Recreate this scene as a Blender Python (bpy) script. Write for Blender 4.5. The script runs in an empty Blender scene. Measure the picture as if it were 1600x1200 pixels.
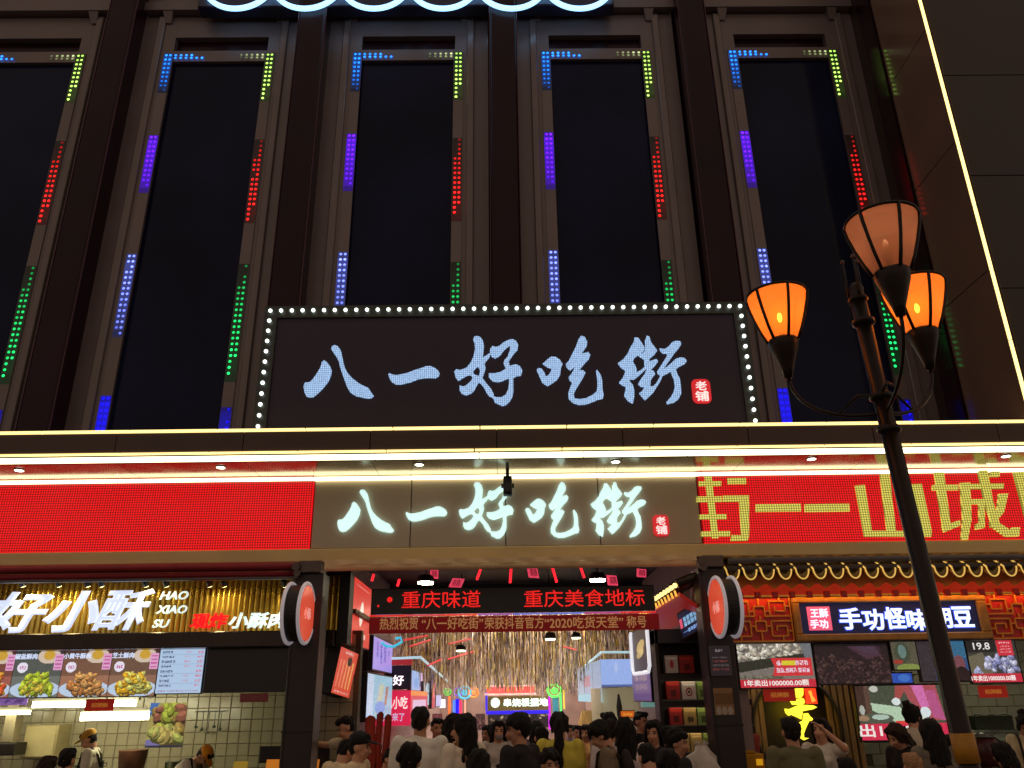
import bpy, bmesh, math, random
import numpy as np
from mathutils import Vector, Matrix
from mathutils.geometry import tessellate_polygon
R = math.radians
scene = bpy.context.scene
COL = scene.collection
rnd = random.Random(7)

# ------------------------------------------------------------------ camera, world, exposure
CAM = Vector((0.0, 0.0, 1.95))
PITCH, ROLL, YAW, FPX = R(21.4557), R(-0.8934), R(0.71348), 1250.0
_f = Vector((math.sin(YAW)*math.cos(PITCH), math.cos(YAW)*math.cos(PITCH), math.sin(PITCH)))
_r = Vector((math.cos(YAW), -math.sin(YAW), 0.0)); _u = _r.cross(_f)
RT = _r*math.cos(ROLL)+_u*math.sin(ROLL); UP = -_r*math.sin(ROLL)+_u*math.cos(ROLL); FW = _f
cam = bpy.data.objects.new('camera', bpy.data.cameras.new('camera')); COL.objects.link(cam)
cam.data.sensor_fit = 'HORIZONTAL'; cam.data.sensor_width = 36.0; cam.data.lens = 36.0*FPX/1600.0
cam.data.clip_start = 0.1; cam.data.clip_end = 400
cam.matrix_world = Matrix(((RT.x, UP.x, -FW.x, CAM.x), (RT.y, UP.y, -FW.y, CAM.y), (RT.z, UP.z, -FW.z, CAM.z), (0, 0, 0, 1)))
scene.camera = cam

world = bpy.data.worlds.new("World"); scene.world = world; world.use_nodes = True
wn = world.node_tree.nodes['Background']
wn.inputs[0].default_value = (0.56, 0.42, 0.33, 1)      # warm glow of the city at night
wn.inputs[1].default_value = 0.54
scene.view_settings.view_transform = 'Standard'; scene.view_settings.look = 'None'
scene.view_settings.exposure = 0.0; scene.view_settings.gamma = 1.0; scene.view_settings.use_curve_mapping = False
scene.cycles.max_bounces = 6; scene.cycles.diffuse_bounces = 3; scene.cycles.glossy_bounces = 3
scene.cycles.transparent_max_bounces = 12; scene.cycles.sample_clamp_indirect = 3.0
scene.cycles.use_denoising = True

# ------------------------------------------------------------------ survey: measured picture point -> place in the street
def ray(px, py):
    return RT*((px-800)/FPX)+UP*((600-py)/FPX)+FW
def at(px, py, Y):
    d = ray(px, py); return CAM+d*(Y/d.y)
def atZ(px, py, Z):
    d = ray(px, py); return CAM+d*((Z-CAM.z)/d.z)
def Yof(px, py, X):
    d = ray(px, py); return X*d.y/d.x
def span(x0, y0, x1, y1, Y):
    ym, xm = (y0+y1)/2, (x0+x1)/2
    return at(x0, ym, Y).x, at(x1, ym, Y).x, at(xm, y1, Y).z, at(xm, y0, Y).z

# ------------------------------------------------------------------ materials
def lin(c):
    out = []
    for v in c[:3]:
        v = v/255.0
        out.append(v/12.92 if v <= 0.04045 else ((v+0.055)/1.055)**2.4)
    return out
MATS = {}
def mat(name, col=(128, 128, 128), rough=0.6, metal=0.0, emit=None, es=1.0, var=0.0, vs=6.0, bump=0.0, bs=30.0, spec=0.5):
    """procedural surface: sRGB colour, optional grain (var at scale vs), bump, emission"""
    if name in MATS: return MATS[name]
    m = bpy.data.materials.new(name); m.use_nodes = True
    nt = m.node_tree; p = nt.nodes['Principled BSDF']
    c = lin(col)+[1]
    p.inputs['Base Color'].default_value = c
    p.inputs['Roughness'].default_value = rough; p.inputs['Metallic'].default_value = metal
    p.inputs['Specular IOR Level'].default_value = spec
    tc = nt.nodes.new('ShaderNodeTexCoord')
    if var > 0:
        nz = nt.nodes.new('ShaderNodeTexNoise'); nz.inputs['Scale'].default_value = vs; nz.inputs['Detail'].default_value = 5
        nt.links.new(tc.outputs['Object'], nz.inputs['Vector'])
        rp = nt.nodes.new('ShaderNodeValToRGB')
        rp.color_ramp.elements[0].position = 0.3; rp.color_ramp.elements[1].position = 0.72
        rp.color_ramp.elements[0].color = [max(0, v*(1-var)) for v in c[:3]]+[1]
        rp.color_ramp.elements[1].color = [min(1, v*(1+var)) for v in c[:3]]+[1]
        nt.links.new(nz.outputs['Fac'], rp.inputs['Fac']); nt.links.new(rp.outputs['Color'], p.inputs['Base Color'])
        mr = nt.nodes.new('ShaderNodeMapRange'); mr.inputs['To Min'].default_value = max(0.02, rough-0.12); mr.inputs['To Max'].default_value = min(1, rough+0.12)
        nt.links.new(nz.outputs['Fac'], mr.inputs['Value']); nt.links.new(mr.outputs['Result'], p.inputs['Roughness'])
    if bump > 0:
        nb = nt.nodes.new('ShaderNodeTexNoise'); nb.inputs['Scale'].default_value = bs
        nt.links.new(tc.outputs['Object'], nb.inputs['Vector'])
        b = nt.nodes.new('ShaderNodeBump'); b.inputs['Strength'].default_value = bump; b.inputs['Distance'].default_value = 0.02
        nt.links.new(nb.outputs['Fac'], b.inputs['Height']); nt.links.new(b.outputs['Normal'], p.inputs['Normal'])
    if emit is not None:
        p.inputs['Emission Color'].default_value = lin(emit)+[1]; p.inputs['Emission Strength'].default_value = es
    MATS[name] = m
    return m
def led_matrix(name, col, es, pitch=0.0125, floor=0.45, mottle=0.25):
    """a wall of small round diodes: emission broken up by a grid and slight unevenness between modules"""
    if name in MATS: return MATS[name]
    m = bpy.data.materials.new(name); m.use_nodes = True; nt = m.node_tree; p = nt.nodes['Principled BSDF']
    p.inputs['Base Color'].default_value = (0.015, 0.012, 0.012, 1); p.inputs['Roughness'].default_value = 0.45
    tc = nt.nodes.new('ShaderNodeNewGeometry'); sx = nt.nodes.new('ShaderNodeSeparateXYZ'); nt.links.new(tc.outputs['Position'], sx.inputs[0])
    def wave(sock):
        a = nt.nodes.new('ShaderNodeMath'); a.operation = 'MULTIPLY'; a.inputs[1].default_value = 2*math.pi/pitch; nt.links.new(sock, a.inputs[0])
        s = nt.nodes.new('ShaderNodeMath'); s.operation = 'SINE'; nt.links.new(a.outputs[0], s.inputs[0])
        r = nt.nodes.new('ShaderNodeMapRange'); r.inputs['From Min'].default_value = -1; r.inputs['From Max'].default_value = 0.4
        r.inputs['To Min'].default_value = floor; r.inputs['To Max'].default_value = 1.0; nt.links.new(s.outputs[0], r.inputs['Value'])
        return r.outputs['Result']
    mu = nt.nodes.new('ShaderNodeMath'); mu.operation = 'MULTIPLY'
    nt.links.new(wave(sx.outputs['X']), mu.inputs[0]); nt.links.new(wave(sx.outputs['Z']), mu.inputs[1])
    nz = nt.nodes.new('ShaderNodeTexNoise'); nz.inputs['Scale'].default_value = 55; nz.inputs['Detail'].default_value = 4; nz.inputs['Roughness'].default_value = 0.8
    nt.links.new(tc.outputs['Position'], nz.inputs['Vector'])
    mr = nt.nodes.new('ShaderNodeMapRange'); mr.inputs['From Min'].default_value = 0.3; mr.inputs['From Max'].default_value = 0.7
    mr.inputs['To Min'].default_value = (1-mottle)*es; mr.inputs['To Max'].default_value = (1+mottle)*es
    nt.links.new(nz.outputs['Fac'], mr.inputs['Value'])
    mu2 = nt.nodes.new('ShaderNodeMath'); mu2.operation = 'MULTIPLY'; nt.links.new(mu.outputs[0], mu2.inputs[0]); nt.links.new(mr.outputs['Result'], mu2.inputs[1])
    p.inputs['Emission Color'].default_value = lin(col)+[1]; nt.links.new(mu2.outputs[0], p.inputs['Emission Strength'])
    MATS[name] = m; return m
def attr_mat(name, emit=0.0, rough=0.4, metal=0.0):
    if name in MATS: return MATS[name]
    m = bpy.data.materials.new(name); m.use_nodes = True; nt = m.node_tree; p = nt.nodes['Principled BSDF']
    a = nt.nodes.new('ShaderNodeAttribute'); a.attribute_name = 'col'
    p.inputs['Roughness'].default_value = rough; p.inputs['Metallic'].default_value = metal
    if emit > 0:
        p.inputs['Base Color'].default_value = (0.02, 0.02, 0.02, 1)
        nt.links.new(a.outputs['Color'], p.inputs['Emission Color']); p.inputs['Emission Strength'].default_value = emit
    else:
        nt.links.new(a.outputs['Color'], p.inputs['Base Color'])
    MATS[name] = m; return m

# ------------------------------------------------------------------ mesh helpers
class MB:
    def __init__(s): s.v = []; s.f = []
    def add(s, vs, fs):
        n = len(s.v); s.v += [tuple(v) for v in vs]; s.f += [tuple(i+n for i in f) for f in fs]; return s
    def box(s, x0, x1, y0, y1, z0, z1):
        x0, x1 = min(x0, x1), max(x0, x1); y0, y1 = min(y0, y1), max(y0, y1); z0, z1 = min(z0, z1), max(z0, z1)
        return s.add([(x0,y0,z0),(x1,y0,z0),(x1,y1,z0),(x0,y1,z0),(x0,y0,z1),(x1,y0,z1),(x1,y1,z1),(x0,y1,z1)],
              [(0,3,2,1),(4,5,6,7),(0,1,5,4),(1,2,6,5),(2,3,7,6),(3,0,4,7)])
    def bbox(s, x0, x1, y0, y1, z0, z1, b=0.01):
        """box with chamfered front (low Y) edges"""
        b = min(b, (x1-x0)/3, (z1-z0)/3)
        return s.add([(x0,y1,z0),(x1,y1,z0),(x1,y1,z1),(x0,y1,z1),(x0,y0+b,z0),(x1,y0+b,z0),(x1,y0+b,z1),(x0,y0+b,z1),
                      (x0+b,y0,z0+b),(x1-b,y0,z0+b),(x1-b,y0,z1-b),(x0+b,y0,z1-b)],
              [(0,3,2,1),(0,1,5,4),(1,2,6,5),(2,3,7,6),(3,0,4,7),(4,5,9,8),(5,6,10,9),(6,7,11,10),(7,4,8,11),(8,9,10,11)])
    def tube(s, pts, rad, seg=10, caps=True):
        pts = [Vector(p) for p in pts]; n = len(pts)
        rads = rad if isinstance(rad, (list, tuple)) else [rad]*n
        rings = []; up = Vector((0, 0, 1)); prev = None
        for i, p in enumerate(pts):
            d = (pts[min(i+1, n-1)]-pts[max(i-1, 0)]).normalized()
            if prev is None:
                a = d.cross(up) if abs(d.z) < 0.95 else d.cross(Vector((1, 0, 0)))
            else: a = prev-d*prev.dot(d)
            a.normalize(); prev = a; b = d.cross(a)
            rings.append([p+(a*math.cos(2*math.pi*k/seg)+b*math.sin(2*math.pi*k/seg))*rads[i] for k in range(seg)])
        vs = [v for r in rings for v in r]; fs = []
        for i in range(n-1):
            for k in range(seg):
                k2 = (k+1) % seg; fs.append((i*seg+k, i*seg+k2, (i+1)*seg+k2, (i+1)*seg+k))
        if caps: fs.append(tuple(range(seg))[::-1]); fs.append(tuple((n-1)*seg+k for k in range(seg)))
        return s.add(vs, fs)
    def lathe(s, prof, c=(0, 0, 0), seg=20, cap=True):
        vs = []; fs = []; n = len(prof)
        for r, z in prof:
            for k in range(seg):
                t = 2*math.pi*k/seg; vs.append((c[0]+r*math.cos(t), c[1]+r*math.sin(t), c[2]+z))
        for i in range(n-1):
            for k in range(seg):
                k2 = (k+1) % seg; fs.append((i*seg+k, i*seg+k2, (i+1)*seg+k2, (i+1)*seg+k))
        if cap: fs.append(tuple(range(seg))[::-1]); fs.append(tuple((n-1)*seg+k for k in range(seg)))
        return s.add(vs, fs)
    def ball(s, c, rx, ry=None, rz=None, seg=12, ring=8, M=None):
        ry = ry or rx; rz = rz or rx; vs = [(0, 0, -rz)]; fs = []
        for i in range(1, ring):
            a = math.pi*i/ring-math.pi/2
            for k in range(seg):
                t = 2*math.pi*k/seg; vs.append((rx*math.cos(a)*math.cos(t), ry*math.cos(a)*math.sin(t), rz*math.sin(a)))
        vs.append((0, 0, rz)); top = len(vs)-1
        for k in range(seg):
            k2 = (k+1) % seg; fs.append((0, 1+k2, 1+k)); b = 1+(ring-2)*seg; fs.append((b+k, b+k2, top))
            for i in range(ring-2):
                fs.append((1+i*seg+k, 1+i*seg+k2, 1+(i+1)*seg+k2, 1+(i+1)*seg+k))
        if M is not None: vs = [M @ Vector(v) for v in vs]
        return s.add([(v[0]+c[0], v[1]+c[1], v[2]+c[2]) for v in vs], fs)
    def slab(s, o, u, v, t):
        """rectangle o,o+u,o+u+v,o+v with thickness vector t behind it"""
        o, u, v, t = map(Vector, (o, u, v, t))
        return s.add([o, o+u, o+u+v, o+v, o+t, o+u+t, o+u+v+t, o+v+t],
              [(0,1,2,3),(7,6,5,4),(0,4,5,1),(1,5,6,2),(2,6,7,3),(3,7,4,0)])
    def mesh(s, name, off=(0, 0, 0), smooth=False):
        me = bpy.data.meshes.new(name)
        ox, oy, oz = off
        me.from_pydata([(v[0]-ox, v[1]-oy, v[2]-oz) for v in s.v], [], s.f); me.update()
        if smooth: me.shade_smooth()
        return me
def origin_of(parent):
    o = Vector((0, 0, 0))
    while parent is not None: o = o+parent.location; parent = parent.parent
    return o
def tag(o, label, cat, group=None, kind=None):
    if label: o['label'] = label
    if cat: o['category'] = cat
    if group: o['group'] = group
    if kind: o['kind'] = kind
    return o
def link(o, parent=None):
    COL.objects.link(o); o.parent = parent; return o
def obj(name, mb, m, parent=None, smooth=False, label=None, kind=None, own=False):
    """links a builder as ONE mesh object; vertices are in world space unless the parent was built locally"""
    if parent is None:
        xs = [v[0] for v in mb.v]; ys = [v[1] for v in mb.v]; zs = [v[2] for v in mb.v]
        loc = ((min(xs)+max(xs))/2, (min(ys)+max(ys))/2, min(zs)); off = loc
    elif own:
        xs = [v[0] for v in mb.v]; ys = [v[1] for v in mb.v]; zs = [v[2] for v in mb.v]
        w = ((min(xs)+max(xs))/2, (min(ys)+max(ys))/2, (min(zs)+max(zs))/2); off = w
        po = origin_of(parent); loc = (w[0]-po.x, w[1]-po.y, w[2]-po.z)
    else:
        loc = (0, 0, 0); off = tuple(origin_of(parent))
    me = mb.mesh(name, off, smooth); me.materials.append(m)
    o = bpy.data.objects.new(name, me); o.location = loc; link(o, parent)
    if label: o['label'] = label
    if kind: o['kind'] = kind
    return o
def put(name, me, loc, parent, rot=None, sc=None):
    """a repeated piece sharing mesh data, at world position loc"""
    o = bpy.data.objects.new(name, me); po = origin_of(parent); o.location = (loc[0]-po.x, loc[1]-po.y, loc[2]-po.z)
    if rot: o.rotation_euler = rot
    if sc: o.scale = sc
    return link(o, parent)
def thing(name, label, cat, loc=(0, 0, 0), group=None, rz=0.0):
    o = bpy.data.objects.new(name, None); o.location = loc; o.rotation_euler = (0, 0, rz); o.empty_display_size = 0.2
    link(o); return tag(o, label, cat, group)
def struct(name, mb, m, **k):
    o = obj(name, mb, m, **k); o['kind'] = 'structure'; return o

# text -> mesh, cached as outline meshes of unit size
TXT = {}
def text_mesh(s, bold=0.0, shear=0.0, ext=0.02, space=1.0):
    key = (s, bold, shear, ext, space)
    if key in TXT: return TXT[key]
    cu = bpy.data.curves.new('t', 'FONT'); cu.body = s; cu.size = 1.0; cu.shear = shear; cu.extrude = ext; cu.bevel_depth = bold; cu.bevel_resolution = 0
    cu.space_character = space; cu.align_x = 'LEFT'; cu.resolution_u = 3
    o = bpy.data.objects.new('t', cu); COL.objects.link(o); bpy.context.view_layer.update()
    me = bpy.data.meshes.new_from_object(o.evaluated_get(bpy.context.evaluated_depsgraph_get()))
    bpy.data.objects.remove(o)
    co = np.empty(len(me.vertices)*3); me.vertices.foreach_get('co', co); co = co.reshape(-1, 3)
    fs = [tuple(p.vertices) for p in me.polygons]
    bpy.data.meshes.remove(me)
    TXT[key] = (co, fs); return TXT[key]
def text(name, s, o, u, v, m, parent, bold=0.0, shear=0.0, depth=0.012, space=1.0, sub=False):
    """letters filling the rectangle o,u,v (world); raised by depth along the outward normal"""
    co, fs = text_mesh(s, bold, shear, 0.02, space)
    o, u, v = Vector(o), Vector(u), Vector(v); n = u.cross(v).normalized()
    lo = co.min(0); hi = co.max(0); w = max(hi[0]-lo[0], 1e-6); h = max(hi[1]-lo[1], 1e-6)
    mb = MB(); vs = []
    for c in co:
        vs.append(o+u*((c[0]-lo[0])/w)+v*((c[1]-lo[1])/h)+n*(depth*(c[2]-lo[2])/(hi[2]-lo[2])+0.001))
    mb.add(vs, fs)
    return obj(name, mb, m, parent)
def textZ(name, s, x0, y0, x1, y1, Y, m, parent, **k):
    X0, X1, Z0, Z1 = span(x0, y0, x1, y1, Y)
    return text(name, s, (X0, Y, Z0), (X1-X0, 0, 0), (0, 0, Z1-Z0), m, parent, **k)
def poly_mb(polys, Y, depth, a=1.0, bx=0.0, by=0.0):
    """stroke outlines in survey coordinates -> thick plates on the vertical plane Y; each stroke a hair further out than the last"""
    mb = MB()
    for i, pl in enumerate(polys):
        pts = [at(a*x+bx, a*y+by, Y) for x, y in pl]
        yf = Y-depth-0.0015*i
        fs = [tuple(q) for q in tessellate_polygon([[Vector((p.x, p.z, 0)) for p in pts]])]
        n = len(pts)
        allv = [(p.x, yf, p.z) for p in pts]+[(p.x, Y, p.z) for p in pts]
        mb.add(allv, fs+[(k, (k+1) % n, (k+1) % n+n, k+n) for k in range(n)])
    return mb

# flat print: a picture worked out cell by cell
class Pic:
    def __init__(s, w, h, bg=(128, 128, 128)):
        s.w, s.h = w, h; s.a = np.zeros((h, w, 3)); s.a[:] = bg
        yy, xx = np.mgrid[0:h, 0:w]; s.x = (xx+0.5)/w; s.y = (yy+0.5)/h; s.rs = np.random.RandomState(rnd.randint(0, 99999))
    def rect(s, x0, y0, x1, y1, c):
        m = (s.x >= x0) & (s.x <= x1) & (s.y >= y0) & (s.y <= y1); s.a[m] = c; return s
    def ell(s, cx, cy, rx, ry, c, ang=0.0, soft=0.0):
        dx, dy = (s.x-cx), (s.y-cy)*s.h/s.w; ca, sa = math.cos(ang), math.sin(ang)
        d = ((dx*ca+dy*sa)/rx)**2+((-dx*sa+dy*ca)/(ry*s.h/s.w))**2
        if soft: 
            k = np.clip((1-d)/soft, 0, 1)[..., None]; s.a = s.a*(1-k)+np.array(c)*k
        else: s.a[d <= 1] = c
        return s
    def poly(s, pts, c):
        m = np.zeros(s.x.shape, bool); n = len(pts); j = n-1
        for i in range(n):
            xi, yi = pts[i]; xj, yj = pts[j]
            if yi != yj: m ^= ((yi > s.y) != (yj > s.y)) & (s.x < (xj-xi)*(s.y-yi)/(yj-yi)+xi)
            j = i
        s.a[m] = c; return s
    def heap(s, x0, y0, x1, y1, cols, n=60, r=0.05, asp=1.0):
        for i in range(n):
            cx, cy = x0+(x1-x0)*s.rs.rand(), y0+(y1-y0)*s.rs.rand(); c = np.array(cols[s.rs.randint(len(cols))], float)
            rr = r*(0.6+0.8*s.rs.rand()); an = s.rs.rand()*3
            s.ell(cx+rr*0.12, cy+rr*0.35, rr, rr*asp, c*0.45, an); s.ell(cx, cy, rr, rr*asp, c*0.85, an)
            s.ell(cx-rr*0.2, cy-rr*0.25, rr*0.55, rr*0.5*asp, np.minimum(255, c*1.12), an)
        return s
    def writing(s, x0, y0, x1, y1, c, n, fill=0.62):
        """tiny unreadable print as blocks of strokes"""
        cw = (x1-x0)/n
        for i in range(n):
            m = (s.x >= x0+cw*i+cw*0.08) & (s.x <= x0+cw*(i+1)-cw*0.12) & (s.y >= y0) & (s.y <= y1) & (s.rs.rand(*s.x.shape) < fill)
            s.a[m] = c
        return s
    def grain(s, k=10):
        s.a = np.clip(s.a+s.rs.randn(s.h, s.w, 1)*k, 0, 255); return s
def picture(name, pic, o, u, v, m, parent, n_off=0.003):
    o, u, v = Vector(o), Vector(u), Vector(v); nn = u.cross(v).normalized(); o = o+nn*n_off
    w, h = pic.w, pic.h; po = origin_of(parent)
    gx, gy = np.meshgrid(np.arange(w+1)/w, np.arange(h+1)/h)
    P = np.array(o-po)[None, None]+gx[..., None]*np.array(u)+gy[..., None]*np.array(v)
    idx = np.arange((w+1)*(h+1)).reshape(h+1, w+1)
    F = np.stack([idx[:-1, :-1], idx[:-1, 1:], idx[1:, 1:], idx[1:, :-1]], -1).reshape(-1, 4)
    me = bpy.data.meshes.new(name); me.vertices.add(P.shape[0]*P.shape[1]); me.vertices.foreach_set('co', P.reshape(-1))
    nf = len(F); me.loops.add(nf*4); me.loops.foreach_set('vertex_index', F.reshape(-1)); me.polygons.add(nf)
    me.polygons.foreach_set('loop_start', np.arange(nf)*4); me.update(calc_edges=True)
    a = pic.a[::-1].reshape(-1, 3)/255.0; a = np.where(a <= 0.04045, a/12.92, ((a+0.055)/1.055)**2.4)
    ca = me.color_attributes.new('col', 'FLOAT_COLOR', 'CORNER')
    c4 = np.ones((nf, 4, 4)); c4[..., :3] = a[:, None, :]; ca.data.foreach_set('color', c4.reshape(-1))
    me.materials.append(m); ob = bpy.data.objects.new(name, me); return link(ob, parent)
def fader(vals, n):  # helper for fading rows of lamps
    return [vals[0]+(vals[1]-vals[0])*i/max(1, n-1) for i in range(n)]

# ================================================================== GROUND
paving = mat('paving_stone', (96, 88, 82), 0.55, var=0.25, vs=3)
struct('ground', MB().slab((-60, -40, 0), (120, 0, 0), (0, 120, 0), (0, 0, -0.3)), paving)
slabm = MB()
for i in range(-9, 9):
    for j in range(0, 10):
        slabm.bbox(i*0.9+0.01, i*0.9+0.89, j*0.9+0.01, j*0.9+0.89, 0.004, 0.03, 0.004)
struct('pavement', slabm, mat('granite_slab', (112, 104, 98), 0.5, var=0.2, vs=9), )

# ================================================================== UPPER BUILDING FRONT
YU = 11.1                       # plane of the window surrounds
bld = thing('building', 'tall dark building front with narrow windows edged in coloured light dots above the shops', 'building', (0, YU, 5.0))
m_frame = mat('painted_aluminium', (118, 105, 104), 0.38, 0.15, var=0.10, vs=1.3)
m_frame2 = mat('painted_aluminium_edge', (122, 109, 107), 0.24, 0.15, var=0.10, vs=1.3)
m_burg = mat('burgundy_lacquer', (38, 13, 24), 0.24, 0.0, var=0.3, vs=0.9, spec=0.22)
m_glass = mat('dark_glass', (23, 28, 56), 0.07, 0.0, var=0.5, vs=0.45, spec=0.13)
m_mull = mat('mullion', (12, 11, 14), 0.35, spec=0.4)
m_dark = mat('dark_metal', (46, 40, 38), 0.42, 0.5, var=0.12, vs=4)
m_black = mat('black_plastic', (20, 19, 20), 0.5)
centres = [1.72+3.335*k for k in (-3, -2, -1, 0, 1)]
HW = 0.93                       # half width at the outer column of dots
ZT, ZB = 12.65, 5.05
obj('wall', MB().box(-13, 6.42, YU+0.45, YU+0.9, 4.5, 17.5), mat('wall_render', (70, 58, 52), 0.8, var=0.15, vs=2), bld)
dotm = attr_mat('diode_light', emit=3.6)
glowm = attr_mat('diode_glow', emit=0.9)
SK, GY, PU, RD, PE, GN, BL = (25, 120, 255), (175, 235, 95), (95, 20, 255), (255, 25, 25), (110, 125, 255), (20, 200, 95), (15, 10, 255)
def dot_strip(win, cx, side):
    """two columns of diodes down one jamb; the lit runs chase along them"""
    D = []
    if side < 0: runs = [(12.62, 11.75, SK, 1.0, 0.12), (10.85, 9.7, PU, 1.0, 0.45), (8.55, 7.1, PE, 1.0, 0.35), (6.15, 5.1, BL, 0.8, 0.8)]
    else: runs = [(12.62, 11.55, GY, 0.55, 1.0), (10.75, 9.1, RD, 0.08, 1.0), (8.35, 6.35, GN, 0.12, 0.9), (5.95, 5.15, BL, 0.25, 0.7)]
    for (z1, z0, c, a, b) in runs:
        n = int((z1-z0)/0.096)
        for i in range(n):
            k = a+(b-a)*i/max(1, n-1)
            for q in (0, 1):                           # q=0 outer column
                if side > 0 and q == 0 and i > n-4: continue
                if side > 0 and q == 1 and i < (4 if c != GY else 0): continue
                if side < 0 and q == 0 and i > n-2: continue
                D.append((cx+side*(HW-0.07*q), z1-i*0.096, c, k))
    if side < 0:
        for i in range(1, 7): 
            for q in (0, 1): D.append((cx-HW+0.07+i*0.094, 12.62-0.062*q, SK, (1.0 if not (i > 4 and q == 0) else 0.0)))
    else:
        for i in range(1, 6):
            for q in (0, 1): D.append((cx+HW-0.07-i*0.094, 12.62-0.062*q, (200, 215, 150), (0.5-i*0.085)*(1 if q == 0 else 0.5)))
    # added glow strips behind the diodes, standing in for their spill on the jamb
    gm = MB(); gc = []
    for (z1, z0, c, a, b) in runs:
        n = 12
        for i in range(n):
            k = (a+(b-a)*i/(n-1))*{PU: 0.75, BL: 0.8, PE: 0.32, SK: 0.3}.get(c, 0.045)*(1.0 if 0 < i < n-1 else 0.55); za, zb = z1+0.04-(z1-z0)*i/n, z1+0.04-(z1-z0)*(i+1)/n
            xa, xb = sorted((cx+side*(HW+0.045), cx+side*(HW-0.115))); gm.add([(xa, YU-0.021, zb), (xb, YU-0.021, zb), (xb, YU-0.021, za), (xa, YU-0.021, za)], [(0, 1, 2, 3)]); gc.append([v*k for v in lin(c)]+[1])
    off = tuple(origin_of(win)); me = gm.mesh('glow_strip', off); ca = me.color_attributes.new('col', 'FLOAT_COLOR', 'CORNER')
    ca.data.foreach_set('color', [v for c in gc for _ in range(4) for v in c]); me.materials.append(glowm); link(bpy.data.objects.new('glow_strip', me), win)['kind'] = 'stuff'
    xa, xb = sorted((cx+side*(HW+0.05), cx+side*(HW-0.118))); obj('strip_housing', MB().box(xa, xb, YU-0.0195, YU-0.001, ZB, 12.68), m_frame2, win)
    vs = []; fs = []; cs = []
    for (x, z, c, k) in D:
        k *= 0.7+0.5*rnd.random()
        if k <= 0.01 or rnd.random() < 0.012: continue
        r = 0.0235; n = len(vs)
        for q in range(6): vs.append((x+r*math.cos(q*math.pi/3), YU-0.024, z+r*math.sin(q*math.pi/3)))
        vs.append((x, YU-0.036, z))
        for q in range(6): fs.append((n+q, n+6, n+(q+1) % 6)); cs.append([v*k for v in lin(c)]+[1])
    mb = MB().add(vs, fs); off = tuple(origin_of(win)); me = mb.mesh('light_dots', off)
    ca = me.color_attributes.new('col', 'FLOAT_COLOR', 'CORNER')
    ca.data.foreach_set('color', [v for c in cs for _ in range(3) for v in c]); me.materials.append(dotm)
    o = bpy.data.objects.new('light_dots', me); link(o, win); o['kind'] = 'stuff'
for k, cx in enumerate(centres):
    X0, X1 = cx-HW+0.1, cx+HW-0.1
    win = obj('window', MB().box(X0, X1, YU+0.07, YU+0.1, ZB, 12.5), m_glass, bld)
    fr = MB()
    fr.box(cx-1.40, X0, YU, YU+0.44, ZB, 13.52); fr.box(X1, cx+1.40, YU, YU+0.44, ZB, 13.52)
    fr.box(X0, X1, YU+0.002, YU+0.44, 12.5, 12.74); fr.box(X0, X1, YU+0.002, YU+0.44, 13.05, 13.52)
    obj('window_frame', fr, m_frame, win)
    obj('header_recess', MB().box(X0, X1, YU+0.12, YU+0.4, 12.74, 13.05), m_burg, win)
    rg = MB()                                         # raised outer ridge of the surround
    for s in (-1, 1):
        a, b = sorted((cx+s*1.05, cx+s*1.17)); rg.bbox(a, b, YU-0.05, YU-0.001, ZB, 13.5, 0.012)
        a, b = sorted((cx+s*1.40, cx+s*1.418)); rg.box(a, b, YU-0.01, YU+0.3, ZB, 13.56)
    obj('outer_frame', rg, m_frame2, win)
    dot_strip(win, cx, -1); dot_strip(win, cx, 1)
    for s in (-1, 1):
        obj('bracket', MB().add([(cx+s*1.0-0.09, YU-0.12, 13.56), (cx+s*1.0+0.09, YU-0.12, 13.56), (cx+s*1.0+0.09, YU-0.002, 13.56), (cx+s*1.0-0.09, YU-0.002, 13.56),
                                 (cx+s*1.0-0.05, YU-0.03, 13.36), (cx+s*1.0+0.05, YU-0.03, 13.36), (cx+s*1.0+0.05, YU-0.002, 13.36), (cx+s*1.0-0.05, YU-0.002, 13.36)],
                                [(0,1,2,3),(7,6,5,4),(0,4,5,1),(1,5,6,2),(2,6,7,3),(3,7,4,0)]), m_frame, win)
for cx in [c+3.335/2 for c in centres[:-1]]+[centres[0]-3.335/2]:
    colm = obj('column', MB().bbox(cx-0.21, cx+0.25, YU-0.42, YU+0.4, ZB, 16.5, 0.03), m_burg, bld)
    obj('column_trim', MB().box(cx+0.251, cx+0.262, YU-0.40, YU-0.37, ZB, 16.5).box(cx-0.222, cx-0.211, YU-0.40, YU-0.37, ZB, 16.5), mat('burgundy_trim', (92, 60, 70), 0.25, 0.4), colm)
obj('cornice', MB().box(-13, 6.418, YU-0.14, YU+0.42, 13.56, 13.74).box(-13, 6.418, YU-0.05, YU+0.42, 13.742, 16.5), m_frame, bld)
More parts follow.
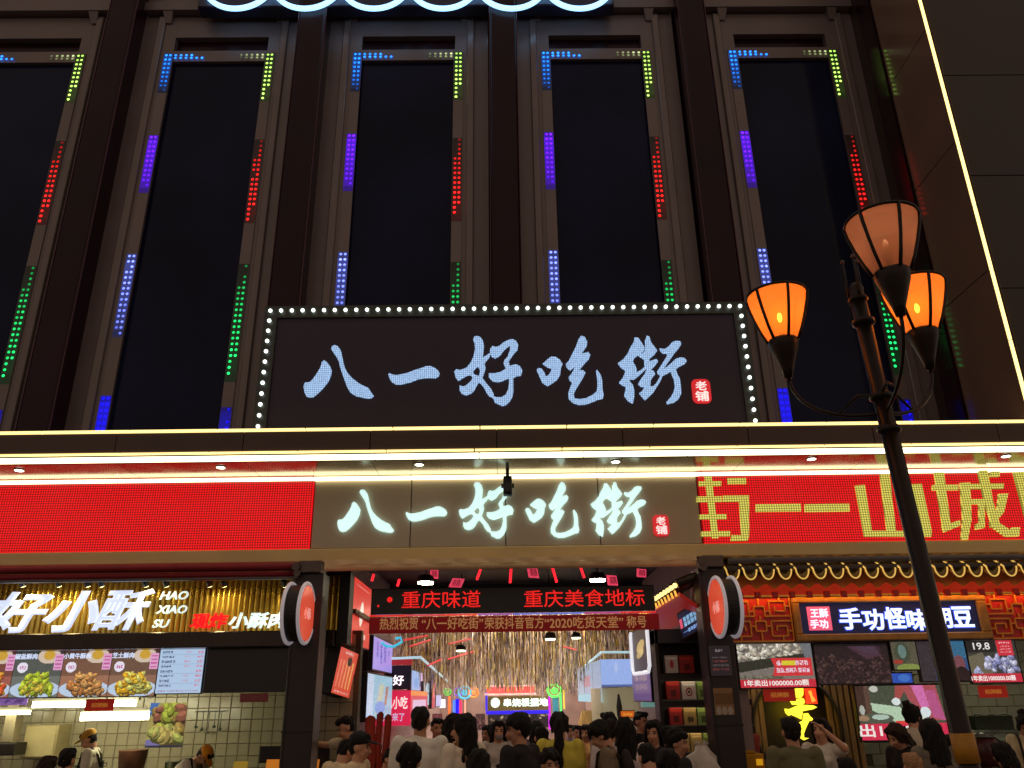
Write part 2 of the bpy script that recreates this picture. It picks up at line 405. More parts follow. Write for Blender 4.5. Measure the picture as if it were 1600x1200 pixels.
# wing on the right, its flank a polished dark panel
wing = thing('building_wing', 'projecting dark right wing of the building with a thin gold light line up its corner', 'building', (8, 9.2, 5.0))
WX = 6.42
m_polish = mat('polished_panel', (124, 98, 82), 0.12, 0.0, var=0.12, vs=0.7, spec=0.5)
obj('wall', MB().box(WX+0.005, 11, 9.18, YU+0.9, 5.06, 17.5), mat('wing_panel', (54, 43, 37), 0.35, 0.2, var=0.12, vs=0.8), wing)
for j in range(6):
    z0 = 5.07+j*2.05
    obj('flank_panel', MB().box(WX-0.012, WX+0.004, 9.2, 10.38, z0, z0+2.035), m_polish, wing)
obj('flank_trim', MB().box(WX-0.05, WX+0.004, 10.40, 10.77, 5.07, 17.3), m_burg, wing)
m_gold = mat('warm_light_line', (255, 235, 170), emit=(255, 214, 130), es=2.6)
for j in range(12):
    z0 = 5.08+j*1.0
    obj('light_strip', MB().box(WX-0.02, WX+0.012, 9.145, 9.172, z0, z0+0.985), m_gold, wing)
obj('light_channel', MB().box(WX-0.028, WX+0.05, 9.174, 9.1795, 5.06, 17.4), m_black, wing)

for j in range(7):
    for i in range(3):
        obj('front_panel', MB().bbox(WX+0.06+i*1.55, WX+0.06+i*1.55+1.54, 9.168, 9.1785, 5.07+j*1.75, 5.07+j*1.75+1.738, 0.003), MATS['wing_panel'], wing)
# neon rings of the sign on the roof edge
rs = thing('ring_sign', 'panel of round icy blue neon rings hung above the windows at the roof edge', 'sign', (-1.0, 10.6, 13.3))
pA = at(308, 12, 10.7); pB = at(960, 14, 10.7)
obj('back_panel', MB().bbox(pA.x, pB.x, 10.7, 10.95, pA.z+0.02, pA.z+2.2, 0.02), mat('sign_housing', (40, 34, 52), 0.4, var=0.1), rs)
m_ring = mat('icy_neon', (200, 230, 255), emit=(150, 208, 255), es=2.2, var=0.1)
for px in (367, 476, 584, 692, 800, 906):
    c = at(px, 12, 10.6); rr = 54/1250*14.0
    mbr = MB()
    pts = [(c.x+rr*math.cos(t), 10.62, c.z+rr+rr*math.sin(t)) for t in [2*math.pi*i/48 for i in range(49)]]
    mbr.tube(pts, 0.045, 8, False)
    obj('neon_ring', mbr, m_ring, rs, smooth=True)

# ================================================================== CANOPY AND FASCIA
YC, YS = 9.2, 10.05
ZS = 4.64
can = thing('canopy', 'long projecting canopy with dark fascia and glowing light lines over the shop fronts', 'canopy', (0, YC, ZS))
m_fascia = mat('bronze_fascia', (74, 58, 52), 0.36, 0.35, var=0.12, vs=2)
m_soffit = mat('satin_soffit', (160, 148, 128), 0.17, 0.75, var=0.06, vs=3, bump=0.03, bs=3)
XL, XR = -9.5, 11.0
x = XL+0.3; k = 0
while x < XR:
    x2 = min(x+1.52, XR); obj('fascia_panel', MB().bbox(x+0.004, x2-0.004, YC, YC+0.05, 4.745, 4.985, 0.004), m_fascia, can)
    obj('soffit_panel', MB().box(x+0.003, x2-0.003, YC+0.09, YS+0.3, ZS+0.005, ZS+0.03), m_soffit, can)
    x = x2
obj('canopy_top', MB().box(XL, XR, YC+0.06, YU-0.08, ZS+0.04, 5.02), m_dark, can)
m_line = mat('gold_light_line', (255, 235, 180), emit=(255, 222, 140), es=1.7)
m_tube = mat('bright_light_tube', (255, 250, 230), emit=(255, 244, 196), es=3.2)
x = at(65, 680, YC).x-3*1.052
while x < XR:
    obj('light_strip', MB().box(x+0.008, x+1.044, YC-0.02, YC+0.045, 4.992, 5.018), m_line, can)
    obj('light_strip', MB().box(x-0.06, x+0.976, YC-0.02, YC+0.045, 4.708, 4.732), m_line, can)
    x += 1.052
x = at(90, 720, YC).x-3*1.25
while x < XR:
    obj('light_tube', MB().box(x+0.006, x+1.244, YC-0.012, YC+0.055, 4.632, 4.684), m_tube, can)
    obj('light_tube', MB().box(x+0.346, x+1.584, YS-0.05, YS-0.005, 4.588, 4.63), m_tube, can)
    x += 1.25
obj('light_channel', MB().box(XL, XR, YC-0.004, YC+0.05, 4.69, 4.705).box(XL, XR, YC+0.05, YC+0.085, 4.63, 4.74), m_dark, can)
dlm = mat('downlight_lens', (255, 250, 240), emit=(255, 246, 225), es=6.0)
prm = MB().lathe([(0.062, 0), (0.062, 0.004), (0.052, 0.006)], seg=16).mesh('downlight_rim'); prm.materials.append(mat('white_rim', (220, 215, 205), 0.3))
prl = MB().lathe([(0.05, -0.004), (0.05, 0.003)], seg=16).mesh('downlight_lens'); prl.materials.append(dlm)
for px in (30, 345, 655, 962, 1268, 1572):
    p = atZ(px, 735-(px/1600)*23, ZS)
    d = put('downlight', prm, (p.x, p.y, ZS-0.006), can); put('lens', prl, (p.x, p.y, ZS-0.006), d)
# ---- sign band
band = thing('sign_band', 'taupe metal panel band with glowing calligraphy letters between the two red screens', 'sign', (0, YS, 3.7))
m_taupe = mat('taupe_panel', (184, 168, 146), 0.42, 0.25, var=0.05, vs=1.5)
xs = [-2.425, at(642, 800, YS).x, at(790, 800, YS).x, at(936, 800, YS).x, 2.485]
for a, b in zip(xs[:-1], xs[1:]):
    obj('panel', MB().bbox(a+0.006, b-0.006, YS, YS+0.06, 3.725, ZS, 0.004), m_taupe, band)
obj('backing', MB().box(XL, XR, YS+0.062, YS+0.4, 3.72, ZS+0.03), m_black, band)
m_edge = mat('beige_ledge', (222, 192, 134), 0.5, var=0.08, vs=2)
ledge = struct('ledge_beam', MB().bbox(XL, XR, YS-0.03, YS+0.5, 3.555, 3.718, 0.012), m_edge)
ledge['label'] = 'plain beige beam running under the red screens'

# brush lettering traced stroke by stroke: (origin x, y, scale, outline)
def st(ox, oy, s, pts): return [(ox+p[0]/s, oy+p[1]/s) for p in pts]
A = (460, 520, 10.0); B = (590, 520, 10.0); C_ = (700, 515, 9.229); D_ = (830, 515, 9.229); E_ = (960, 515, 9.233)
CH = [
 [st(*A, [(470,435),(515,470),(560,530),(585,590),(570,680),(530,770),(450,870),(370,950),(300,1005),(240,1015),(190,995),(165,940),(148,860),(160,795),(180,785),(240,780),(290,735),(350,650),(400,570),(425,510),(430,470)]),
  st(*A, [(630,200),(680,215),(725,280),(745,360),(760,440),(785,540),(830,630),(900,710),(1000,790),(1080,835),(1160,870),(1190,920),(1240,990),(1215,1020),(1160,1030),(1060,1015),(960,990),(880,940),(830,860),(790,750),(750,640),(720,550),(700,460),(660,380),(610,310),(580,260),(590,220)])],
 [st(*B, [(185,635),(230,660),(300,668),(380,655),(480,630),(580,590),(680,560),(760,530),(830,528),(900,560),(950,600),(970,640),(955,685),(910,712),(820,708),(720,712),(620,735),(520,775),(420,800),(350,812),(280,808),(220,770),(185,710),(170,660)])],
 [st(*C_, [(410,100),(460,110),(500,160),(520,240),(510,330),(500,410),(525,480),(540,560),(520,640),(490,710),(440,690),(465,600),(435,538),(400,560),(365,605),(370,640),(400,668),(360,700),(330,662),(280,665),(220,700),(150,745),(110,690),(90,610),(120,580),(180,590),(270,555),(330,480),(370,390),(390,290),(385,200),(362,150),(380,110)]),
  st(*C_, [(345,650),(420,668),(470,690),(500,710),(440,770),(410,820),(380,880),(330,930),(260,950),(200,930),(170,880),(170,810),(220,830),(270,805),(330,750),(360,700)]),
  st(*C_, [(440,690),(500,710),(560,790),(620,860),(660,940),(650,975),(600,970),(560,920),(520,840),(470,780),(420,760)]),
  st(*C_, [(495,415),(612,345),(600,400),(525,490)]),
  st(*C_, [(610,290),(640,245),(690,262),(740,245),(800,195),(870,160),(930,148),(980,170),(1012,230),(1000,300),(950,350),(910,410),(875,460),(890,545),(840,575),(800,490),(815,450),(860,400),(890,310),(900,240),(860,255),(800,310),(750,380),(680,420),(630,395),(605,340)]),
  st(*C_, [(590,640),(680,640),(760,620),(840,570),(900,530),(980,510),(1040,540),(1070,600),(1050,670),(980,680),(930,710),(860,710),(800,740),(720,765),(640,745),(590,690)]),
  st(*C_, [(880,690),(940,690),(942,900),(930,970),(890,1040),(830,1095),(780,1105),(730,1080),(680,1060),(655,1000),(620,970),(650,965),(700,985),(770,985),(830,950),(865,880),(880,800)])],
 [st(*D_, [(165,500),(230,440),(290,395),(350,400),(410,440),(450,500),(425,570),(415,660),(370,730),(300,780),(235,820),(160,770),(120,680),(80,590),(100,560),(150,570),(185,620),(215,685),(260,650),(300,575),(230,545)]),
  st(*D_, [(720,95),(770,115),(805,180),(800,240),(760,300),(720,365),(760,345),(820,330),(850,370),(830,430),(780,480),(730,540),(690,595),(750,595),(780,630),(740,710),(690,790),(640,870),(610,940),(625,1000),(700,1010),(790,995),(880,950),(940,900),(955,830),(955,740),(935,600),(950,590),(1000,660),(1020,740),(1025,870),(1045,950),(1030,1000),(960,1015),(880,1050),(780,1085),(680,1090),(600,1060),(540,1000),(535,920),(560,840),(590,770),(550,735),(540,690),(575,650),(610,590),(630,535),(560,595),(510,550),(500,500),(540,460),(590,360),(640,260),(680,150)])],
 [st(*E_, [(290,120),(340,125),(380,180),(430,260),(425,310),(380,350),(330,380),(285,415),(262,470),(290,510),(320,580),(315,625),(380,590),(440,540),(460,565),(400,625),(340,680),(280,725),(230,720),(215,750),(260,800),(285,880),(285,960),(265,1070),(200,1040),(140,960),(155,890),(160,830),(100,800),(65,770),(120,700),(160,600),(90,550),(50,490),(130,430),(190,350),(230,260),(275,190)]),
  st(*E_, [(465,95),(500,110),(530,200),(570,250),(615,310),(570,370),(500,430),(500,465),(560,445),(600,430),(628,465),(580,530),(520,590),(560,600),(585,650),(550,690),(520,740),(515,830),(560,820),(600,780),(640,710),(670,650),(695,670),(660,750),(610,830),(560,910),(500,970),(440,1025),(400,980),(355,925),(400,890),(430,830),(380,830),(340,790),(380,720),(440,640),(460,570),(430,520),(430,440),(370,400),(340,380),(400,350),(430,330),(445,250),(440,160)]),
  st(*E_, [(650,280),(720,290),(780,250),(830,190),(890,170),(950,180),(960,220),(920,280),(860,350),(820,410),(770,480),(700,580),(760,540),(830,480),(880,430),(950,410),(1010,420),(1040,460),(1010,500),(930,540),(880,580),(900,640),(940,720),(955,820),(960,930),(920,1010),(850,1060),(760,1080),(750,1050),(810,980),(855,900),(870,820),(855,720),(820,640),(810,610),(740,650),(680,675),(630,650),(615,610),(660,540),(710,460),(760,380),(750,345),(700,350),(665,320)])]]
def seal(Y, a, bx, by, parent, mred, mwht):
    x0, y0, x1, y1 = 1083, 593, 1108, 631
    P0 = at(a*x0+bx, a*y1+by, Y); P1 = at(a*x1+bx, a*y0+by, Y); X0, X1, Z0, Z1 = P0.x, P1.x, P0.z, P1.z; r = (X1-X0)*0.28
    pts = []
    for cx, cz, t0 in ((X1-r, Z1-r, 0), (X0+r, Z1-r, 90), (X0+r, Z0+r, 180), (X1-r, Z0+r, 270)):
        for i in range(6): t = R(t0+18*i); pts.append((cx+r*math.cos(t), cz+r*math.sin(t)))
    n = len(pts); mb = MB().add([(p[0], Y-0.02, p[1]) for p in pts]+[(p[0], Y, p[1]) for p in pts], [tuple(range(n))]+[(k, (k+1) % n, (k+1) % n+n, k+n) for k in range(n)])
    s = obj('seal', mb, mred, parent, label='small red seal plate with two white characters')
    h = Z1-Z0; w = X1-X0
    text('seal_lettering', '老', (X0+w*0.2, Y-0.022, Z0+h*0.53), (w*0.6, 0, 0), (0, 0, h*0.38), mwht, s, bold=0.02, depth=0.006)
    text('seal_lettering', '铺', (X0+w*0.14, Y-0.022, Z0+h*0.08), (w*0.72, 0, 0), (0, 0, h*0.42), mwht, s, bold=0.02, depth=0.006)
m_lowlet = mat('lit_acrylic_letter', (220, 245, 245), 0.4, emit=(208, 246, 243), es=0.98)
m_sred = mat('lit_red_seal', (200, 30, 35), 0.4, emit=(205, 40, 45), es=0.8)
m_swht = mat('lit_white', (240, 240, 240), 0.5, emit=(240, 236, 232), es=0.85)
LA, LBX, LBY = 0.805, 145.6, 331.0
for ch in CH:
    obj('brush_character', poly_mb(ch, YS-0.012, 0.035, LA, LBX, LBY), m_lowlet, band)
seal(YS-0.012, 0.88, 68.5, 283.0, band, m_sred, m_swht)
# ---- bulb framed board standing on the canopy
YB = 9.42
brd = thing('light_board', 'large dark board framed in white bulbs with pale blue glowing calligraphy on the canopy', 'sign', (0, YB, 5.03))
q0 = at(420, 487, YB); q1 = at(1160, 482, YB); q2 = at(408, 665, YB)
BX0, BX1, BZ1, BZ0 = (q0.x+q2.x)/2, (q1.x+at(1175, 660, YB).x)/2, q0.z, q2.z-0.02
obj('board_face', MB().box(BX0+0.09, BX1-0.09, YB+0.03, YB+0.06, 5.03, BZ1-0.09), mat('plum_board', (34, 20, 30), 0.5, emit=(38, 28, 44), es=0.12, var=0.15, vs=1.5), brd)
obj('board_frame', MB().box(BX0-0.08, BX0+0.088, YB, YB+0.12, 5.03, BZ1+0.08).box(BX1-0.088, BX1+0.08, YB, YB+0.12, 5.03, BZ1+0.08).box(BX0+0.088, BX1-0.088, YB, YB+0.12, BZ1-0.088, BZ1+0.08), mat('board_frame', (58, 60, 56), 0.4, 0.3), brd)
obj('board_back', MB().box(BX0-0.06, BX1+0.06, YB+0.125, YB+0.2, 5.03, BZ1+0.06), m_black, brd)
bulb = MB().ball((0, 0, 0), 0.026, seg=10, ring=6).mesh('bulb', smooth=True); bulb.materials.append(mat('white_bulb', (255, 255, 250), emit=(235, 250, 240), es=2.2))
sock = MB().tube([(0, 0.015, 0), (0, 0.04, 0)], 0.045, 10).mesh('bulb_socket'); sock.materials.append(mat('bulb_socket', (120, 125, 120), 0.3, 0.6))
nb = 44
for i in range(nb+1):
    xx = BX0+(BX1-BX0)*i/nb; b = put('bulb', bulb, (xx, YB-0.03, BZ1), brd)
for i in range(1, 12):
    zz = BZ1+(BZ0-BZ1)*i/11
    for xx in (BX0, BX1): put('bulb', bulb, (xx, YB-0.03, zz), brd)
m_uplet = led_matrix('pale_blue_diodes', (168, 202, 244), 1.2, 0.026, 0.55, 0.32)
for ch in CH:
    obj('brush_character', poly_mb(ch, YB+0.028, 0.02), m_uplet, brd)
seal(YB+0.028, 1.0, 0, 0, brd, m_sred, m_swht)

# ---- red diode screens
def screen(name, label, X0, X1, module):
    t = thing(name, label, 'screen', ((X0+X1)/2, YS, 3.72))
    x = X0
    while x < X1-0.05:
        x2 = min(x+module, X1)
        obj('module', MB().box(x+0.003, x2-0.003, YS-0.02, YS+0.055, 3.73, 4.632), m_redled, t); x = x2
    return t
m_redled = led_matrix('red_diodes', (240, 16, 24), 1.3, 0.031, 0.3, 0.2)
m_yelled = led_matrix('yellow_diodes', (218, 206, 90), 1.3, 0.031, 0.35, 0.15)
screen('red_screen', 'blank glowing red screen above the left fried snack shop', -2.425-1.24*6, -2.44, 1.24)
sr = screen('red_screen', 'red screen with yellow scrolling characters above the right bean shop', 2.50, 2.50+1.24*6, 1.24)
def k1(x, y): return (1060+x/2.963, 700+y/2.963)
glyph = []
def gr(x0, y0, x1, y1): glyph.append([k1(x0, y0), k1(x1, y0-(x1-x0)*0.012), k1(x1, y1-(x1-x0)*0.012), k1(x0, y1)])
def gp(pts): glyph.append([k1(*p) for p in pts])
gp([(118,122),(152,122),(185,418),(155,418)]); gr(92,155,198,178); gr(84,225,200,252); gr(96,308,222,332); gr(104,386,238,412)
gr(226,140,312,168); gr(205,222,326,250); gp([(278,226),(326,226),(326,412),(318,430),(240,432),(244,404),(290,404)])
gr(357,262,566,297); gr(583,262,790,297)
gp([(815,175),(860,172),(892,380),(892,412),(858,412)]); gp([(930,125),(974,122),(1006,405),(965,405)]); gp([(892,384),(1165,384),(1165,412),(892,412)]); gp([(1075,170),(1122,168),(1168,384),(1168,412),(1120,412),(1115,384)])
gp([(1180,112),(1224,110),(1258,372),(1222,380)]); gr(1172,172,1292,198); gp([(1215,362),(1300,335),(1300,362),(1226,392)])
gp([(1300,165),(1345,162),(1352,330),(1335,425),(1305,425),(1312,330)]); gr(1345,168,1500,192); gr(1345,240,1412,262); gp([(1386,262),(1412,262),(1412,372),(1372,380),(1370,355),(1388,350)])
gp([(1382,108),(1424,106),(1450,250),(1480,350),(1530,382),(1540,370),(1574,370),(1570,410),(1510,412),(1450,370),(1412,250)]); gp([(1478,215),(1520,213),(1500,300),(1440,372),(1436,345),(1470,295)]); gr(1438,112,1480,135)
gp([(1545,115),(1620,112),(1620,145),(1592,148),(1620,300),(1600,320)])
for g in glyph: g[:] = [(p[0], p[1]) for p in g]
obj('scrolling_character', poly_mb(glyph, YS-0.022, 0.006), m_yelled, sr)

# ================================================================== SHOP LEVEL: posts, rolled awnings, round signs
m_post = mat('charcoal_post', (54, 46, 46), 0.4, 0.3, var=0.12, vs=3)
def post(label, X0, X1):
    t = thing('post', label, 'post', ((X0+X1)/2, 10.0, 0))
    obj('shaft', MB().bbox(X0, X1, 9.9, 10.25, 0, 3.40, 0.012), m_post, t)
    obj('shaft_joint', MB().box(X0-0.004, X1+0.004, 9.893, 9.899, 1.62, 1.64).box(X0+0.03, X0+0.036, 9.893, 9.899, 0, 3.39), m_black, t)
    obj('head_bracket', MB().bbox(X0+0.06, X1-0.03, 9.84, 10.2, 3.402, 3.545, 0.01).tube([(X0+0.03, 9.83, 3.47), (X0+0.03, 9.80, 3.47)], 0.05, 12).tube([(X0+0.05, 9.83, 3.39), (X0+0.05, 9.8, 3.39)], 0.04, 12), mat('bracket_steel', (96, 84, 80), 0.4, 0.6, var=0.2), t)
    return t
pL = post('charcoal square post between the fried snack shop and the arcade entrance', -2.55, -2.2)
pR = post('charcoal square post between the arcade entrance and the bean shop', 2.36, 2.70)
m_rim = mat('white_sign_rim', (225, 222, 226), 0.35, emit=(200, 190, 200), es=0.25)
m_oface = mat('orange_sign_face', (225, 80, 52), 0.35, emit=(232, 84, 58), es=0.62, var=0.12, vs=3)
def blade(label, px, py, side, Yc):
    c = at(px, py, Yc); t = thing('round_sign', label, 'sign', (c.x, Yc, c.z), 'round signs on the two posts')
    w = 0.085; r = 0.335
    # disc whose axle is turned a little from the street axis so its face looks sideways
    M = Matrix.Rotation(R(88*side), 4, 'Z')
    def disc(r, y0, y1, hole=0.0):
        mb = MB(); n = 40; vs = []
        for yy in (y0, y1):
            for k in range(n): a = 2*math.pi*k/n; vs.append(M @ Vector((r*math.cos(a), yy, r*math.sin(a))))
        fs = [tuple(range(n)), tuple(range(n, 2*n))[::-1]]+[(k, k+n, (k+1) % n+n, (k+1) % n) for k in range(n)]
        return mb.add([v+c for v in vs], fs)
    obj('drum', disc(r-0.02, -w, w), m_black, t, smooth=False)
    f = obj('sign_face', disc(r-0.028, -w-0.022, -w-0.014), m_oface, t)
    ux = (M @ Vector((1, 0, 0))); nn = (M @ Vector((0, -1, 0)))
    text('sign_lettering', '小酥', c+nn*(w+0.023)-ux*0.14-Vector((0, 0, 0.07)), ux*0.28, (0, 0, 0.13), mat('pale_print', (240, 200, 190), 0.5, emit=(240, 190, 180), es=0.5), f, bold=0.01, depth=0.003)
    for s in (-1, 1):
        mb = MB(); pts = [c+M @ Vector((r*math.cos(a), s*(w+0.006), r*math.sin(a))) for a in [2*math.pi*k/40 for k in range(41)]]
        mb.tube(pts, 0.022, 8, False); obj('rim', mb, m_rim, t, smooth=True)
    obj('wall_arm', MB().tube([c+Vector((0, 0.0, 0)), c+Vector((0, 0.33, 0.0))], 0.03, 8), m_dark, t)
blade('round orange sign with white rim on the post left of the arcade', 466, 958, 1, 9.62)
blade('round orange sign with white rim on the post right of the arcade', 1133, 948, -1, 9.62)
def roller(label, x0, x1, zs, col, rads, scallop=False, arm=True):
    t = thing('rolled_awning', label, 'awning', ((x0+x1)/2, 9.9, 3.3), 'rolled up awnings above the shop fronts')
    m = mat('awning_'+'_'.join(map(str, col)), col, 0.5, var=0.12, vs=5)
    for z, r, y in zip(zs, rads, (9.86, 9.93)):
        obj('roll', MB().tube([(x0, y, z), (x1, y, z)], r, 16), m, t, smooth=True)
    if scallop:
        mb = MB(); n = 110; vs = []; W = x1-x0
        for i in range(n+1):
            xx = x0+W*i/n; zz = 3.505-0.028*abs(math.sin(i*math.pi/9.5)); vs += [(xx, 9.80, 3.545), (xx, 9.80+0.01*math.sin(i*0.66), zz)]
        mb.add(vs, [(2*i, 2*i+2, 2*i+3, 2*i+1) for i in range(n)]); obj('valance', mb, m, t)
    if arm: obj('support_bar', MB().bbox(x0, x1, 9.86, 9.93, 3.333, 3.362, 0.008), mat('grey_bar', (104, 98, 100), 0.4, 0.6, var=0.2), t)
    return t
roller('dark red rolled up awning above the fried snack shop', -9, -2.50, (3.49, 3.405), (150, 34, 44), (0.044, 0.036))
roller('beige scalloped rolled awning across the arcade entrance', -2.18, 2.33, (3.462,), (226, 196, 150), (0.048,), scallop=True, arm=False)
roller('grey double pipe of the rolled awning above the bean shop', 2.73, 10.5, (3.475, 3.39), (92, 86, 90), (0.04, 0.034), arm=False)
# camera lens above the middle letter
sc_ = thing('security_camera', 'small dark security camera hanging over the middle calligraphy letter', 'security camera', (at(793, 745, 9.75).x, 9.75, 4.6))
cx = sc_.location.x
obj('mount', MB().tube([(cx, 9.8, 4.645), (cx, 9.78, 4.55)], 0.022, 8), m_dark, sc_)
obj('camera_body', MB().bbox(cx-0.055, cx+0.055, 9.66, 9.82, 4.30, 4.53, 0.03).tube([(cx-0.08, 9.75, 4.42), (cx+0.08, 9.75, 4.42)], 0.03, 8), m_black, sc_, smooth=True)
obj('lens', MB().tube([(cx, 9.655, 4.36), (cx, 9.663, 4.36)], 0.035, 12), mat('lens_glass', (10, 10, 14), 0.05), sc_)

# ================================================================== LEFT SHOP (fried snacks)
YL = 10.75
m_tile = mat('cream_tile', (172, 162, 134), 0.22, var=0.07, vs=7); m_grout = mat('grout', (92, 84, 66), 0.8)
m_tile_g = mat('greenish_tile', (150, 152, 132), 0.22, var=0.07, vs=7)
lw = thing('left_shop', 'fried snack shop interior with gold ribbed front and cream tiled back wall', 'shop', (-4.9, YL, 0))
gold = mat('brushed_gold', (196, 158, 66), 0.3, 0.75, var=0.14, vs=2)
gz0, gz1 = at(250, 989, 11.0).z, 3.52
gx1 = at(535, 930, 11.0).x
obj('gold_backing', MB().box(-8.0, gx1, 11.02, 11.1, gz0, gz1), mat('gold_backing', (120, 92, 34), 0.5, 0.5), lw)
fl = MB(); w = 0.034
fl.add([(-w, 0.02, 0), (-w*0.6, -0.012, 0), (0, -0.022, 0), (w*0.6, -0.012, 0), (w, 0.02, 0), (-w, 0.02, 1), (-w*0.6, -0.012, 1), (0, -0.022, 1), (w*0.6, -0.012, 1), (w, 0.02, 1)],
       [(0, 1, 6, 5), (1, 2, 7, 6), (2, 3, 8, 7), (3, 4, 9, 8)])
flm = fl.mesh('slat', smooth=True); flm.materials.append(gold)
x = -7.4
while x < gx1-0.04:
    put('slat', flm, (x, 11.0, gz0), lw, sc=(1, 1, gz1-gz0)); x += 0.073
# spots washing the gold wall
m_spot = mat('spot_housing', (22, 20, 20), 0.4); m_spotl = mat('spot_lens', (255, 240, 190), emit=(255, 236, 160), es=14.0)
track = thing('spotlight_track', 'row of small black spotlights aimed at the gold ribbed wall', 'spotlights', (-4.6, 10.5, 3.5))
obj('rail', MB().box(-7.5, -2.65, 10.5, 10.54, 3.43, 3.46), m_spot, track)
for px in (28, 85, 130, 152, 222, 254, 322, 345, 440):
    p = at(px, 905, 10.5); a = Vector((p.x, 10.52, p.z+0.06)); b = a+Vector((0.02, 0.09, -0.13))
    s = obj('spotlight', MB().tube([a, a+(b-a)*0.3, b], [0.018, 0.036, 0.04], 10), m_spot, track, smooth=True)
    obj('spot_lens', MB().tube([b, b+(b-a)*0.03], 0.033, 10), m_spotl, s)
    if px in (85, 222, 322, 440, 28):
        ld = bpy.data.lights.new('spotlight_beam', 'SPOT'); ld.energy = 22; ld.color = (1.0, 0.90, 0.42); ld.spot_size = R(110); ld.spot_blend = 0.8; ld.shadow_soft_size = 0.03
        lo = bpy.data.objects.new('spotlight_beam', ld); lo.location = b+(b-a)*0.1-origin_of(track); d = Vector((0.1, 0.45, -0.6))
        lo.rotation_euler = d.to_track_quat('-Z', 'Y').to_euler(); link(lo, track)
# shop name
nm = thing('shop_name_sign', 'big white slanted shop name characters standing on the left shop gold wall', 'sign', (-5, YL, 2.9))
m_nm = mat('lit_white_letter', (235, 240, 255), 0.4, emit=(208, 222, 252), es=0.95)
m_nmred = mat('lit_red_letter', (230, 20, 30), 0.4, emit=(240, 16, 28), es=1.0)
m_nmsmall = mat('lit_small_letter', (240, 255, 250), 0.4, emit=(222, 246, 238), es=0.95)
textZ('name_character', '好', -22, 925, 82, 990, YL, m_nm, nm, bold=0.03, shear=0.3, depth=0.05)
textZ('name_character', '小', 70, 924, 156, 988, YL, m_nm, nm, bold=0.04, shear=0.3, depth=0.05)
textZ('name_character', '酥', 150, 921, 240, 985, YL, m_nm, nm, bold=0.022, shear=0.3, depth=0.05)
textZ('latin_name', 'HAO', 251, 924, 295, 937, YL, m_nmsmall, nm, bold=0.02, shear=0.25, depth=0.03)
textZ('latin_name', 'XIAO', 245, 946, 293, 959, YL, m_nmsmall, nm, bold=0.02, shear=0.25, depth=0.03)
textZ('latin_name', 'SU', 239, 968, 266, 981, YL, m_nmsmall, nm, bold=0.02, shear=0.25, depth=0.03)
textZ('red_character', '现炸', 299, 958, 358, 983, YL, m_nmred, nm, bold=0.03, shear=0.2, depth=0.05)
textZ('white_character', '小酥肉', 358, 957, 450, 982, YL, m_nmsmall, nm, bold=0.025, shear=0.2, depth=0.05)
# brushed bulkhead under the name
b1 = at(250, 988, 10.66).z; b0 = at(250, 1013, 10.66).z
obj('bulkhead', MB().bbox(-8, gx1, 10.62, 10.95, b0, b1, 0.01), mat('brushed_bulkhead', (70, 60, 56), 0.28, 0.7, var=0.3, vs=1.6), lw)
# menu boards: lit pictures
m_scr = attr_mat('lit_print', emit=0.95, rough=0.3); m_scr_dim = attr_mat('dim_screen', emit=0.55, rough=0.25); m_print = attr_mat('print', 0.0, 0.45)
def board(name, label, cat, x0, y0, x1, y1, Y, pic, m=m_scr, depth=0.05, frame=(24, 22, 24), fw=0.012, group=None, parent=None):
    X0, X1, Z0, Z1 = span(x0, y0, x1, y1, Y)
    if parent is None: t = thing(name, label, cat, ((X0+X1)/2, Y, Z0), group)
    else: t = parent
    obj('housing', MB().box(X0-fw, X1+fw, Y, Y+depth, Z0-fw, Z1+fw), mat('housing_%d_%d_%d' % frame, frame, 0.4), t)
    picture('picture', pic, (X0, Y, Z0), (X1-X0, 0, 0), (0, 0, Z1-Z0), m, t); return t
YM = 10.95
def food(bg, cols, plate, n=90, asp=0.5, rr=0.075, title=True):
    p = Pic(84, 80, bg); p.rect(0, 0.55, 1, 1, tuple(min(255, int(c*1.3)) for c in bg)); p.rect(0, 0, 1, 0.12, tuple(int(c*0.7) for c in bg))
    p.ell(0.7, 0.12, 0.24, 0.16, (210, 190, 170)); p.ell(0.7, 0.1, 0.12, 0.1, (205, 160, 60)); p.rect(0.82, 0.08, 1, 0.42, (222, 160, 200))
    for i in range(4): p.rect(0.84, 0.12+i*0.08, 0.98, 0.15+i*0.08, (190, 90, 150))
    p.ell(0.52, 0.84, 0.52, 0.19, plate)
    p.heap(0.2, 0.72, 0.85, 0.9, cols, n, rr, asp); p.heap(0.32, 0.5, 0.75, 0.72, cols, n//2, rr*0.9, asp)
    p.ell(0.18, 0.36, 0.11, 0.115, (232, 225, 240)); p.writing(0.11, 0.33, 0.26, 0.4, (190, 90, 150), 3)
    return p.grain(6)
panels = [('orange shrimp plate', -50, 19, (120, 70, 60), [(235, 130, 40), (225, 90, 50), (240, 170, 60)], '蒜香酥肉'),
          ('yellow-green fried strips on a blue plate', 20, 95, (84, 88, 82), [(196, 208, 60), (170, 190, 50), (215, 190, 70)], '椒盐酥肉'),
          ('brown fried chicken strips', 96, 171, (120, 84, 66), [(214, 150, 84), (190, 120, 64), (226, 170, 100)], '小黄牛酥肉'),
          ('golden fried pieces with cheese', 172, 245, (110, 82, 66), [(228, 170, 40), (236, 190, 60), (220, 214, 110)], '芝士酥肉')]
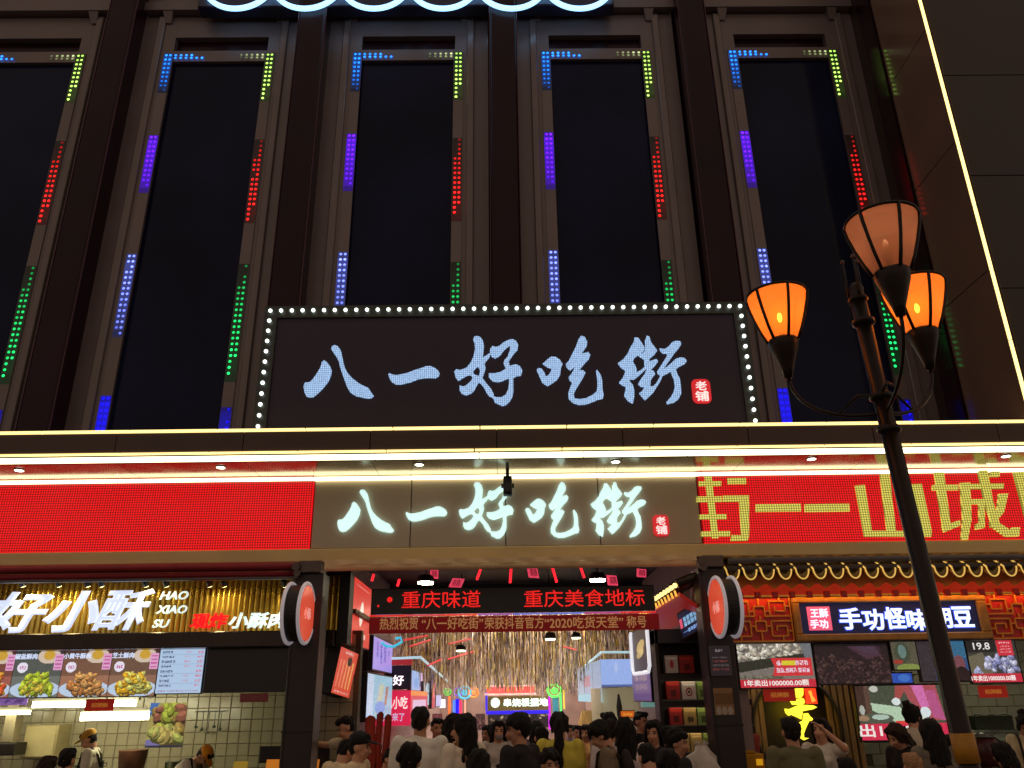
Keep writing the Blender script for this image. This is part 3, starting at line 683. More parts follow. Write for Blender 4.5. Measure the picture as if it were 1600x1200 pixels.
for desc, x0, x1, bg, cols, tt in panels:
    yo = -(x0+x1)/2*0.012
    t = board('menu_panel', 'lit menu panel showing '+desc, 'menu board', x0, 1018+yo, x1, 1090+yo, YM, food(bg, cols, (186, 204, 226)), m_scr, group='lit menu panels over the fried snack counter')
    if x0 > 0: textZ('title_lettering', tt, x0+4, 1022+yo, x0+(x1-x0)*(0.62 if len(tt) == 5 else 0.52), 1031+yo, YM-0.006, m_nm, t, bold=0.03, depth=0.004)
p = Pic(90, 88, (176, 200, 228))
for i in range(8):
    p.writing(0.05, 0.05+i*0.108, 0.05+0.3*(0.8+0.25*((i*7) % 3)/2), 0.1+i*0.108, (70, 80, 110), 4+(i*5) % 3, 0.7)
    if i not in (4, 7): p.writing(0.56, 0.05+i*0.108, 0.7, 0.09+i*0.108, (210, 120, 150), 3, 0.5)
    p.writing(0.84, 0.05+i*0.108, 0.97, 0.1+i*0.108, (215, 95, 130), 2, 0.55)
    p.rect(0.04, 0.125+i*0.108, 0.97, 0.131+i*0.108, (150, 170, 205))
p.writing(0.05, 0.93, 0.95, 0.97, (170, 120, 150), 18)
board('menu_panel', 'pale blue lit price list with rows of dark and pink writing', 'menu board', 247, 1014, 317, 1083, YM, p, m_scr, group='lit menu panels over the fried snack counter')
tv = thing('switched_off_screen', 'large black switched off screen left of the charcoal post', 'screen', (-3.3, 10.9, 2.3))
X0, X1, Z0, Z1 = span(320, 1012, 449, 1082, 10.88)
obj('screen_body', MB().bbox(X0, X1, 10.88, 10.95, Z0, Z1, 0.008), mat('tv_black', (22, 18, 20), 0.2), tv)
obj('bracket', MB().box((X0+X1)/2-0.02, (X0+X1)/2+0.02, 10.9, 10.93, Z1+0.001, Z1+0.12), m_dark, tv)
# kitchen behind
YK = 13.6
kitch = struct('shop_wall', MB().box(-10.5, -2.75, YK+0.015, YK+0.2, 0, 4.2).box(-2.75, -2.6, 10.8, YK+0.2, 0, 4.2), m_grout, label='grouted wall behind the fried snack kitchen')
tl = MB().bbox(-0.083, 0.083, -0.012, 0.0, -0.083, 0.083, 0.006).mesh('tile'); tl.materials.append(m_tile)
ncol = 0; xx = -2.86
cnt = 0
for j in range(9):
    z = 0.93+0.172*j
    for i in range(33):
        x = -2.87-0.172*i
        put('tile', tl, (x, YK+0.014, z), kitch); cnt += 1
rest = MB()
for j in range(9, 17):
    for i in range(33):
        x, z = -2.87-0.172*i, 0.93+0.172*j; rest.bbox(x-0.083, x+0.083, YK+0.002, YK+0.014, z-0.083, z+0.083, 0.006)
for j in range(17):
    for i in range(33, 44):
        x, z = -2.87-0.172*i, 0.93+0.172*j; rest.bbox(x-0.083, x+0.083, YK+0.002, YK+0.014, z-0.083, z+0.083, 0.006)
obj('tile_field', rest, m_tile, kitch, kind='stuff')
# near side wall beside the post (left flank of the arcade), tiled
sw = struct('side_wall', MB().box(-2.72, -1.95, 11.35, 11.5, 0, 2.84), m_grout, label='cream tiled pier just left of the arcade')
for j in range(15):
    for i in range(4):
        put('tile', tl, (-2.62+0.172*i, 11.348, 0.3+0.172*j), sw)
struct('shop_ceiling', MB().box(-10.5, -2.0, 11.12, YK+0.2, 3.05, 3.1), mat('shop_ceiling', (120, 108, 84), 0.7))
m_fluor = mat('tube_light', (255, 255, 230), emit=(255, 250, 206), es=24.0)
for lab, a, b, yy, Y, hh in (('upper long fluorescent tube over the kitchen', 50, 210, 1100, 12.3, 0.075), ('lower wide fluorescent tube nearer the yellow poster', 125, 236, 1119, 11.7, 0.10), ('left fluorescent tube at the picture edge', -60, 44, 1114, 12.6, 0.05)):
    t = thing('tube_light', lab, 'light', (at((a+b)/2, yy, Y).x, Y, at(a, yy, Y).z), 'tube lights over the kitchen')
    X0, X1 = at(a, yy, Y).x, at(b, yy, Y).x; Z = at((a+b)/2, yy, Y).z
    obj('lit_tube', MB().bbox(X0, X1, Y, Y+0.06, Z-hh/2, Z+hh/2, 0.015), m_fluor, t)
    obj('fitting', MB().box(X0-0.04, X1+0.04, Y+0.02, Y+0.1, Z+hh/2+0.002, Z+hh/2+0.05), mat('white_fitting', (190, 186, 170), 0.4), t)
    obj('hanger', MB().tube([(X0+0.3, Y+0.05, Z+hh/2+0.05), (X0+0.3, Y+0.05, 3.04)], 0.008, 6), m_dark, t)
def card(label, x0, y0, x1, y1, Y, n=3):
    X0, X1, Z0, Z1 = span(x0, y0, x1, y1, Y)
    t = thing('hanging_card', label, 'sign', ((X0+X1)/2, Y, Z0), 'red hanging cards with gold print')
    obj('card', MB().box(X0, X1, Y, Y+0.008, Z0, Z1), mat('red_card', (206, 40, 24), 0.5, emit=(180, 40, 26), es=0.25), t)
    textZ('gold_print', '招牌'+'酥'*(n-2), x0+(x1-x0)*0.22, y0+(y1-y0)*0.32, x1-(x1-x0)*0.2, y1-(y1-y0)*0.3, Y-0.001, mat('gold_print', (226, 160, 70), 0.5, emit=(226, 150, 60), es=0.25), t, depth=0.003, bold=0.02)
card('red card with gold characters in front of the kitchen tubes', 133, 1092, 178, 1111, 11.2)
pos = thing('hanging_poster', 'tall yellow fried food poster hanging at the kitchen side', 'poster', (at(260, 1130, 11.3).x, 11.3, 1.6))
p = Pic(60, 84, (206, 190, 110)); p.poly([(0, 0), (0.25, 0), (0, 0.35)], (90, 140, 220)); p.heap(0.25, 0.05, 1, 0.75, [(205, 214, 80), (222, 190, 90), (206, 170, 90), (190, 120, 90)], 60, 0.17, 0.45)
p.ell(0.4, 1.0, 0.75, 0.2, (150, 140, 200)); p.heap(0.1, 0.6, 0.9, 0.82, [(212, 214, 110), (226, 200, 110)], 30, 0.16, 0.4); p.rect(0, 0.95, 1, 1, (60, 55, 80)); p.grain(8)
X0, X1, Z0, Z1 = span(231, 1098, 289, 1168, 11.3)
obj('sheet', MB().box(X0, X1, 11.3, 11.31, Z0, Z1), mat('sheet_back', (200, 196, 180), 0.6), pos)
picture('picture', p, (X0, 11.3, Z0), (X1-X0, 0, 0), (0, 0, Z1-Z0), attr_mat('backlit_print', 0.55, 0.4), pos)
# purple strip, small labels, till furniture
pp = thing('purple_strip_sign', 'purple strip sign with dark lettering at the left edge under the menu panels', 'sign', (at(20, 1098, 11.0).x, 11.0, 2.0))
X0, X1, Z0, Z1 = span(-40, 1091, 42, 1102, 11.0)
obj('strip', MB().box(X0, X1, 11.0, 11.02, Z0, Z1), mat('purple_strip', (150, 110, 190), 0.5, emit=(160, 120, 200), es=0.5), pp)
textZ('strip_lettering', '好吃不贵', -36, 1093, 38, 1100, 10.998, mat('deep_violet', (50, 30, 90), 0.6), pp, depth=0.003, shear=0.3)
sh = thing('small_sign_strip', 'small pink strip sign under the black screen', 'sign', (at(392, 1086, 10.9).x, 10.9, 2.0))
X0, X1, Z0, Z1 = span(375, 1083, 419, 1097, 10.9)
obj('strip', MB().box(X0, X1, 10.9, 10.91, Z0, Z1), mat('pink_strip', (150, 70, 72), 0.5, var=0.3, vs=30), sh)
def counter(label, X0, X1, Y0, Y1, Z, col, topc):
    t = thing('counter', label, 'counter', ((X0+X1)/2, Y0, 0))
    obj('cabinet', MB().bbox(X0, X1, Y0, Y1, 0.03, Z-0.04, 0.01), mat('cabinet_%d' % col[0], col, 0.45, var=0.15), t)
    obj('worktop', MB().bbox(X0-0.03, X1+0.03, Y0-0.04, Y1+0.03, Z-0.038, Z, 0.008), mat('worktop_%d' % topc[0], topc, 0.25, 0.6, var=0.15), t)
    n = int((X1-X0)/0.8)
    for i in range(n):
        w = (X1-X0)/n; obj('front_panel', MB().bbox(X0+i*w+0.02, X0+(i+1)*w-0.02, Y0-0.018, Y0-0.002, 0.1, Z-0.1, 0.006), mat('counter_panel_%d' % col[0], tuple(min(255, c+25) for c in col), 0.4, var=0.12), t)
    return t
counter('long serving counter of the fried snack shop', -8.5, -2.62, 10.55, 11.15, 1.04, (70, 58, 44), (130, 126, 118))
def till(label, px, py, Y, w, h, col, zb=1.04):
    c = at(px, py, Y); t = thing('counter_display', label, 'display', (c.x, Y, zb), 'small displays on the counters')
    M = Matrix.Translation(c)
    obj('display_panel', MB().slab((c.x-w/2, Y, c.z-h), (w, 0, 0), (0, 0.05, h), (0, 0.03, -0.005)), mat('display_%d_%d' % (col[0], col[1]), col, 0.4, emit=col, es=0.4), t)
    obj('display_foot', MB().box(c.x-w*0.3, c.x+w*0.3, Y-0.04, Y+0.1, zb+0.001, zb+0.015).tube([(c.x, Y+0.05, zb+0.015), (c.x, Y+0.05, c.z-h*0.6)], 0.015, 8), m_black, t)
till('small orange lit order card by the charcoal post', 427, 1187, 10.72, 0.18, 0.14, (235, 140, 40))
till('narrow orange lit card just right of the charcoal post', 491, 1187, 10.72, 0.1, 0.14, (225, 130, 40))
till('dull yellow card on the fried snack counter', 375, 1190, 10.72, 0.17, 0.10, (170, 140, 40))
mon = thing('cash_register_monitor', 'dark till monitor seen from behind beside the charcoal post', 'monitor', (at(425, 1175, 11.0).x, 11.0, 1.041))
X0, X1, Z0, Z1 = span(406, 1166, 446, 1192, 11.0)
obj('monitor_shell', MB().bbox(X0, X1, 10.98, 11.02, Z0, Z1, 0.01), m_black, mon); obj('stand', MB().box((X0+X1)/2-0.03, (X0+X1)/2+0.03, 11.02, 11.05, 1.06, Z1-0.05).box((X0+X1)/2-0.1, (X0+X1)/2+0.1, 10.95, 11.12, 1.041, 1.06), m_black, mon)
mon2 = thing('cash_register_monitor', 'dark till monitor just right of the charcoal post under the reaching worker', 'monitor', (at(500, 1175, 11.0).x, 11.0, 1.041))
X0, X1, Z0, Z1 = span(484, 1163, 515, 1192, 10.9)
obj('monitor_shell', MB().bbox(X0, X1, 10.88, 10.92, Z0, Z1, 0.01), m_black, mon2); obj('stand', MB().box((X0+X1)/2-0.03, (X0+X1)/2+0.03, 10.921, 10.95, 1.0, Z1-0.05), m_black, mon2)
hood = thing('extractor_duct', 'pale square extractor duct ending in a dark head above the stove', 'extractor', (at(18, 1150, 13.0).x, 13.0, 1.6))
X0, X1, Z0, Z1 = span(10, 1122, 27, 1160, 13.0)
obj('duct', MB().bbox(X0, X1, 12.9, 13.1, Z0, 2.9, 0.01), mat('duct_steel', (150, 138, 112), 0.4, 0.5, var=0.15), hood)
obj('duct_head', MB().bbox(X0-0.1, X1+0.1, 12.85, 13.15, Z0-0.17, Z0-0.002, 0.015), m_dark, hood)
bas = thing('food_bin', 'brown food bin standing on the kitchen shelf', 'bin', (at(207, 1185, 12.4).x, 12.4, 1.2))
c = at(207, 1185, 12.4)
obj('bin_body', MB().lathe([(0.16, -0.2), (0.19, 0.1), (0.2, 0.11), (0.17, 0.11)], (c.x, 12.4, c.z), 16), mat('brown_bin', (116, 74, 56), 0.5, var=0.2), bas, smooth=True)
obj('bin_shelf', MB().box(c.x-1.2, c.x+1.2, 12.2, 12.7, c.z-0.26, c.z-0.2).box(c.x-1.2, c.x-1.14, 12.2, 12.7, 0.0, c.z-0.26).box(c.x+1.14, c.x+1.2, 12.2, 12.7, 0.0, c.z-0.26), mat('steel_shelf', (130, 122, 104), 0.35, 0.7, var=0.2), bas)
# extractor pipes / kettle on the left
box_ = thing('kitchen_cabinet', 'cream wall cabinet at the kitchen back wall', 'cabinet', (at(70, 1150, 13.4).x, 13.4, 1.2))
X0, X1, Z0, Z1 = span(36, 1133, 88, 1185, 13.2)
obj('carcass', MB().bbox(X0, X1, 13.2, 13.59, Z0, Z1, 0.008), mat('cream_cabinet', (176, 160, 116), 0.4, var=0.08), box_)
obj('door', MB().bbox(X0+0.02, X1-0.02, 13.18, 13.198, Z0+0.02, Z1-0.02, 0.006), mat('cream_door', (186, 170, 126), 0.35, var=0.08), box_)

# ================================================================== ARCADE (food street inside)
m_awall = mat('arcade_wall', (150, 132, 128), 0.6, var=0.15, vs=2); m_aceil = mat('arcade_ceiling', (12, 11, 13), 0.5, var=0.2, vs=2)
struct('arcade_wall', MB().box(-2.6, -2.3, 11.5, 30, 0, 5.2), m_awall, label='left wall of the arcade')
struct('arcade_wall', MB().box(2.75, 3.0, 10.6, 30, 0, 5.2), m_awall, label='right wall of the arcade')
struct('arcade_end_wall', MB().box(-2.6, 3.0, 30, 30.3, 0, 5.2), mat('end_wall', (132, 112, 106), 0.6, var=0.3, vs=1.5), label='back wall of the arcade')
struct('arcade_ceiling', MB().box(-2.6, 3.0, 10.46, 16.4, 4.1, 4.2).box(-2.6, 3.0, 10.46, 10.6, 3.56, 4.1).box(-2.3, 2.75, 16.41, 16.5, 3.72, 4.099), m_aceil, label='black ceiling of the arcade')  # last box: added unseen drop beam that blocks the rear panel light
struct('arcade_ceiling', MB().box(-2.3, 2.75, 16.41, 30.0, 4.1, 4.2), mat('pale_ceiling', (214, 200, 192), 0.7), label='pale rear ceiling of the arcade')  # rear ceiling, out of view, made pale to bounce light onto the tinsel
struct('arcade_floor', MB().box(-2.6, 3.0, 9.6, 30, 0.002, 0.02), mat('arcade_tile', (120, 112, 104), 0.15, var=0.15, vs=3))
m_redneon = mat('red_neon', (255, 40, 50), emit=(255, 36, 48), es=1.6); m_pinkp = mat('pink_tag', (230, 60, 90), 0.4, emit=(235, 70, 100), es=0.75)
for i, (x0, y0, x1, y1) in enumerate([(584, 900, 581, 908), (624, 908, 621, 916), (799, 886, 797, 911), (752, 889, 745, 906), (862, 886, 870, 910), (906, 886, 913, 903)]):
    Y = 12.6; a, b = at(x0, y0-3, Y), at(x1, y1, Y)
    t = thing('neon_stick', ['short', 'tiny', 'long straight', 'slanting', 'long slanting', 'rightmost slanting'][i]+' red neon stick hanging under the black arcade ceiling', 'neon light', a, 'red neon sticks under the arcade ceiling')
    obj('neon_tube', MB().tube([a, b], 0.02, 8), m_redneon, t); obj('hanger_wire', MB().tube([a, (a.x, a.y, 4.1)], 0.004, 5), m_black, t)
for i, (x0, y0, x1, y1, sl) in enumerate([(672, 889, 688, 903, 0), (701, 903, 726, 917, 0.6), (826, 886, 848, 902, -0.3), (950, 898, 972, 914, -0.2), (995, 888, 1016, 901, 0.1)]):
    Y = 12.4; a, b = at(x0, y1, Y), at(x1, y0, Y); w = b.x-a.x; h = b.z-a.z
    t = thing('hanging_tag', ['small upright', 'slanting', 'left tilted', 'pink right hand', 'farthest right'][i]+' pink lit tag hanging over the arcade entrance', 'hanging tag', a, 'pink tags hanging over the arcade entrance')
    obj('tag_plate', MB().slab(a, (w*0.75, 0.1, 0), (w*0.4*sl, 0, h), (0, 0.02, 0)), m_pinkp, t)
    text('tag_lettering', '囍', a+Vector((w*0.15, 0.0, h*0.15)), (w*0.5, 0.06, 0), (w*0.25*sl, 0, h*0.7), mat('tag_dark', (130, 20, 50), 0.5), t, depth=0.004)
def disc_light(label, px, py, Y, r, es=70):
    c = at(px, py, Y); t = thing('ceiling_light', label, 'ceiling light', c, 'round ceiling lights in the arcade')
    obj('lamp_lens', MB().lathe([(r, 0), (r, 0.02)], c, 20), mat('warm_disc_%g' % es, (255, 250, 220), emit=(255, 248, 210), es=es), t)
    obj('lamp_housing', MB().lathe([(r*1.12, 0.021), (r*1.12, 0.08), (r*0.8, 0.12)], c, 20), m_dark, t)
    obj('lamp_rod', MB().tube([(c.x, c.y, c.z+0.12), (c.x, c.y, 4.12)], 0.008, 6), m_dark, t)
disc_light('round white ceiling light left above the arcade entrance', 665, 912, 11.9, 0.11)
disc_light('round white ceiling light right above the arcade entrance', 934, 908, 11.9, 0.11)
# scrolling text bar and banner
YT = 10.75
bar = thing('scrolling_text_bar', 'black scrolling light bar with red characters above the arcade entrance', 'sign', (0, YT, 3.0))
X0, X1, Z0, Z1 = span(580, 917, 1023, 957, YT)
obj('bar_housing', MB().bbox(X0, X1, YT, YT+0.08, Z0, Z1, 0.008), mat('bar_black', (18, 14, 18), 0.25, var=0.2), bar)
m_redtxt = led_matrix('red_text_diodes', (255, 34, 30), 1.5, 0.019, 0.4, 0.1)
for s, x0, x1, yo in (('重庆味道', 628, 751, 0), ('重庆美食地标', 819, 1007, -2)):
    textZ('running_character', s, x0, 923+yo, x1, 950+yo, YT-0.002, m_redtxt, bar, depth=0.004, bold=0.004)
for a_, b_, r_ in ((609, 937, 0.035), (591, 947, 0.015)): obj('running_dot', MB().ball((at(a_, b_, YT).x, YT-0.004, at(a_, b_, YT).z), r_, 0.004, r_), m_redtxt, bar)
ln = thing('neon_line', 'thin red and blue neon line between the text bar and the maroon banner', 'neon light', (0, YT-0.05, Z0-0.02))
xa = X0
for i in range(8):
    xb = xa+(X1-X0)/8; c = [(255, 50, 40), (230, 80, 90), (255, 70, 60), (170, 90, 190), (120, 120, 230), (110, 130, 240), (200, 70, 150), (255, 50, 60)][i]
    obj('line_segment', MB().tube([(xa, YT-0.03, Z0-0.022), (xb-0.005, YT-0.03, Z0-0.022)], 0.011, 6), mat('line_%d' % i, c, emit=c, es=0.7), ln); xa = xb
ban = thing('banner', 'maroon cloth banner with dull gold congratulation writing across the arcade entrance', 'banner', (0, YT-0.02, 2.8))
X0, X1, Z0, Z1 = span(577, 962, 1030, 987, YT-0.02)
mb = MB(); n = 60; vs = []
for i in range(n+1):
    xx = X0+(X1-X0)*i/n
    for z in (Z0, (Z0+Z1)/2, Z1): vs.append((xx, YT-0.02+0.006*math.sin(i*0.9)+0.004*math.sin(i*2.3), z))
mb.add(vs, [(3*i+j, 3*i+3+j, 3*i+4+j, 3*i+1+j) for i in range(n) for j in (0, 1)])
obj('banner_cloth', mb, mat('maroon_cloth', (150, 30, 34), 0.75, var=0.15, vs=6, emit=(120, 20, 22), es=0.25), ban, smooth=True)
m_goldtxt = mat('gold_writing', (214, 160, 96), 0.6, emit=(190, 140, 90), es=0.4)
for s, x0, x1 in (('热烈祝贺', 593, 653), ('“八一好吃街”', 659, 755), ('荣获抖音官方', 757, 850), ('“2020吃货天堂”', 851, 974), ('称号', 979, 1010)):
    textZ('banner_lettering', s, x0, 965-(x0-593)*0.008, x1, 984-(x0-593)*0.008, YT-0.032, m_goldtxt, ban, depth=0.002, bold=0.014)
# side signs: planes along the arcade
def side_board(name, label, cat, xn, xf, yt, yb, X, pic, m, group=None, th=0.08, col=(30, 26, 30)):
    """sign hung along the arcade wall: near edge at xn (heights yt..yb), far edge at xf"""
    Yn, Yf = Yof(xn, (yt+yb)/2, X), Yof(xf, (yt+yb)/2, X); z1, z0 = at(xn, yt, Yn).z, at(xn, yb, Yn).z
    t = thing(name, label, cat, (X, Yn, z0), group); s = 1 if X > 0 else -1
    obj('housing', MB().slab((X+s*0.002, Yn, z0-0.02), (0, Yf-Yn, 0), (0, 0, z1-z0+0.04), (s*th, 0, 0)), mat('housing_%d_%d_%d' % col, col, 0.4), t)
    if s < 0: o, u = (X, Yn, z0), (0, Yf-Yn, 0)
    else: o, u = (X, Yf, z0), (0, Yn-Yf, 0)
    picture('picture', pic, o, u, (0, 0, z1-z0), m, t); return t, Vector(o), Vector(u), Vector((0, 0, z1-z0))
p = Pic(50, 100, (222, 62, 52)); p.ell(0.5, 0.5, 0.09, 0.2, (250, 235, 220), 0.1); p.rect(0.25, 0.8, 0.75, 0.88, (240, 200, 190)); p.rect(0.2, 0.08, 0.9, 0.1, (240, 150, 140)); p.grain(5)
m_glow = attr_mat('glow_print', 0.85, 0.35)
side_board('red_light_box', 'tall glowing red light box with a white figure shape left of the text bar', 'sign', 549, 579, 899, 1004, -2.08, p, m_glow)
p = Pic(50, 70, (226, 86, 64)); 
for i in range(5): p.poly([(0.12+i*0.17, 0.25), (0.2+i*0.17, 0.25), (0.16+i*0.17, 0.85), (0.1+i*0.17, 0.85)], (244, 130+12*i, 100))
p.ell(0.62, 0.24, 0.13, 0.1, (70, 50, 30)); p.writing(0.3, 0.05, 0.75, 0.1, (250, 200, 190), 6); p.writing(0.1, 0.92, 0.9, 0.96, (250, 180, 170), 5); p.grain(5)
t = thing('leaning_menu_box', 'glowing orange red menu box leaning out below the tall red light box', 'sign', at(535, 1090, 10.9))
o = at(517, 1082, 10.8); e = at(545, 1091, 11.35); h = at(533, 1010, 10.8)
obj('box_shell', MB().slab(o, e-o, h-o, Vector((-0.17, 0.05, 0))), m_black, t); picture('picture', p, o, e-o, h-o, m_glow, t, 0.004)
pb = struct('corner_panel', MB().box(gx1+0.012, -2.02, 10.7, 10.98, b0+0.02, 3.54), m_black, label='black corner panel where the gold wall meets the arcade')
p = Pic(44, 60, (176, 156, 238)); 
for cx, y0, n in ((0.2, 0.12, 5), (0.38, 0.1, 7), (0.58, 0.12, 6), (0.8, 0.28, 2)):
    for i in range(n): p.writing(cx-0.06, y0+i*0.1, cx+0.06, y0+i*0.1+0.075, (64, 40, 190), 1, 0.7)
p.grain(4)
side_board('purple_notice', 'lavender glowing notice with dark violet columns of writing on the arcade left wall', 'sign', 583, 613, 994, 1045, -2.05, p, m_glow)
p = Pic(50, 90, (150, 196, 220)); p.rect(0, 0, 0.22, 1, (196, 214, 240)); p.poly([(0.45, 0.2), (0.65, 0.2), (0.5, 0.9), (0.3, 0.9)], (190, 200, 180)); p.poly([(0.72, 0.25), (0.82, 0.25), (0.75, 0.7), (0.66, 0.7)], (170, 120, 100)); p.ell(0.5, 0.75, 0.2, 0.15, (120, 160, 230)); p.grain(14)
side_board('pale_poster', 'tall pale blue glowing poster below the lavender notice', 'poster', 573, 612, 1052, 1126, -1.98, p, m_glow)
# red snack kiosk sign, front and flank
Yk = 15.2
ks = thing('kiosk_sign', 'crimson glowing kiosk sign with white snack characters on the arcade left side', 'sign', (at(625, 1105, Yk).x, Yk, 1.6))
X0, X1, Z0, Z1 = span(588, 1079, 641, 1134, Yk)
m_crim = mat('crimson_lit', (210, 30, 70), 0.4, emit=(214, 34, 74), es=0.85)
obj('sign_box', MB().box(X0, X1, Yk, Yk+3.2, Z0, Z1), m_crim, ks)
textZ('sign_lettering', '特色小吃', 590, 1088, 637, 1108, Yk-0.002, m_swht, ks, depth=0.01, bold=0.02)
textZ('sign_lettering', '酥小来了', 592, 1114, 632, 1127, Yk-0.002, mat('pale_lit', (200, 190, 230), 0.5, emit=(200, 190, 230), es=0.7), ks, depth=0.01, bold=0.02)
p = Pic(40, 40, (214, 36, 70)); p.rect(0, 0, 1, 0.14, (240, 140, 60)); p.rect(0.1, 0.28, 0.9, 0.55, (225, 190, 220)); p.writing(0.15, 0.7, 0.85, 0.8, (240, 170, 190), 4)
picture('side_picture', p, (X1, Yk, Z0), (0, 3.2, 0), (0, 0, Z1-Z0), m_glow, ks, 0.006)
kp = thing('neon_character_sign', 'black panel with a white neon character above the crimson kiosk sign', 'sign', (X0, Yk+0.1, Z1+0.05))
X0, X1, Z0, Z1 = span(600, 1040, 642, 1077, Yk+0.1)
obj('panel', MB().box(X0, X1, Yk+0.1, Yk+0.2, Z0, Z1), mat('plum_panel', (44, 32, 44), 0.4), kp)
textZ('neon_character', '好', 614, 1055, 631, 1071, Yk+0.09, mat('pinkwhite_neon', (255, 240, 245), emit=(255, 236, 244), es=1.6), kp, bold=0.015, depth=0.02)
obj('red_valance', MB().box(X0, X1+0.02, Yk+0.0, Yk+0.09, Z1+0.01, Z1+0.12), mat('red_valance', (190, 40, 44), 0.5, emit=(200, 50, 50), es=0.4), kp)
m_cyan = mat('pale_cyan_neon', (200, 230, 240), emit=(170, 205, 215), es=0.9)
def neon_run(label, pts, m, r=0.022, cat='neon light', group=None):
    P = [at(*q) for q in pts]; t = thing('neon_outline', label, cat, P[0], group); obj('neon_tube', MB().tube(P, r, 6), m, t); return t
neon_run('pale neon outline running along the left stall roof into the arcade', [(612, 1029, 14.6), (657, 1027, 14.6), (700, 1065, 22.0)], m_cyan)
neon_run('pale neon outline over the light blue stall box on the right', [(900, 1052, 21.0), (940, 1019, 14.8), (988, 1019, 14.8)], m_cyan)
neon_run('teal neon squiggle behind the banner at the top left of the arcade', [(596, 1004, 12.8), (604, 1010, 12.8), (616, 1010, 12.8), (628, 1003, 12.8), (626, 996, 12.8), (618, 998, 12.8)], mat('teal_neon', (60, 200, 230), emit=(50, 170, 205), es=1.0), 0.02)
# blue-white kiosk boxes further in on the left
p = Pic(40, 50, (160, 190, 240)); p.rect(0.75, 0, 1, 1, (225, 180, 225)); p.ell(0.4, 0.6, 0.2, 0.3, (120, 170, 230)); p.grain(8)
side_board('blue_menu_box', 'light blue menu box high on the arcade left wall beyond the crimson kiosk', 'sign', 643, 660, 1047, 1078, -1.82, p, m_glow)
p = Pic(30, 60, (170, 200, 215)); p.rect(0, 0.45, 1, 0.5, (60, 70, 80)); p.grain(10)
side_board('blue_menu_box', 'second pale blue menu box deeper along the arcade left wall', 'sign', 662, 672, 1066, 1102, -1.75, p, m_glow)
p = Pic(24, 50, (200, 56, 60)); p.rect(0.2, 0.2, 0.8, 0.6, (230, 110, 110)); p.grain(8)
side_board('narrow_red_sign', 'narrow red glowing sign deep on the arcade left wall', 'sign', 675, 680, 1066, 1106, -1.68, p, m_glow)
p = Pic(24, 30, (196, 196, 236)); p.grain(8)
side_board('small_white_sign', 'small lavender white sign beside the white lamp deep in the arcade', 'sign', 681, 689, 1086, 1104, -1.66, p, m_glow)
# far stalls: colour posts, round neon shapes, skewer shop sign
YF = 24.0
def far_box(name, label, cat, x0, y0, x1, y1, col, es, Y=YF, d=0.15, group=None):
    X0, X1, Z0, Z1 = span(x0, y0, x1, y1, Y); t = MB().bbox(X0, X1, Y, Y+d, Z0, Z1, 0.01)
    return tag(obj(name, t, mat('lit_%d_%d_%d_%g' % (col+(es,)), col, 0.4, emit=col, es=es)), label, cat, group)
far_box('lamp_box', 'bright white lamp box deep on the left of the arcade', 'lamp', 687, 1093, 695, 1106, (235, 240, 255), 1.5, 23)
for (x0, x1, y0, col, nm_) in ((700, 703, 1088, (226, 110, 50), 'orange'), (707, 711, 1094, (70, 120, 220), 'sky blue'), (711.5, 716.5, 1092, (20, 10, 255), 'deep blue'), (717.5, 721.5, 1094, (205, 50, 90), 'crimson'), (725, 727.5, 1090, (240, 150, 130), 'salmon')):
    far_box('light_post', nm_+' glowing upright post at the far left stalls', 'light post', x0, y0, x1, 1172, col, 0.95, YF, 0.12, 'coloured upright light posts deep in the arcade')
def far_ring(label, px, py, r, col, Y=YF, fill=False):
    c = at(px, py, Y); t = thing('round_neon', label, 'neon light', c, 'round neon shapes deep in the arcade'); rr = r/1250*Y
    pts = [c+Vector((rr*math.cos(a), 0, rr*0.9*math.sin(a))) for a in [2*math.pi*i/20 for i in range(21)]]
    m = mat('neon_%d_%d_%d' % col, col, emit=col, es=1.1)
    obj('neon_tube', MB().tube(pts, rr*0.2, 6, False), m, t)
    if fill: obj('neon_heart', MB().ball(c, rr*0.6, 0.03, rr*0.5), m, t)
far_ring('small green round neon above the orange post', 699, 1081, 5, (80, 180, 70), fill=True)
far_ring('violet round neon left of the teal one', 716, 1081, 6, (110, 70, 190))
far_ring('teal round neon shape between the violet and orange ones', 726, 1082, 9, (70, 165, 190), fill=True)
far_ring('orange round neon shape right of the teal one', 740, 1082, 7, (235, 130, 50), fill=True)
far_ring('flat bright green neon ring on the far right stall', 866, 1079, 9.5, (90, 235, 90), fill=True)
far_box('neon_post', 'magenta neon post at the left edge of the green ringed stall', 'neon light', 857, 1088, 860.5, 1140, (170, 30, 200), 1.0)
far_box('neon_post', 'teal glowing panel under the green neon ring', 'neon light', 864, 1090, 873, 1125, (50, 120, 140), 0.6)
far_box('neon_post', 'green neon post right under the green ring', 'neon light', 875, 1082, 878, 1118, (80, 215, 110), 0.9)
far_box('neon_post', 'thin yellow neon post right of the green one', 'neon light', 880.5, 1078, 882.5, 1108, (220, 190, 70), 0.8)
sk = thing('skewer_shop_sign', 'olive far shop sign with bright white characters and blue light edge', 'sign', (at(810, 1100, YF).x, YF, 1.8))
X0, X1, Z0, Z1 = span(762, 1087, 857, 1110, YF)
obj('sign_panel', MB().bbox(X0, X1, YF, YF+0.2, Z0, Z1, 0.01), mat('olive_panel', (96, 84, 40), 0.5, emit=(100, 86, 50), es=0.5), sk)
obj('blue_edge', MB().box(X0-0.05, X1, YF-0.04, YF+0.1, Z0-0.09, Z0-0.005).box(X0-0.06, X0-0.01, YF-0.04, YF+0.1, Z0, Z1+0.1), mat('blue_edge', (30, 20, 230), emit=(40, 26, 220), es=0.8), sk)
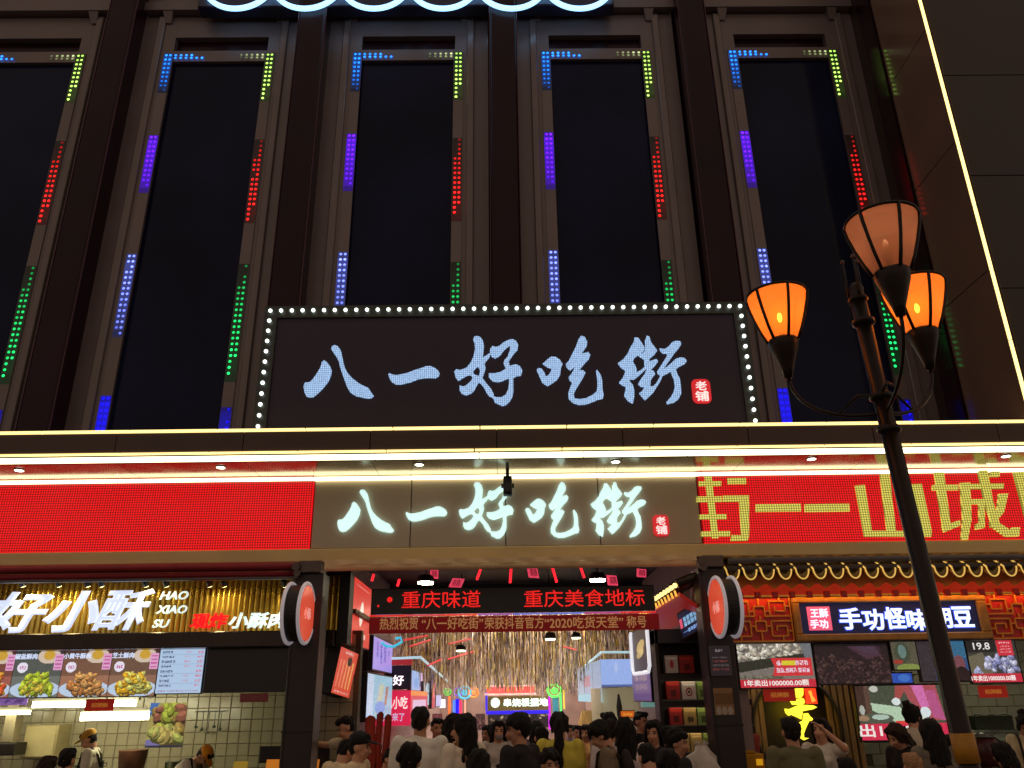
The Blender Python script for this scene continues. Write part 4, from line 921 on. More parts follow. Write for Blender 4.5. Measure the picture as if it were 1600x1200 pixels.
textZ('sign_character', '串烧根据地', 787, 1091, 856, 1104, YF-0.01, mat('green_white_lit', (230, 255, 245), emit=(225, 255, 245), es=1.5), sk, bold=0.02, depth=0.02)
cc = at(774, 1098, YF)
obj('round_emblem', MB().tube([cc+Vector((0, -0.03, 0)), cc+Vector((0, 0.0, 0))], 0.13, 18), mat('emblem_lit', (215, 245, 235), emit=(210, 240, 230), es=1.1), sk)
rb = thing('red_box_sign', 'faint red glowing box sign above the skewer shop sign', 'sign', (at(797, 1080, YF).x, YF, 2.2))
X0, X1, Z0, Z1 = span(761, 1073, 834, 1083, YF)
obj('sign_box', MB().bbox(X0, X1, YF-0.3, YF-0.1, Z0, Z1, 0.01), mat('red_lit_far', (220, 70, 70), emit=(225, 72, 72), es=0.85), rb)
obj('sign_frame', MB().box(X0-0.06, X1+0.06, YF-0.32, YF-0.1, Z1+0.003, Z1+0.04).box(X0-0.06, X1+0.06, YF-0.32, YF-0.1, Z0-0.05, Z0-0.003), mat('pinkish_lit', (220, 180, 180), emit=(215, 170, 165), es=0.6), rb)
# far shop windows and busy stall fronts at the end
for (x0, y0, x1, y1, c1, c2, lab) in ((744, 1116, 757, 1140, (190, 100, 110), (60, 30, 30), 'small picture case with pink food left of the skewer shop'), (763, 1113, 857, 1136, (150, 120, 90), (36, 26, 24), 'busy stall front with hanging goods below the skewer shop sign'), (676, 1116, 690, 1138, (214, 150, 150), (110, 40, 50), 'lit stall picture on the far left'), (700, 1120, 742, 1142, (110, 90, 110), (30, 20, 26), 'dim stall front between the colour posts')):
    p = Pic(60, 24, c2); p.heap(0, 0.1, 1, 0.9, [c1, tuple(int(c*0.5) for c in c1), (190, 170, 130)], 30, 0.035, 1.2); p.grain(14)
    board('market_stall', lab, 'stall', x0, y0, x1, y1, YF+0.6, p, m_scr, group='stall fronts at the far end')
# right side signs
p = Pic(40, 56, (40, 34, 48)); p.ell(0.5, 0.4, 0.28, 0.12, (200, 170, 110), -0.6); p.ell(0.5, 0.55, 0.2, 0.1, (214, 186, 120), -0.5); p.ell(0.35, 0.62, 0.12, 0.07, (190, 160, 100)); p.grain(6)
t, o, u, v = side_board('black_gold_sign', 'black sign with gold shape in a white rounded neon frame on the arcade right wall', 'sign', 1014, 989, 978, 1046, 2.02, p, m_glow)
q = [o+u*a+v*b+Vector((-0.02, 0, 0)) for a, b in ((0.0, 1.02), (-0.04, 0.9), (-0.04, 0.1), (0.05, -0.04), (0.95, -0.05), (1.04, 0.08), (1.04, 1.02))]
obj('neon_frame', MB().tube(q, 0.026, 8), mat('soft_white_neon', (235, 235, 240), emit=(222, 222, 230), es=0.9), t)
p = Pic(40, 50, (110, 86, 140)); p.writing(0.15, 0.1, 0.85, 0.3, (190, 160, 150), 3); p.writing(0.15, 0.4, 0.85, 0.62, (170, 140, 150), 3); p.rect(0, 0.75, 1, 1, (88, 60, 130)); p.grain(8)
side_board('violet_sign', 'violet sign with pale writing below the black and gold sign', 'sign', 1017, 989, 1048, 1095, 2.06, p, attr_mat('glow_low', 0.7, 0.4))
p = Pic(20, 90, (176, 168, 232)); p.rect(0.3, 0, 0.6, 1, (140, 120, 215)); p.grain(10)
side_board('lavender_strip_sign', 'tall narrow lavender light strip beside the snack shelf', 'sign', 1036, 1024, 1040, 1146, 2.25, p, m_glow)
Yb = 15.0
bx = thing('stall_light_box', 'light blue glowing stall box with rounded cream wall below on the right side', 'stall', (at(962, 1050, Yb).x, Yb, 2.0))
p = Pic(60, 50, (160, 186, 244)); p.ell(0.5, 0.3, 0.08, 0.25, (190, 205, 246), 0, 1.0); p.rect(0, 0.93, 1, 1, (90, 110, 170)); p.grain(5)
X0, X1, Z0, Z1 = span(939, 1030, 987, 1073, Yb)
obj('box_body', MB().box(X0, X1, Yb, Yb+5, Z0, Z1), mat('pale_blue_box', (130, 140, 170), 0.5), bx)
picture('front_picture', p, (X0, Yb, Z0), (X1-X0, 0, 0), (0, 0, Z1-Z0), m_glow, bx)
p = Pic(70, 60, (158, 178, 206)); p.rect(0.35, 0.3, 0.6, 0.6, (190, 140, 160)); p.rect(0.0, 0, 0.03, 1, (60, 70, 100)); p.rect(0.7, 0, 0.72, 1, (80, 90, 120)); p.rect(0, 0.8, 1, 1, (150, 200, 220)); p.grain(8)
picture('side_picture', p, (X0, Yb+5, Z0-0.25), (0, -5, 0), (0, 0, Z1-Z0+0.25), m_glow, bx)
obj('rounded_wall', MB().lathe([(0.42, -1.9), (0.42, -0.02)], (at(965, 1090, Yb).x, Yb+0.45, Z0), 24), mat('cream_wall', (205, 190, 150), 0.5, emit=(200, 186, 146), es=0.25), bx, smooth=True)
obj('dark_hanging', MB().lathe([(0.015, -0.1), (0.05, -0.3), (0.045, -0.45), (0.01, -0.6)], (at(966, 1080, Yb).x, Yb-0.01, Z0-0.02), 10), mat('grey_hanging', (80, 74, 66), 0.6), bx, smooth=True)
p = Pic(40, 20, (206, 96, 30)); p.writing(0.15, 0.3, 0.85, 0.7, (240, 170, 60), 4)
board('orange_notice', 'small orange notice with yellow writing on the cream wall above the crowd', 'sign', 970, 1111, 991, 1121, 14.9, p, m_glow)
far_box('teal_panel', 'pale teal wall panel behind the violet sign', 'panel', 1003, 1085, 1026, 1105, (120, 168, 160), 0.5, 14.2)
sd = thing('bamboo_screen', 'slatted bamboo screen under the far end of the blue stall box', 'screen', (at(912, 1120, 19).x, 19, 1))
bmm = MB().tube([(0, 0, 0), (0.12, 0, 1)], 0.02, 6).mesh('slat'); bmm.materials.append(mat('bamboo', (190, 160, 96), 0.5, emit=(150, 120, 70), es=0.3))
for i in range(10):
    a = at(903+i*2.6, 1138, 19); put('slat', bmm, a, sd, sc=(1, 1, 0.36))
# tinsel ceiling curtain
def tinsel(n, Yr, Xr, zt, zb):
    rs_ = np.random.RandomState(5); V = []; F = []; Cc = []
    pal = [lin(c) for c in ((255, 224, 130), (236, 220, 212), (246, 232, 226), (190, 170, 158), (104, 88, 84), (255, 246, 205), (226, 184, 104), (240, 222, 232), (250, 240, 236))]
    for i in range(n):
        Y = Yr[0]+(Yr[1]-Yr[0])*rs_.rand()**1.3; f = (Y-12)/16
        X = Xr[0]+(Xr[1]-Xr[0])*rs_.rand(); w = 0.003+0.006*rs_.rand(); L = (0.8+1.0*rs_.rand()); z = zt+0.05*rs_.randn()
        a = rs_.rand()*3.14; b0_ = len(V)
        for k in range(10):
            aa = a+k*0.7*(rs_.rand()-0.1); zz = z-L*k/9
            V.append((X-w*math.cos(aa)+0.004*rs_.randn(), Y-w*math.sin(aa), zz)); V.append((X+w*math.cos(aa)+0.004*rs_.randn(), Y+w*math.sin(aa), zz))
        c = pal[rs_.randint(len(pal))]
        for k in range(9):
            F.append((b0_+2*k, b0_+2*k+1, b0_+2*k+3, b0_+2*k+2)); s = 0.18+1.5*rs_.rand()**1.6; cc_ = c if rs_.rand() > 0.12 else lin((255, 226, 110)); Cc.append([min(1, v*s) for v in cc_]+[1])  # random segment brightness paints the sparkle into the foil colour
    mb = MB(); mb.v = V; mb.f = F; me = mb.mesh('tinsel_curtain', (0, 12, zt)); ca = me.color_attributes.new('col', 'FLOAT_COLOR', 'CORNER')
    ca.data.foreach_set('color', np.repeat(np.array(Cc), 4, 0).reshape(-1)); me.materials.append(attr_mat('tinsel_foil', 0.0, 0.26, 0.3))
    o = bpy.data.objects.new('tinsel_curtain', me); o.location = (0, 12, zt); link(o)
    tag(o, 'shimmering gold and silver tinsel strands hanging from the arcade ceiling', 'tinsel', kind='stuff')
tinsel(5600, (16.7, 27.5), (-2.2, 2.7), 3.85, 2.6)
# ceiling panels lighting the arcade
m_pan = mat('ceiling_panel_light', (255, 244, 235), emit=(255, 230, 212), es=62.0)
for i, Y in enumerate((17.4, 19.2, 21.0, 22.8, 24.6, 26.4, 28.2)):
    t = thing('ceiling_light_panel', ['first', 'second', 'third', 'fourth', 'fifth', 'sixth', 'last'][i]+' flat light panel from the entrance on the arcade ceiling', 'ceiling light', (0.2, Y, 4.05), 'flat light panels on the arcade ceiling')
    obj('light_face', MB().box(-1.3, 1.8, Y, Y+0.35, 4.05, 4.06), m_pan, t); obj('panel_frame', MB().box(-1.33, 1.83, Y-0.03, Y+0.38, 4.062, 4.095), m_dark, t)
for i, (x, y, Y, x2, y2, Y2) in enumerate(((632, 1000, 13, 668, 993, 14), (640, 1010, 14, 672, 1000, 15), (702, 1006, 14, 735, 998, 15.5), (700, 1030, 16, 740, 1018, 18), (668, 1040, 16, 690, 1030, 17), (900, 1015, 15, 880, 1010, 16))):
    P0, P1 = at(x, y, Y), at(x2, y2, Y2)
    t = thing('red_light_stick', ['long upper', 'second', 'middle', 'deep right', 'short deep left', 'right hand'][i]+' red light stick among the tinsel strands', 'neon light', P0, 'red light sticks among the tinsel')
    obj('neon_tube', MB().tube([P0, P1], 0.016, 6), mat('dim_red_neon', (220, 60, 60), emit=(215, 62, 60), es=0.8), t)
for i in range(3): 
    px, py = [(860, 1000), (720, 1018), (900, 998)][i]
    disc_light(['oval white light among the tinsel on the right', 'oval white light among the tinsel on the left', 'farther oval white light under the banner'][i], px, py, 14+i, 0.08, 6)
# red cloth strips at the left entrance edge
cl = thing('fabric_banner', 'rust red fabric strips hanging by the entrance left edge behind the capped customer', 'banner', (at(590, 1160, 9.8).x, 9.8, 0.9))
m_cl = mat('rust_fabric', (170, 58, 40), 0.8, var=0.2, vs=8)
for (x0, x1, y0, y1) in ((570, 586, 1122, 1215), (587, 597, 1116, 1215), (598, 609, 1120, 1215)):
    X0, X1, Z0, Z1 = span(x0, y0, x1, y1, 9.8); mb = MB(); vs = []
    for i in range(9):
        t_ = i/8
        for j in range(7): s_ = j/6; vs.append((X0+(X1-X0)*s_+0.01*math.sin(t_*5+x0), 9.8+0.02*math.sin(s_*9+t_*2), Z1+(Z0-Z1)*t_+0.03*math.sin(s_*3.1)*(1-t_)))
    mb.add(vs, [(i*7+j, (i+1)*7+j, (i+1)*7+j+1, i*7+j+1) for i in range(8) for j in range(6)])
    obj('fabric_strip', mb, m_cl, cl, smooth=True)
obj('stand_pole', MB().tube([(at(590, 1120, 9.83).x, 9.84, 0.02), (at(590, 1120, 9.83).x, 9.84, at(590, 1116, 9.84).z)], 0.012, 8), m_dark, cl)

# ================================================================== RIGHT SHOP (bean shop)
m_wood = mat('lit_wood', (186, 134, 66), 0.45, var=0.22, vs=7); m_wood_d = mat('dark_wood', (70, 44, 26), 0.5, var=0.25, vs=6)
m_red = mat('red_lacquer', (205, 40, 30), 0.3, var=0.12, vs=4); m_gilt = mat('gilt', (230, 150, 60), 0.35, 0.5, var=0.15, vs=6)
m_rooft = mat('glazed_roof_tile', (54, 46, 34), 0.22, 0.2, var=0.25, vs=8); m_glow_rim = mat('glowing_rim', (255, 220, 130), 0.2, 0.7, emit=(250, 200, 100), es=0.55)  # rim glow is painted: stands in for eave light on the tile edges
rf = thing('tiled_eave', 'small chinese tiled eave with tile edges painted in gold light and orange wavy fringe over the bean shop', 'roof', (5, 10.0, 3.2))
ut = MB(); n = 10; vs = []
for k in range(5):
    y = -0.14+0.14*k; z = 0.085*k
    for i in range(n+1):
        a = math.pi+math.pi*i/n; vs.append((0.082*math.cos(a), y, z+0.135*math.sin(a)))
    for i in range(n+1):
        a = math.pi+math.pi*i/n; vs.append((0.070*math.cos(a), y, z+0.012+0.085*math.sin(a)))
m2 = 2*(n+1); fs = []
for k in range(4):
    for i in range(n):
        fs.append((k*m2+i, k*m2+i+1, (k+1)*m2+i+1, (k+1)*m2+i)); fs.append((k*m2+n+1+i+1, k*m2+n+1+i, (k+1)*m2+n+1+i, (k+1)*m2+n+1+i+1))
for i in range(n): fs.append((i, n+1+i, n+2+i, i+1))
ut.add(vs, fs); utm = ut.mesh('roof_tile', smooth=True); utm.materials.append(mat('eave_tile', (120, 94, 44), 0.25, 0.45, var=0.3, vs=8))
rim = MB().tube([(0.078*math.cos(math.pi+math.pi*i/14), -0.145, 0.002+0.12*math.sin(math.pi+math.pi*i/14)) for i in range(15)], 0.0095, 6)
rim.tube([(-0.078, -0.145, 0.0), (-0.078, 0.40, 0.33)], 0.011, 6)
rimm = rim.mesh('tile_rim', smooth=True); rimm.materials.append(m_glow_rim)
xr0 = at(1143, 905, 9.95).x; zt = at(1300, 890, 9.95).z; n_t = 0
x = xr0
while x < 9.0:
    t = put('roof_tile', utm, (x, 10.0, zt), rf); put('tile_rim', rimm, (x, 10.0, zt), t); x += 0.212
fr = MB(); vs = []; n = int((9-xr0)/0.02)
zf1 = at(1300, 912, 10.02).z; zf0 = at(1300, 928, 10.02).z
for i in range(n+1):
    xx = xr0-0.1+i*0.02; w = 0.5+0.5*math.cos(2*math.pi*(xx-xr0)/0.212); w = w**0.8
    vs += [(xx, 10.02-0.03*w, zf1-0.055+0.055*w), (xx, 10.05, zf0)]
fr.add(vs, [(2*i, 2*i+1, 2*i+3, 2*i+2) for i in range(n)])
obj('wavy_fringe', fr, mat('orange_fringe', (214, 62, 36), 0.35, var=0.2, vs=9, emit=(200, 50, 24), es=0.35), rf)  # the fringe's own glow stands in for light falling on it
x = xr0
fb = MB().bbox(-0.035, 0.035, -0.03, 0.02, -0.075, 0.0, 0.008).mesh('rafter_end'); fb.materials.append(m_red)
while x < 9.0: put('rafter_end', fb, (x+0.106, 10.03, zf0+0.035), rf); x += 0.212
obj('eave_board', MB().box(xr0-0.15, 9.0, 10.17, 10.5, zf0-0.01, 3.35), m_wood_d, rf)
obj('eave_light_strip', MB().box(xr0-0.1, 9.0, 10.062, 10.066, zf1-0.115, zf1-0.085), mat('eave_gold_light', (255, 210, 120), emit=(255, 190, 80), es=14.0), rf)
# lattice panels and sign frame
YR = 10.2
shopR = thing('right_shop', 'bean shop front with red and gilt lattice panels and a wood framed sign', 'shop', (5.2, YR, 0))
def lattice(x0, y0, x1, y1):
    X0, X1, Z0, Z1 = span(x0, y0, x1, y1, YR); w, h = X1-X0, Z1-Z0
    bk = obj('lattice_backing', MB().box(X0, X1, YR+0.03, YR+0.06, Z0, Z1), m_red, shopR)
    G = 12; H = 9; b = 0.0095
    segs = [(0,0,12,0),(0,9,12,9),(0,0,0,9),(12,0,12,9)]
    seg2 = [(1,1,4,1),(1,1,1,3),(1,3,3,3),(3,3,3,2),(4,1,4,4),(0,4,5,4),(5,4,5,2),(5,2,7,2),(7,2,7,4),(7,4,12,4),(8,1,8,4),(8,1,11,1),(11,1,11,3),(9,3,11,3),(9,3,9,2),
            (0,5,4,5),(4,5,4,8),(1,8,4,8),(1,6,1,8),(1,6,3,6),(3,6,3,7),(5,5,5,7),(5,7,7,7),(7,7,7,5),(5,5,7,5),(8,5,12,5),(8,5,8,8),(8,8,11,8),(11,6,11,8),(9,6,11,6),(9,6,9,7),
            (6,0,6,2),(6,7,6,9),(2,0,2,1),(10,0,10,1),(2,8,2,9),(10,8,10,9),(0,2,1,2),(11,2,12,2),(0,7,1,7),(11,7,12,7),(4,3,5,3),(7,3,8,3),(4,6,5,6),(7,6,8,6),(6,4,6,5)]
    vt = MB(); hz = MB()
    for (a, c, d, e) in segs+seg2:
        xa, xb, za, zb = X0+w*a/G, X0+w*d/G, Z1-h*c/H, Z1-h*e/H
        if a == d: obj('lattice_bar', MB().box(xa-b, xa+b, YR+0.002, YR+0.029, zb, za), m_gilt, bk, own=True)
        else: obj('lattice_bar', MB().box(xa, xb, YR, YR+0.0285, za-b, za+b), m_gilt, bk, own=True)
lattice(1139, 932, 1237, 1002)
lattice(1544, 928, 1642, 997)
obj('lattice_surround', MB().box(at(1139, 1004, YR).x, 9, YR+0.061, YR+0.2, at(1300, 1003, YR).z, zf0-0.012), m_wood_d, shopR)
sg = thing('shop_sign', 'wood framed navy sign with glowing white brush characters over the bean shop', 'sign', (5, YR-0.02, 2.6))
X0, X1, Z0, Z1 = span(1250, 941, 1528, 989, YR)
obj('sign_face', MB().box(X0, X1, YR, YR+0.055, Z0, Z1), mat('navy_face', (24, 26, 52), 0.35, emit=(26, 28, 64), es=0.5, var=0.1), sg)
obj('frame_rail', MB().bbox(X0-0.09, X1+0.12, YR-0.05, YR-0.004, Z1+0.002, Z1+0.07, 0.012), m_wood, sg)
obj('frame_rail', MB().bbox(X0-0.09, X1+0.12, YR-0.05, YR-0.004, Z0-0.085, Z0-0.002, 0.012), m_wood, sg)
obj('frame_stile', MB().bbox(X0-0.088, X0-0.003, YR-0.046, YR-0.004, Z0-0.001, Z1+0.001, 0.012), m_wood, sg)
obj('frame_stile', MB().bbox(X1+0.003, X1+0.118, YR-0.046, YR-0.004, Z0-0.001, Z1+0.001, 0.012), m_wood, sg)
obj('frame_back', MB().box(X0-0.09, X1+0.12, YR+0.0, YR+0.06, Z1+0.002, Z1+0.14).box(X0-0.09, X1+0.12, YR+0.0, YR+0.06, Z0-0.085, Z0-0.003), m_wood_d, sg)
m_bw = mat('blue_white_lit', (225, 240, 255), emit=(214, 236, 255), es=1.35)
for ch, a, b, c, d in (('手', 1311, 950, 1345, 984), ('功', 1347, 952, 1380, 985), ('怪', 1382, 949, 1414, 983), ('味', 1416, 952, 1449, 985), ('胡', 1455, 949, 1486, 982), ('豆', 1488, 948, 1519, 980)):
    textZ('sign_character', ch, a, b, c, d, YR-0.002, m_bw, sg, bold=0.022, depth=0.025)
    Xa, Xb, Za, Zb = span(a-1.5, b-1.5, c+1.5, d+1.5, YR-0.0012)
    text('character_halo', ch, (Xa, YR-0.001, Za), (Xb-Xa, 0, 0), (0, 0, Zb-Za), mat('blue_halo', (60, 80, 220), emit=(50, 76, 220), es=0.8), sg, bold=0.045, depth=0.004)
Xa, Xb, Za, Zb = span(1262, 948, 1298, 985, YR)
obj('seal_plate', MB().bbox(Xa, Xb, YR-0.015, YR-0.001, Za, Zb, 0.006), mat('pink_seal', (226, 90, 120), emit=(228, 92, 122), es=0.9), sg)
textZ('seal_lettering', '王酥', 1266, 951, 1294, 965, YR-0.016, m_bw, sg, bold=0.02, depth=0.004)
textZ('seal_lettering', '手功', 1266, 968, 1294, 982, YR-0.016, m_bw, sg, bold=0.02, depth=0.004)
# screens under the sign
YQ = 10.5
def rowboard(label, x0, y0, x1, y1, pic, m=m_scr, Y=YQ, name='video_screen', grp='screens in the row under the bean shop sign'):
    return board(name, label, 'screen', x0, y0, x1, y1, Y, pic, m, 0.06, (26, 22, 24), 0.015, grp)
p = Pic(100, 66, (120, 112, 104)); p.heap(0, 0, 0.85, 0.36, [(200, 190, 170), (176, 164, 146), (214, 206, 190)], 70, 0.05, 0.7); p.poly([(0, 0.42), (0.95, 0.22), (0.95, 0.4), (0, 0.66)], (46, 46, 36)); p.heap(0, 0.72, 0.6, 0.86, [(130, 124, 100), (110, 106, 90)], 40, 0.04, 0.5)
p.poly([(0.44, 0.34), (0.98, 0.34), (0.98, 0.74), (0.44, 0.74), (0.48, 0.54)], (206, 52, 56)); p.writing(0.5, 0.4, 0.94, 0.5, (236, 214, 226), 7); p.rect(0.58, 0.4, 0.76, 0.5, (214, 200, 50)); p.writing(0.5, 0.56, 0.95, 0.66, (232, 206, 226), 8); p.poly([(0.85, 0), (1, 0), (1, 0.33), (0.9, 0.33)], (110, 112, 116))
p.rect(0, 0.82, 1, 1, (196, 42, 60)); p.grain(7)
t = rowboard('lit screen with heaped pale nuts and red caption at the left row end', 1154, 1006, 1271, 1074, p)
textZ('caption', '1年卖出1000000.00颗', 1163, 1062, 1264, 1072, YQ-0.005, m_swht, t, bold=0.02, depth=0.003)
p = Pic(90, 50, (52, 34, 38)); p.heap(0, 0.3, 1, 1, [(84, 56, 54), (100, 72, 70), (66, 44, 46)], 160, 0.035, 0.8); p.poly([(0.4, 0), (0.8, 0), (0.9, 0.3), (0.7, 0.4)], (92, 60, 76)); p.ell(0.7, 0.05, 0.25, 0.2, (96, 70, 92), 0.4, 0.9); p.rect(0, 0, 1, 0.06, (30, 24, 28)); p.grain(6)
rowboard('dim dark red screen of stirred beans right of the pale nut screen', 1275, 1006, 1390, 1068, p, m_scr_dim)
p = Pic(36, 40, (110, 104, 84)); p.ell(0.42, 0.4, 0.3, 0.38, (84, 92, 70)); p.ell(0.42, 0.35, 0.16, 0.26, (126, 156, 150)); p.ell(0.2, 0.72, 0.2, 0.08, (196, 70, 60)); p.ell(0.6, 0.95, 0.5, 0.15, (160, 176, 90)); p.grain(8)
rowboard('small olive picture screen with a pale green figure beside the dim bean screen', 1394, 1003, 1433, 1046, p, m_scr_dim)
p = Pic(30, 20, (40, 76, 170)); p.grain(6); p.ell(0.6, 0.5, 0.3, 0.4, (60, 110, 190))
rowboard('tiny blue screen below the small olive picture', 1394, 1052, 1425, 1067, p)
p = Pic(70, 54, (60, 96, 150)); p.rect(0, 0, 0.3, 1, (70, 60, 66)); p.rect(0.45, 0, 1, 0.45, (66, 130, 170)); p.ell(0.6, 0.55, 0.12, 0.4, (176, 36, 34)); p.ell(0.83, 0.62, 0.12, 0.25, (150, 90, 100)); p.ell(0.85, 0.95, 0.18, 0.3, (50, 30, 32)); p.ell(0.55, 0.25, 0.06, 0.1, (40, 30, 40)); p.grain(9)
rowboard('street scene screen with a red clothed figure behind the lamp pole', 1436, 1001, 1511, 1064, p, m_scr_dim)
p = Pic(84, 60, (58, 56, 52)); p.rect(0, 0, 0.6, 0.3, (34, 32, 32)); p.poly([(0, 0.4), (0.3, 0.3), (0.45, 0.8), (0, 0.8)], (104, 96, 76)); p.heap(0.3, 0.4, 0.95, 0.75, [(170, 170, 206), (140, 142, 190), (196, 196, 220)], 50, 0.055, 0.9); p.heap(0, 0.68, 0.2, 0.8, [(176, 180, 214)], 8, 0.05, 0.8)
p.rect(0.62, 0.02, 0.94, 0.38, (204, 46, 58)); p.writing(0.68, 0.06, 0.9, 0.1, (240, 210, 220), 5)
for i in range(3): p.writing(0.68, 0.15+i*0.07, 0.9, 0.18+i*0.07, (226, 150, 160), 4)
p.rect(0, 0.8, 1, 1, (190, 42, 60)); p.grain(7)
t = rowboard('screen with price 19.8 and pale lilac nuts at the right row end', 1514, 999, 1591, 1066, p)
textZ('price_lettering', '19.8', 1520, 1004, 1546, 1015, YQ-0.005, m_swht, t, bold=0.01, depth=0.003)
textZ('caption', '1年卖出1000000.00颗', 1518, 1055, 1587, 1064, YQ-0.005, m_swht, t, bold=0.02, depth=0.003)
card('dark red card with dull gold characters left of the yellow glowing characters', 1193, 1075, 1243, 1096, 10.56)
card('bright red card with gold characters on the greenish tiled wall', 1529, 1071, 1574, 1090, 10.56)
# round gate wall with slats, glowing characters
YG = 12.2
gw = thing('slatted_feature_wall', 'dark feature wall with round opening and tan wooden slats inside the bean shop', 'wall', (at(1250, 1130, YG).x, YG, 0))
X0 = at(1150, 1130, YG).x; X1 = at(1343, 1130, YG).x
obj('wall_panel', MB().box(X0-0.3, X1, YG+0.05, YG+0.15, 0, 3.3), mat('umber_panel', (44, 32, 26), 0.5, var=0.2, vs=3), gw)
cG = at(1246, 1135, YG); rG = 0.62
mb = MB(); mb.tube([cG+Vector((rG*math.cos(a), 0.0, rG*1.05*math.sin(a))) for a in [2*math.pi*i/40 for i in range(41)]], 0.03, 8, False)
obj('round_moulding', mb, mat('umber_ring', (70, 58, 50), 0.35, 0.3), gw, smooth=True)
slt = MB().bbox(-0.035, 0.035, -0.05, 0.0, 0, 1, 0.008).mesh('slat'); slt.materials.append(mat('tan_slat', (176, 136, 92), 0.5, var=0.18, vs=9))
for px in (1163, 1173, 1183, 1192, 1300, 1310, 1320, 1330, 1341):
    a = at(px, 1130, YG); dx = abs(a.x-cG.x)
    put('slat', slt, (a.x, YG+0.048, 0.4), gw, sc=(1, 1, 2.75))
ys = thing('glowing_characters', 'bright yellow glowing brush characters on the round dark wall of the bean shop', 'sign', at(1245, 1155, YG-0.2))
def k2(x, y): return (1120+x/8, 1060+y/8)
yy = [[k2(*q) for q in pl] for pl in (
 [(940,145),(990,120),(1070,125),(1072,200),(1045,245),(990,245),(950,210)],
 [(900,268),(960,290),(1005,255),(1075,250),(1092,300),(1050,335),(940,330)],
 [(842,378),(900,385),(980,350),(1080,330),(1200,338),(1240,360),(1190,385),(1060,410),(960,440),(890,465),(855,430)],
 [(1010,330),(1055,330),(1060,440),(1045,510),(1010,490),(940,460),(960,445),(1015,430)],
 [(1085,440),(1130,435),(1150,470),(1200,515),(1140,535),(1100,620),(1075,690),(1080,738),(1140,745),(1080,770),(1045,750),(1050,690),(1062,620),(1035,590),(1030,550),(1070,530)])]
obj('brush_character', poly_mb(yy, YG-0.2, 0.04), mat('yellow_lit', (255, 240, 80), emit=(255, 236, 60), es=1.5), ys)
obj('character_mount', MB().tube([at(1245, 1100, YG-0.16), at(1245, 1100, YG+0.04)], 0.02, 6).tube([at(1254, 1140, YG-0.16), at(1254, 1140, YG+0.04)], 0.02, 6), m_black, ys)
rs2 = thing('red_glow_sign', 'small glowing red orange square sign beside the top of the yellow characters', 'sign', at(1267, 1100, YG-0.2))
p = Pic(30, 36, (230, 60, 24)); p.poly([(0.3, 0.2), (0.6, 0.15), (0.65, 0.5), (0.9, 0.8), (0.5, 0.9), (0.45, 0.6)], (255, 170, 60)); p.grain(8)
Xa, Xb, Za, Zb = span(1258, 1075, 1276, 1100, YG-0.2)
obj('sign_box', MB().box(Xa, Xb, YG-0.19, YG+0.04, Za, Zb), m_red, rs2); picture('picture', p, (Xa, YG-0.2, Za), (Xb-Xa, 0, 0), (0, 0, Zb-Za), attr_mat('hot_print', 1.25, 0.4), rs2)
# big screen with pink arms
p = Pic(120, 84, (70, 76, 60)); p.rect(0, 0, 0.12, 0.6, (64, 44, 36)); p.rect(0.1, 0.0, 0.16, 0.6, (90, 66, 54)); p.ell(0.22, 0.06, 0.05, 0.06, (190, 190, 180)); p.ell(0.05, 0.45, 0.03, 0.09, (170, 170, 160))
p.poly([(0.16, 0.32), (0.5, 0.4), (0.56, 0.66), (0.42, 0.68), (0.17, 0.46)], (176, 200, 170)); p.poly([(0.48, 0.0), (0.62, 0.0), (0.5, 0.28), (0.44, 0.27)], (160, 74, 70)); p.poly([(0.55, 0), (0.95, 0), (1.0, 0.66), (0.86, 0.66), (0.62, 0.3)], (164, 78, 84)); p.poly([(0.66, 0), (0.8, 0), (0.84, 0.4), (0.74, 0.42)], (206, 110, 170)); p.poly([(0.82, 0.1), (0.93, 0.1), (1, 0.66), (0.86, 0.6)], (178, 84, 130))
p.ell(0.46, 0.3, 0.05, 0.07, (214, 222, 220)); p.ell(0.78, 0.5, 0.06, 0.1, (214, 224, 226)); p.ell(0.73, 0.62, 0.05, 0.08, (206, 216, 200)); p.ell(0.2, 0.6, 0.2, 0.09, (80, 84, 70)); p.ell(0.25, 0.58, 0.1, 0.05, (170, 190, 176)); p.ell(0.05, 0.6, 0.07, 0.05, (150, 120, 90))
p.rect(0, 0.7, 1, 1, (206, 46, 76)); p.rect(0.42, 0.66, 0.7, 0.72, (214, 60, 50)); p.grain(8)
t = board('big_video_screen', 'big screen showing pink sleeved arms and white gloves with a red caption', 'screen', 1341, 1071, 1476, 1156, 11.3, p, m_scr, 0.06, (24, 20, 20), 0.02)
textZ('caption', '出1000000', 1343, 1131, 1470, 1151, 11.294, m_swht, t, bold=0.02, depth=0.003)
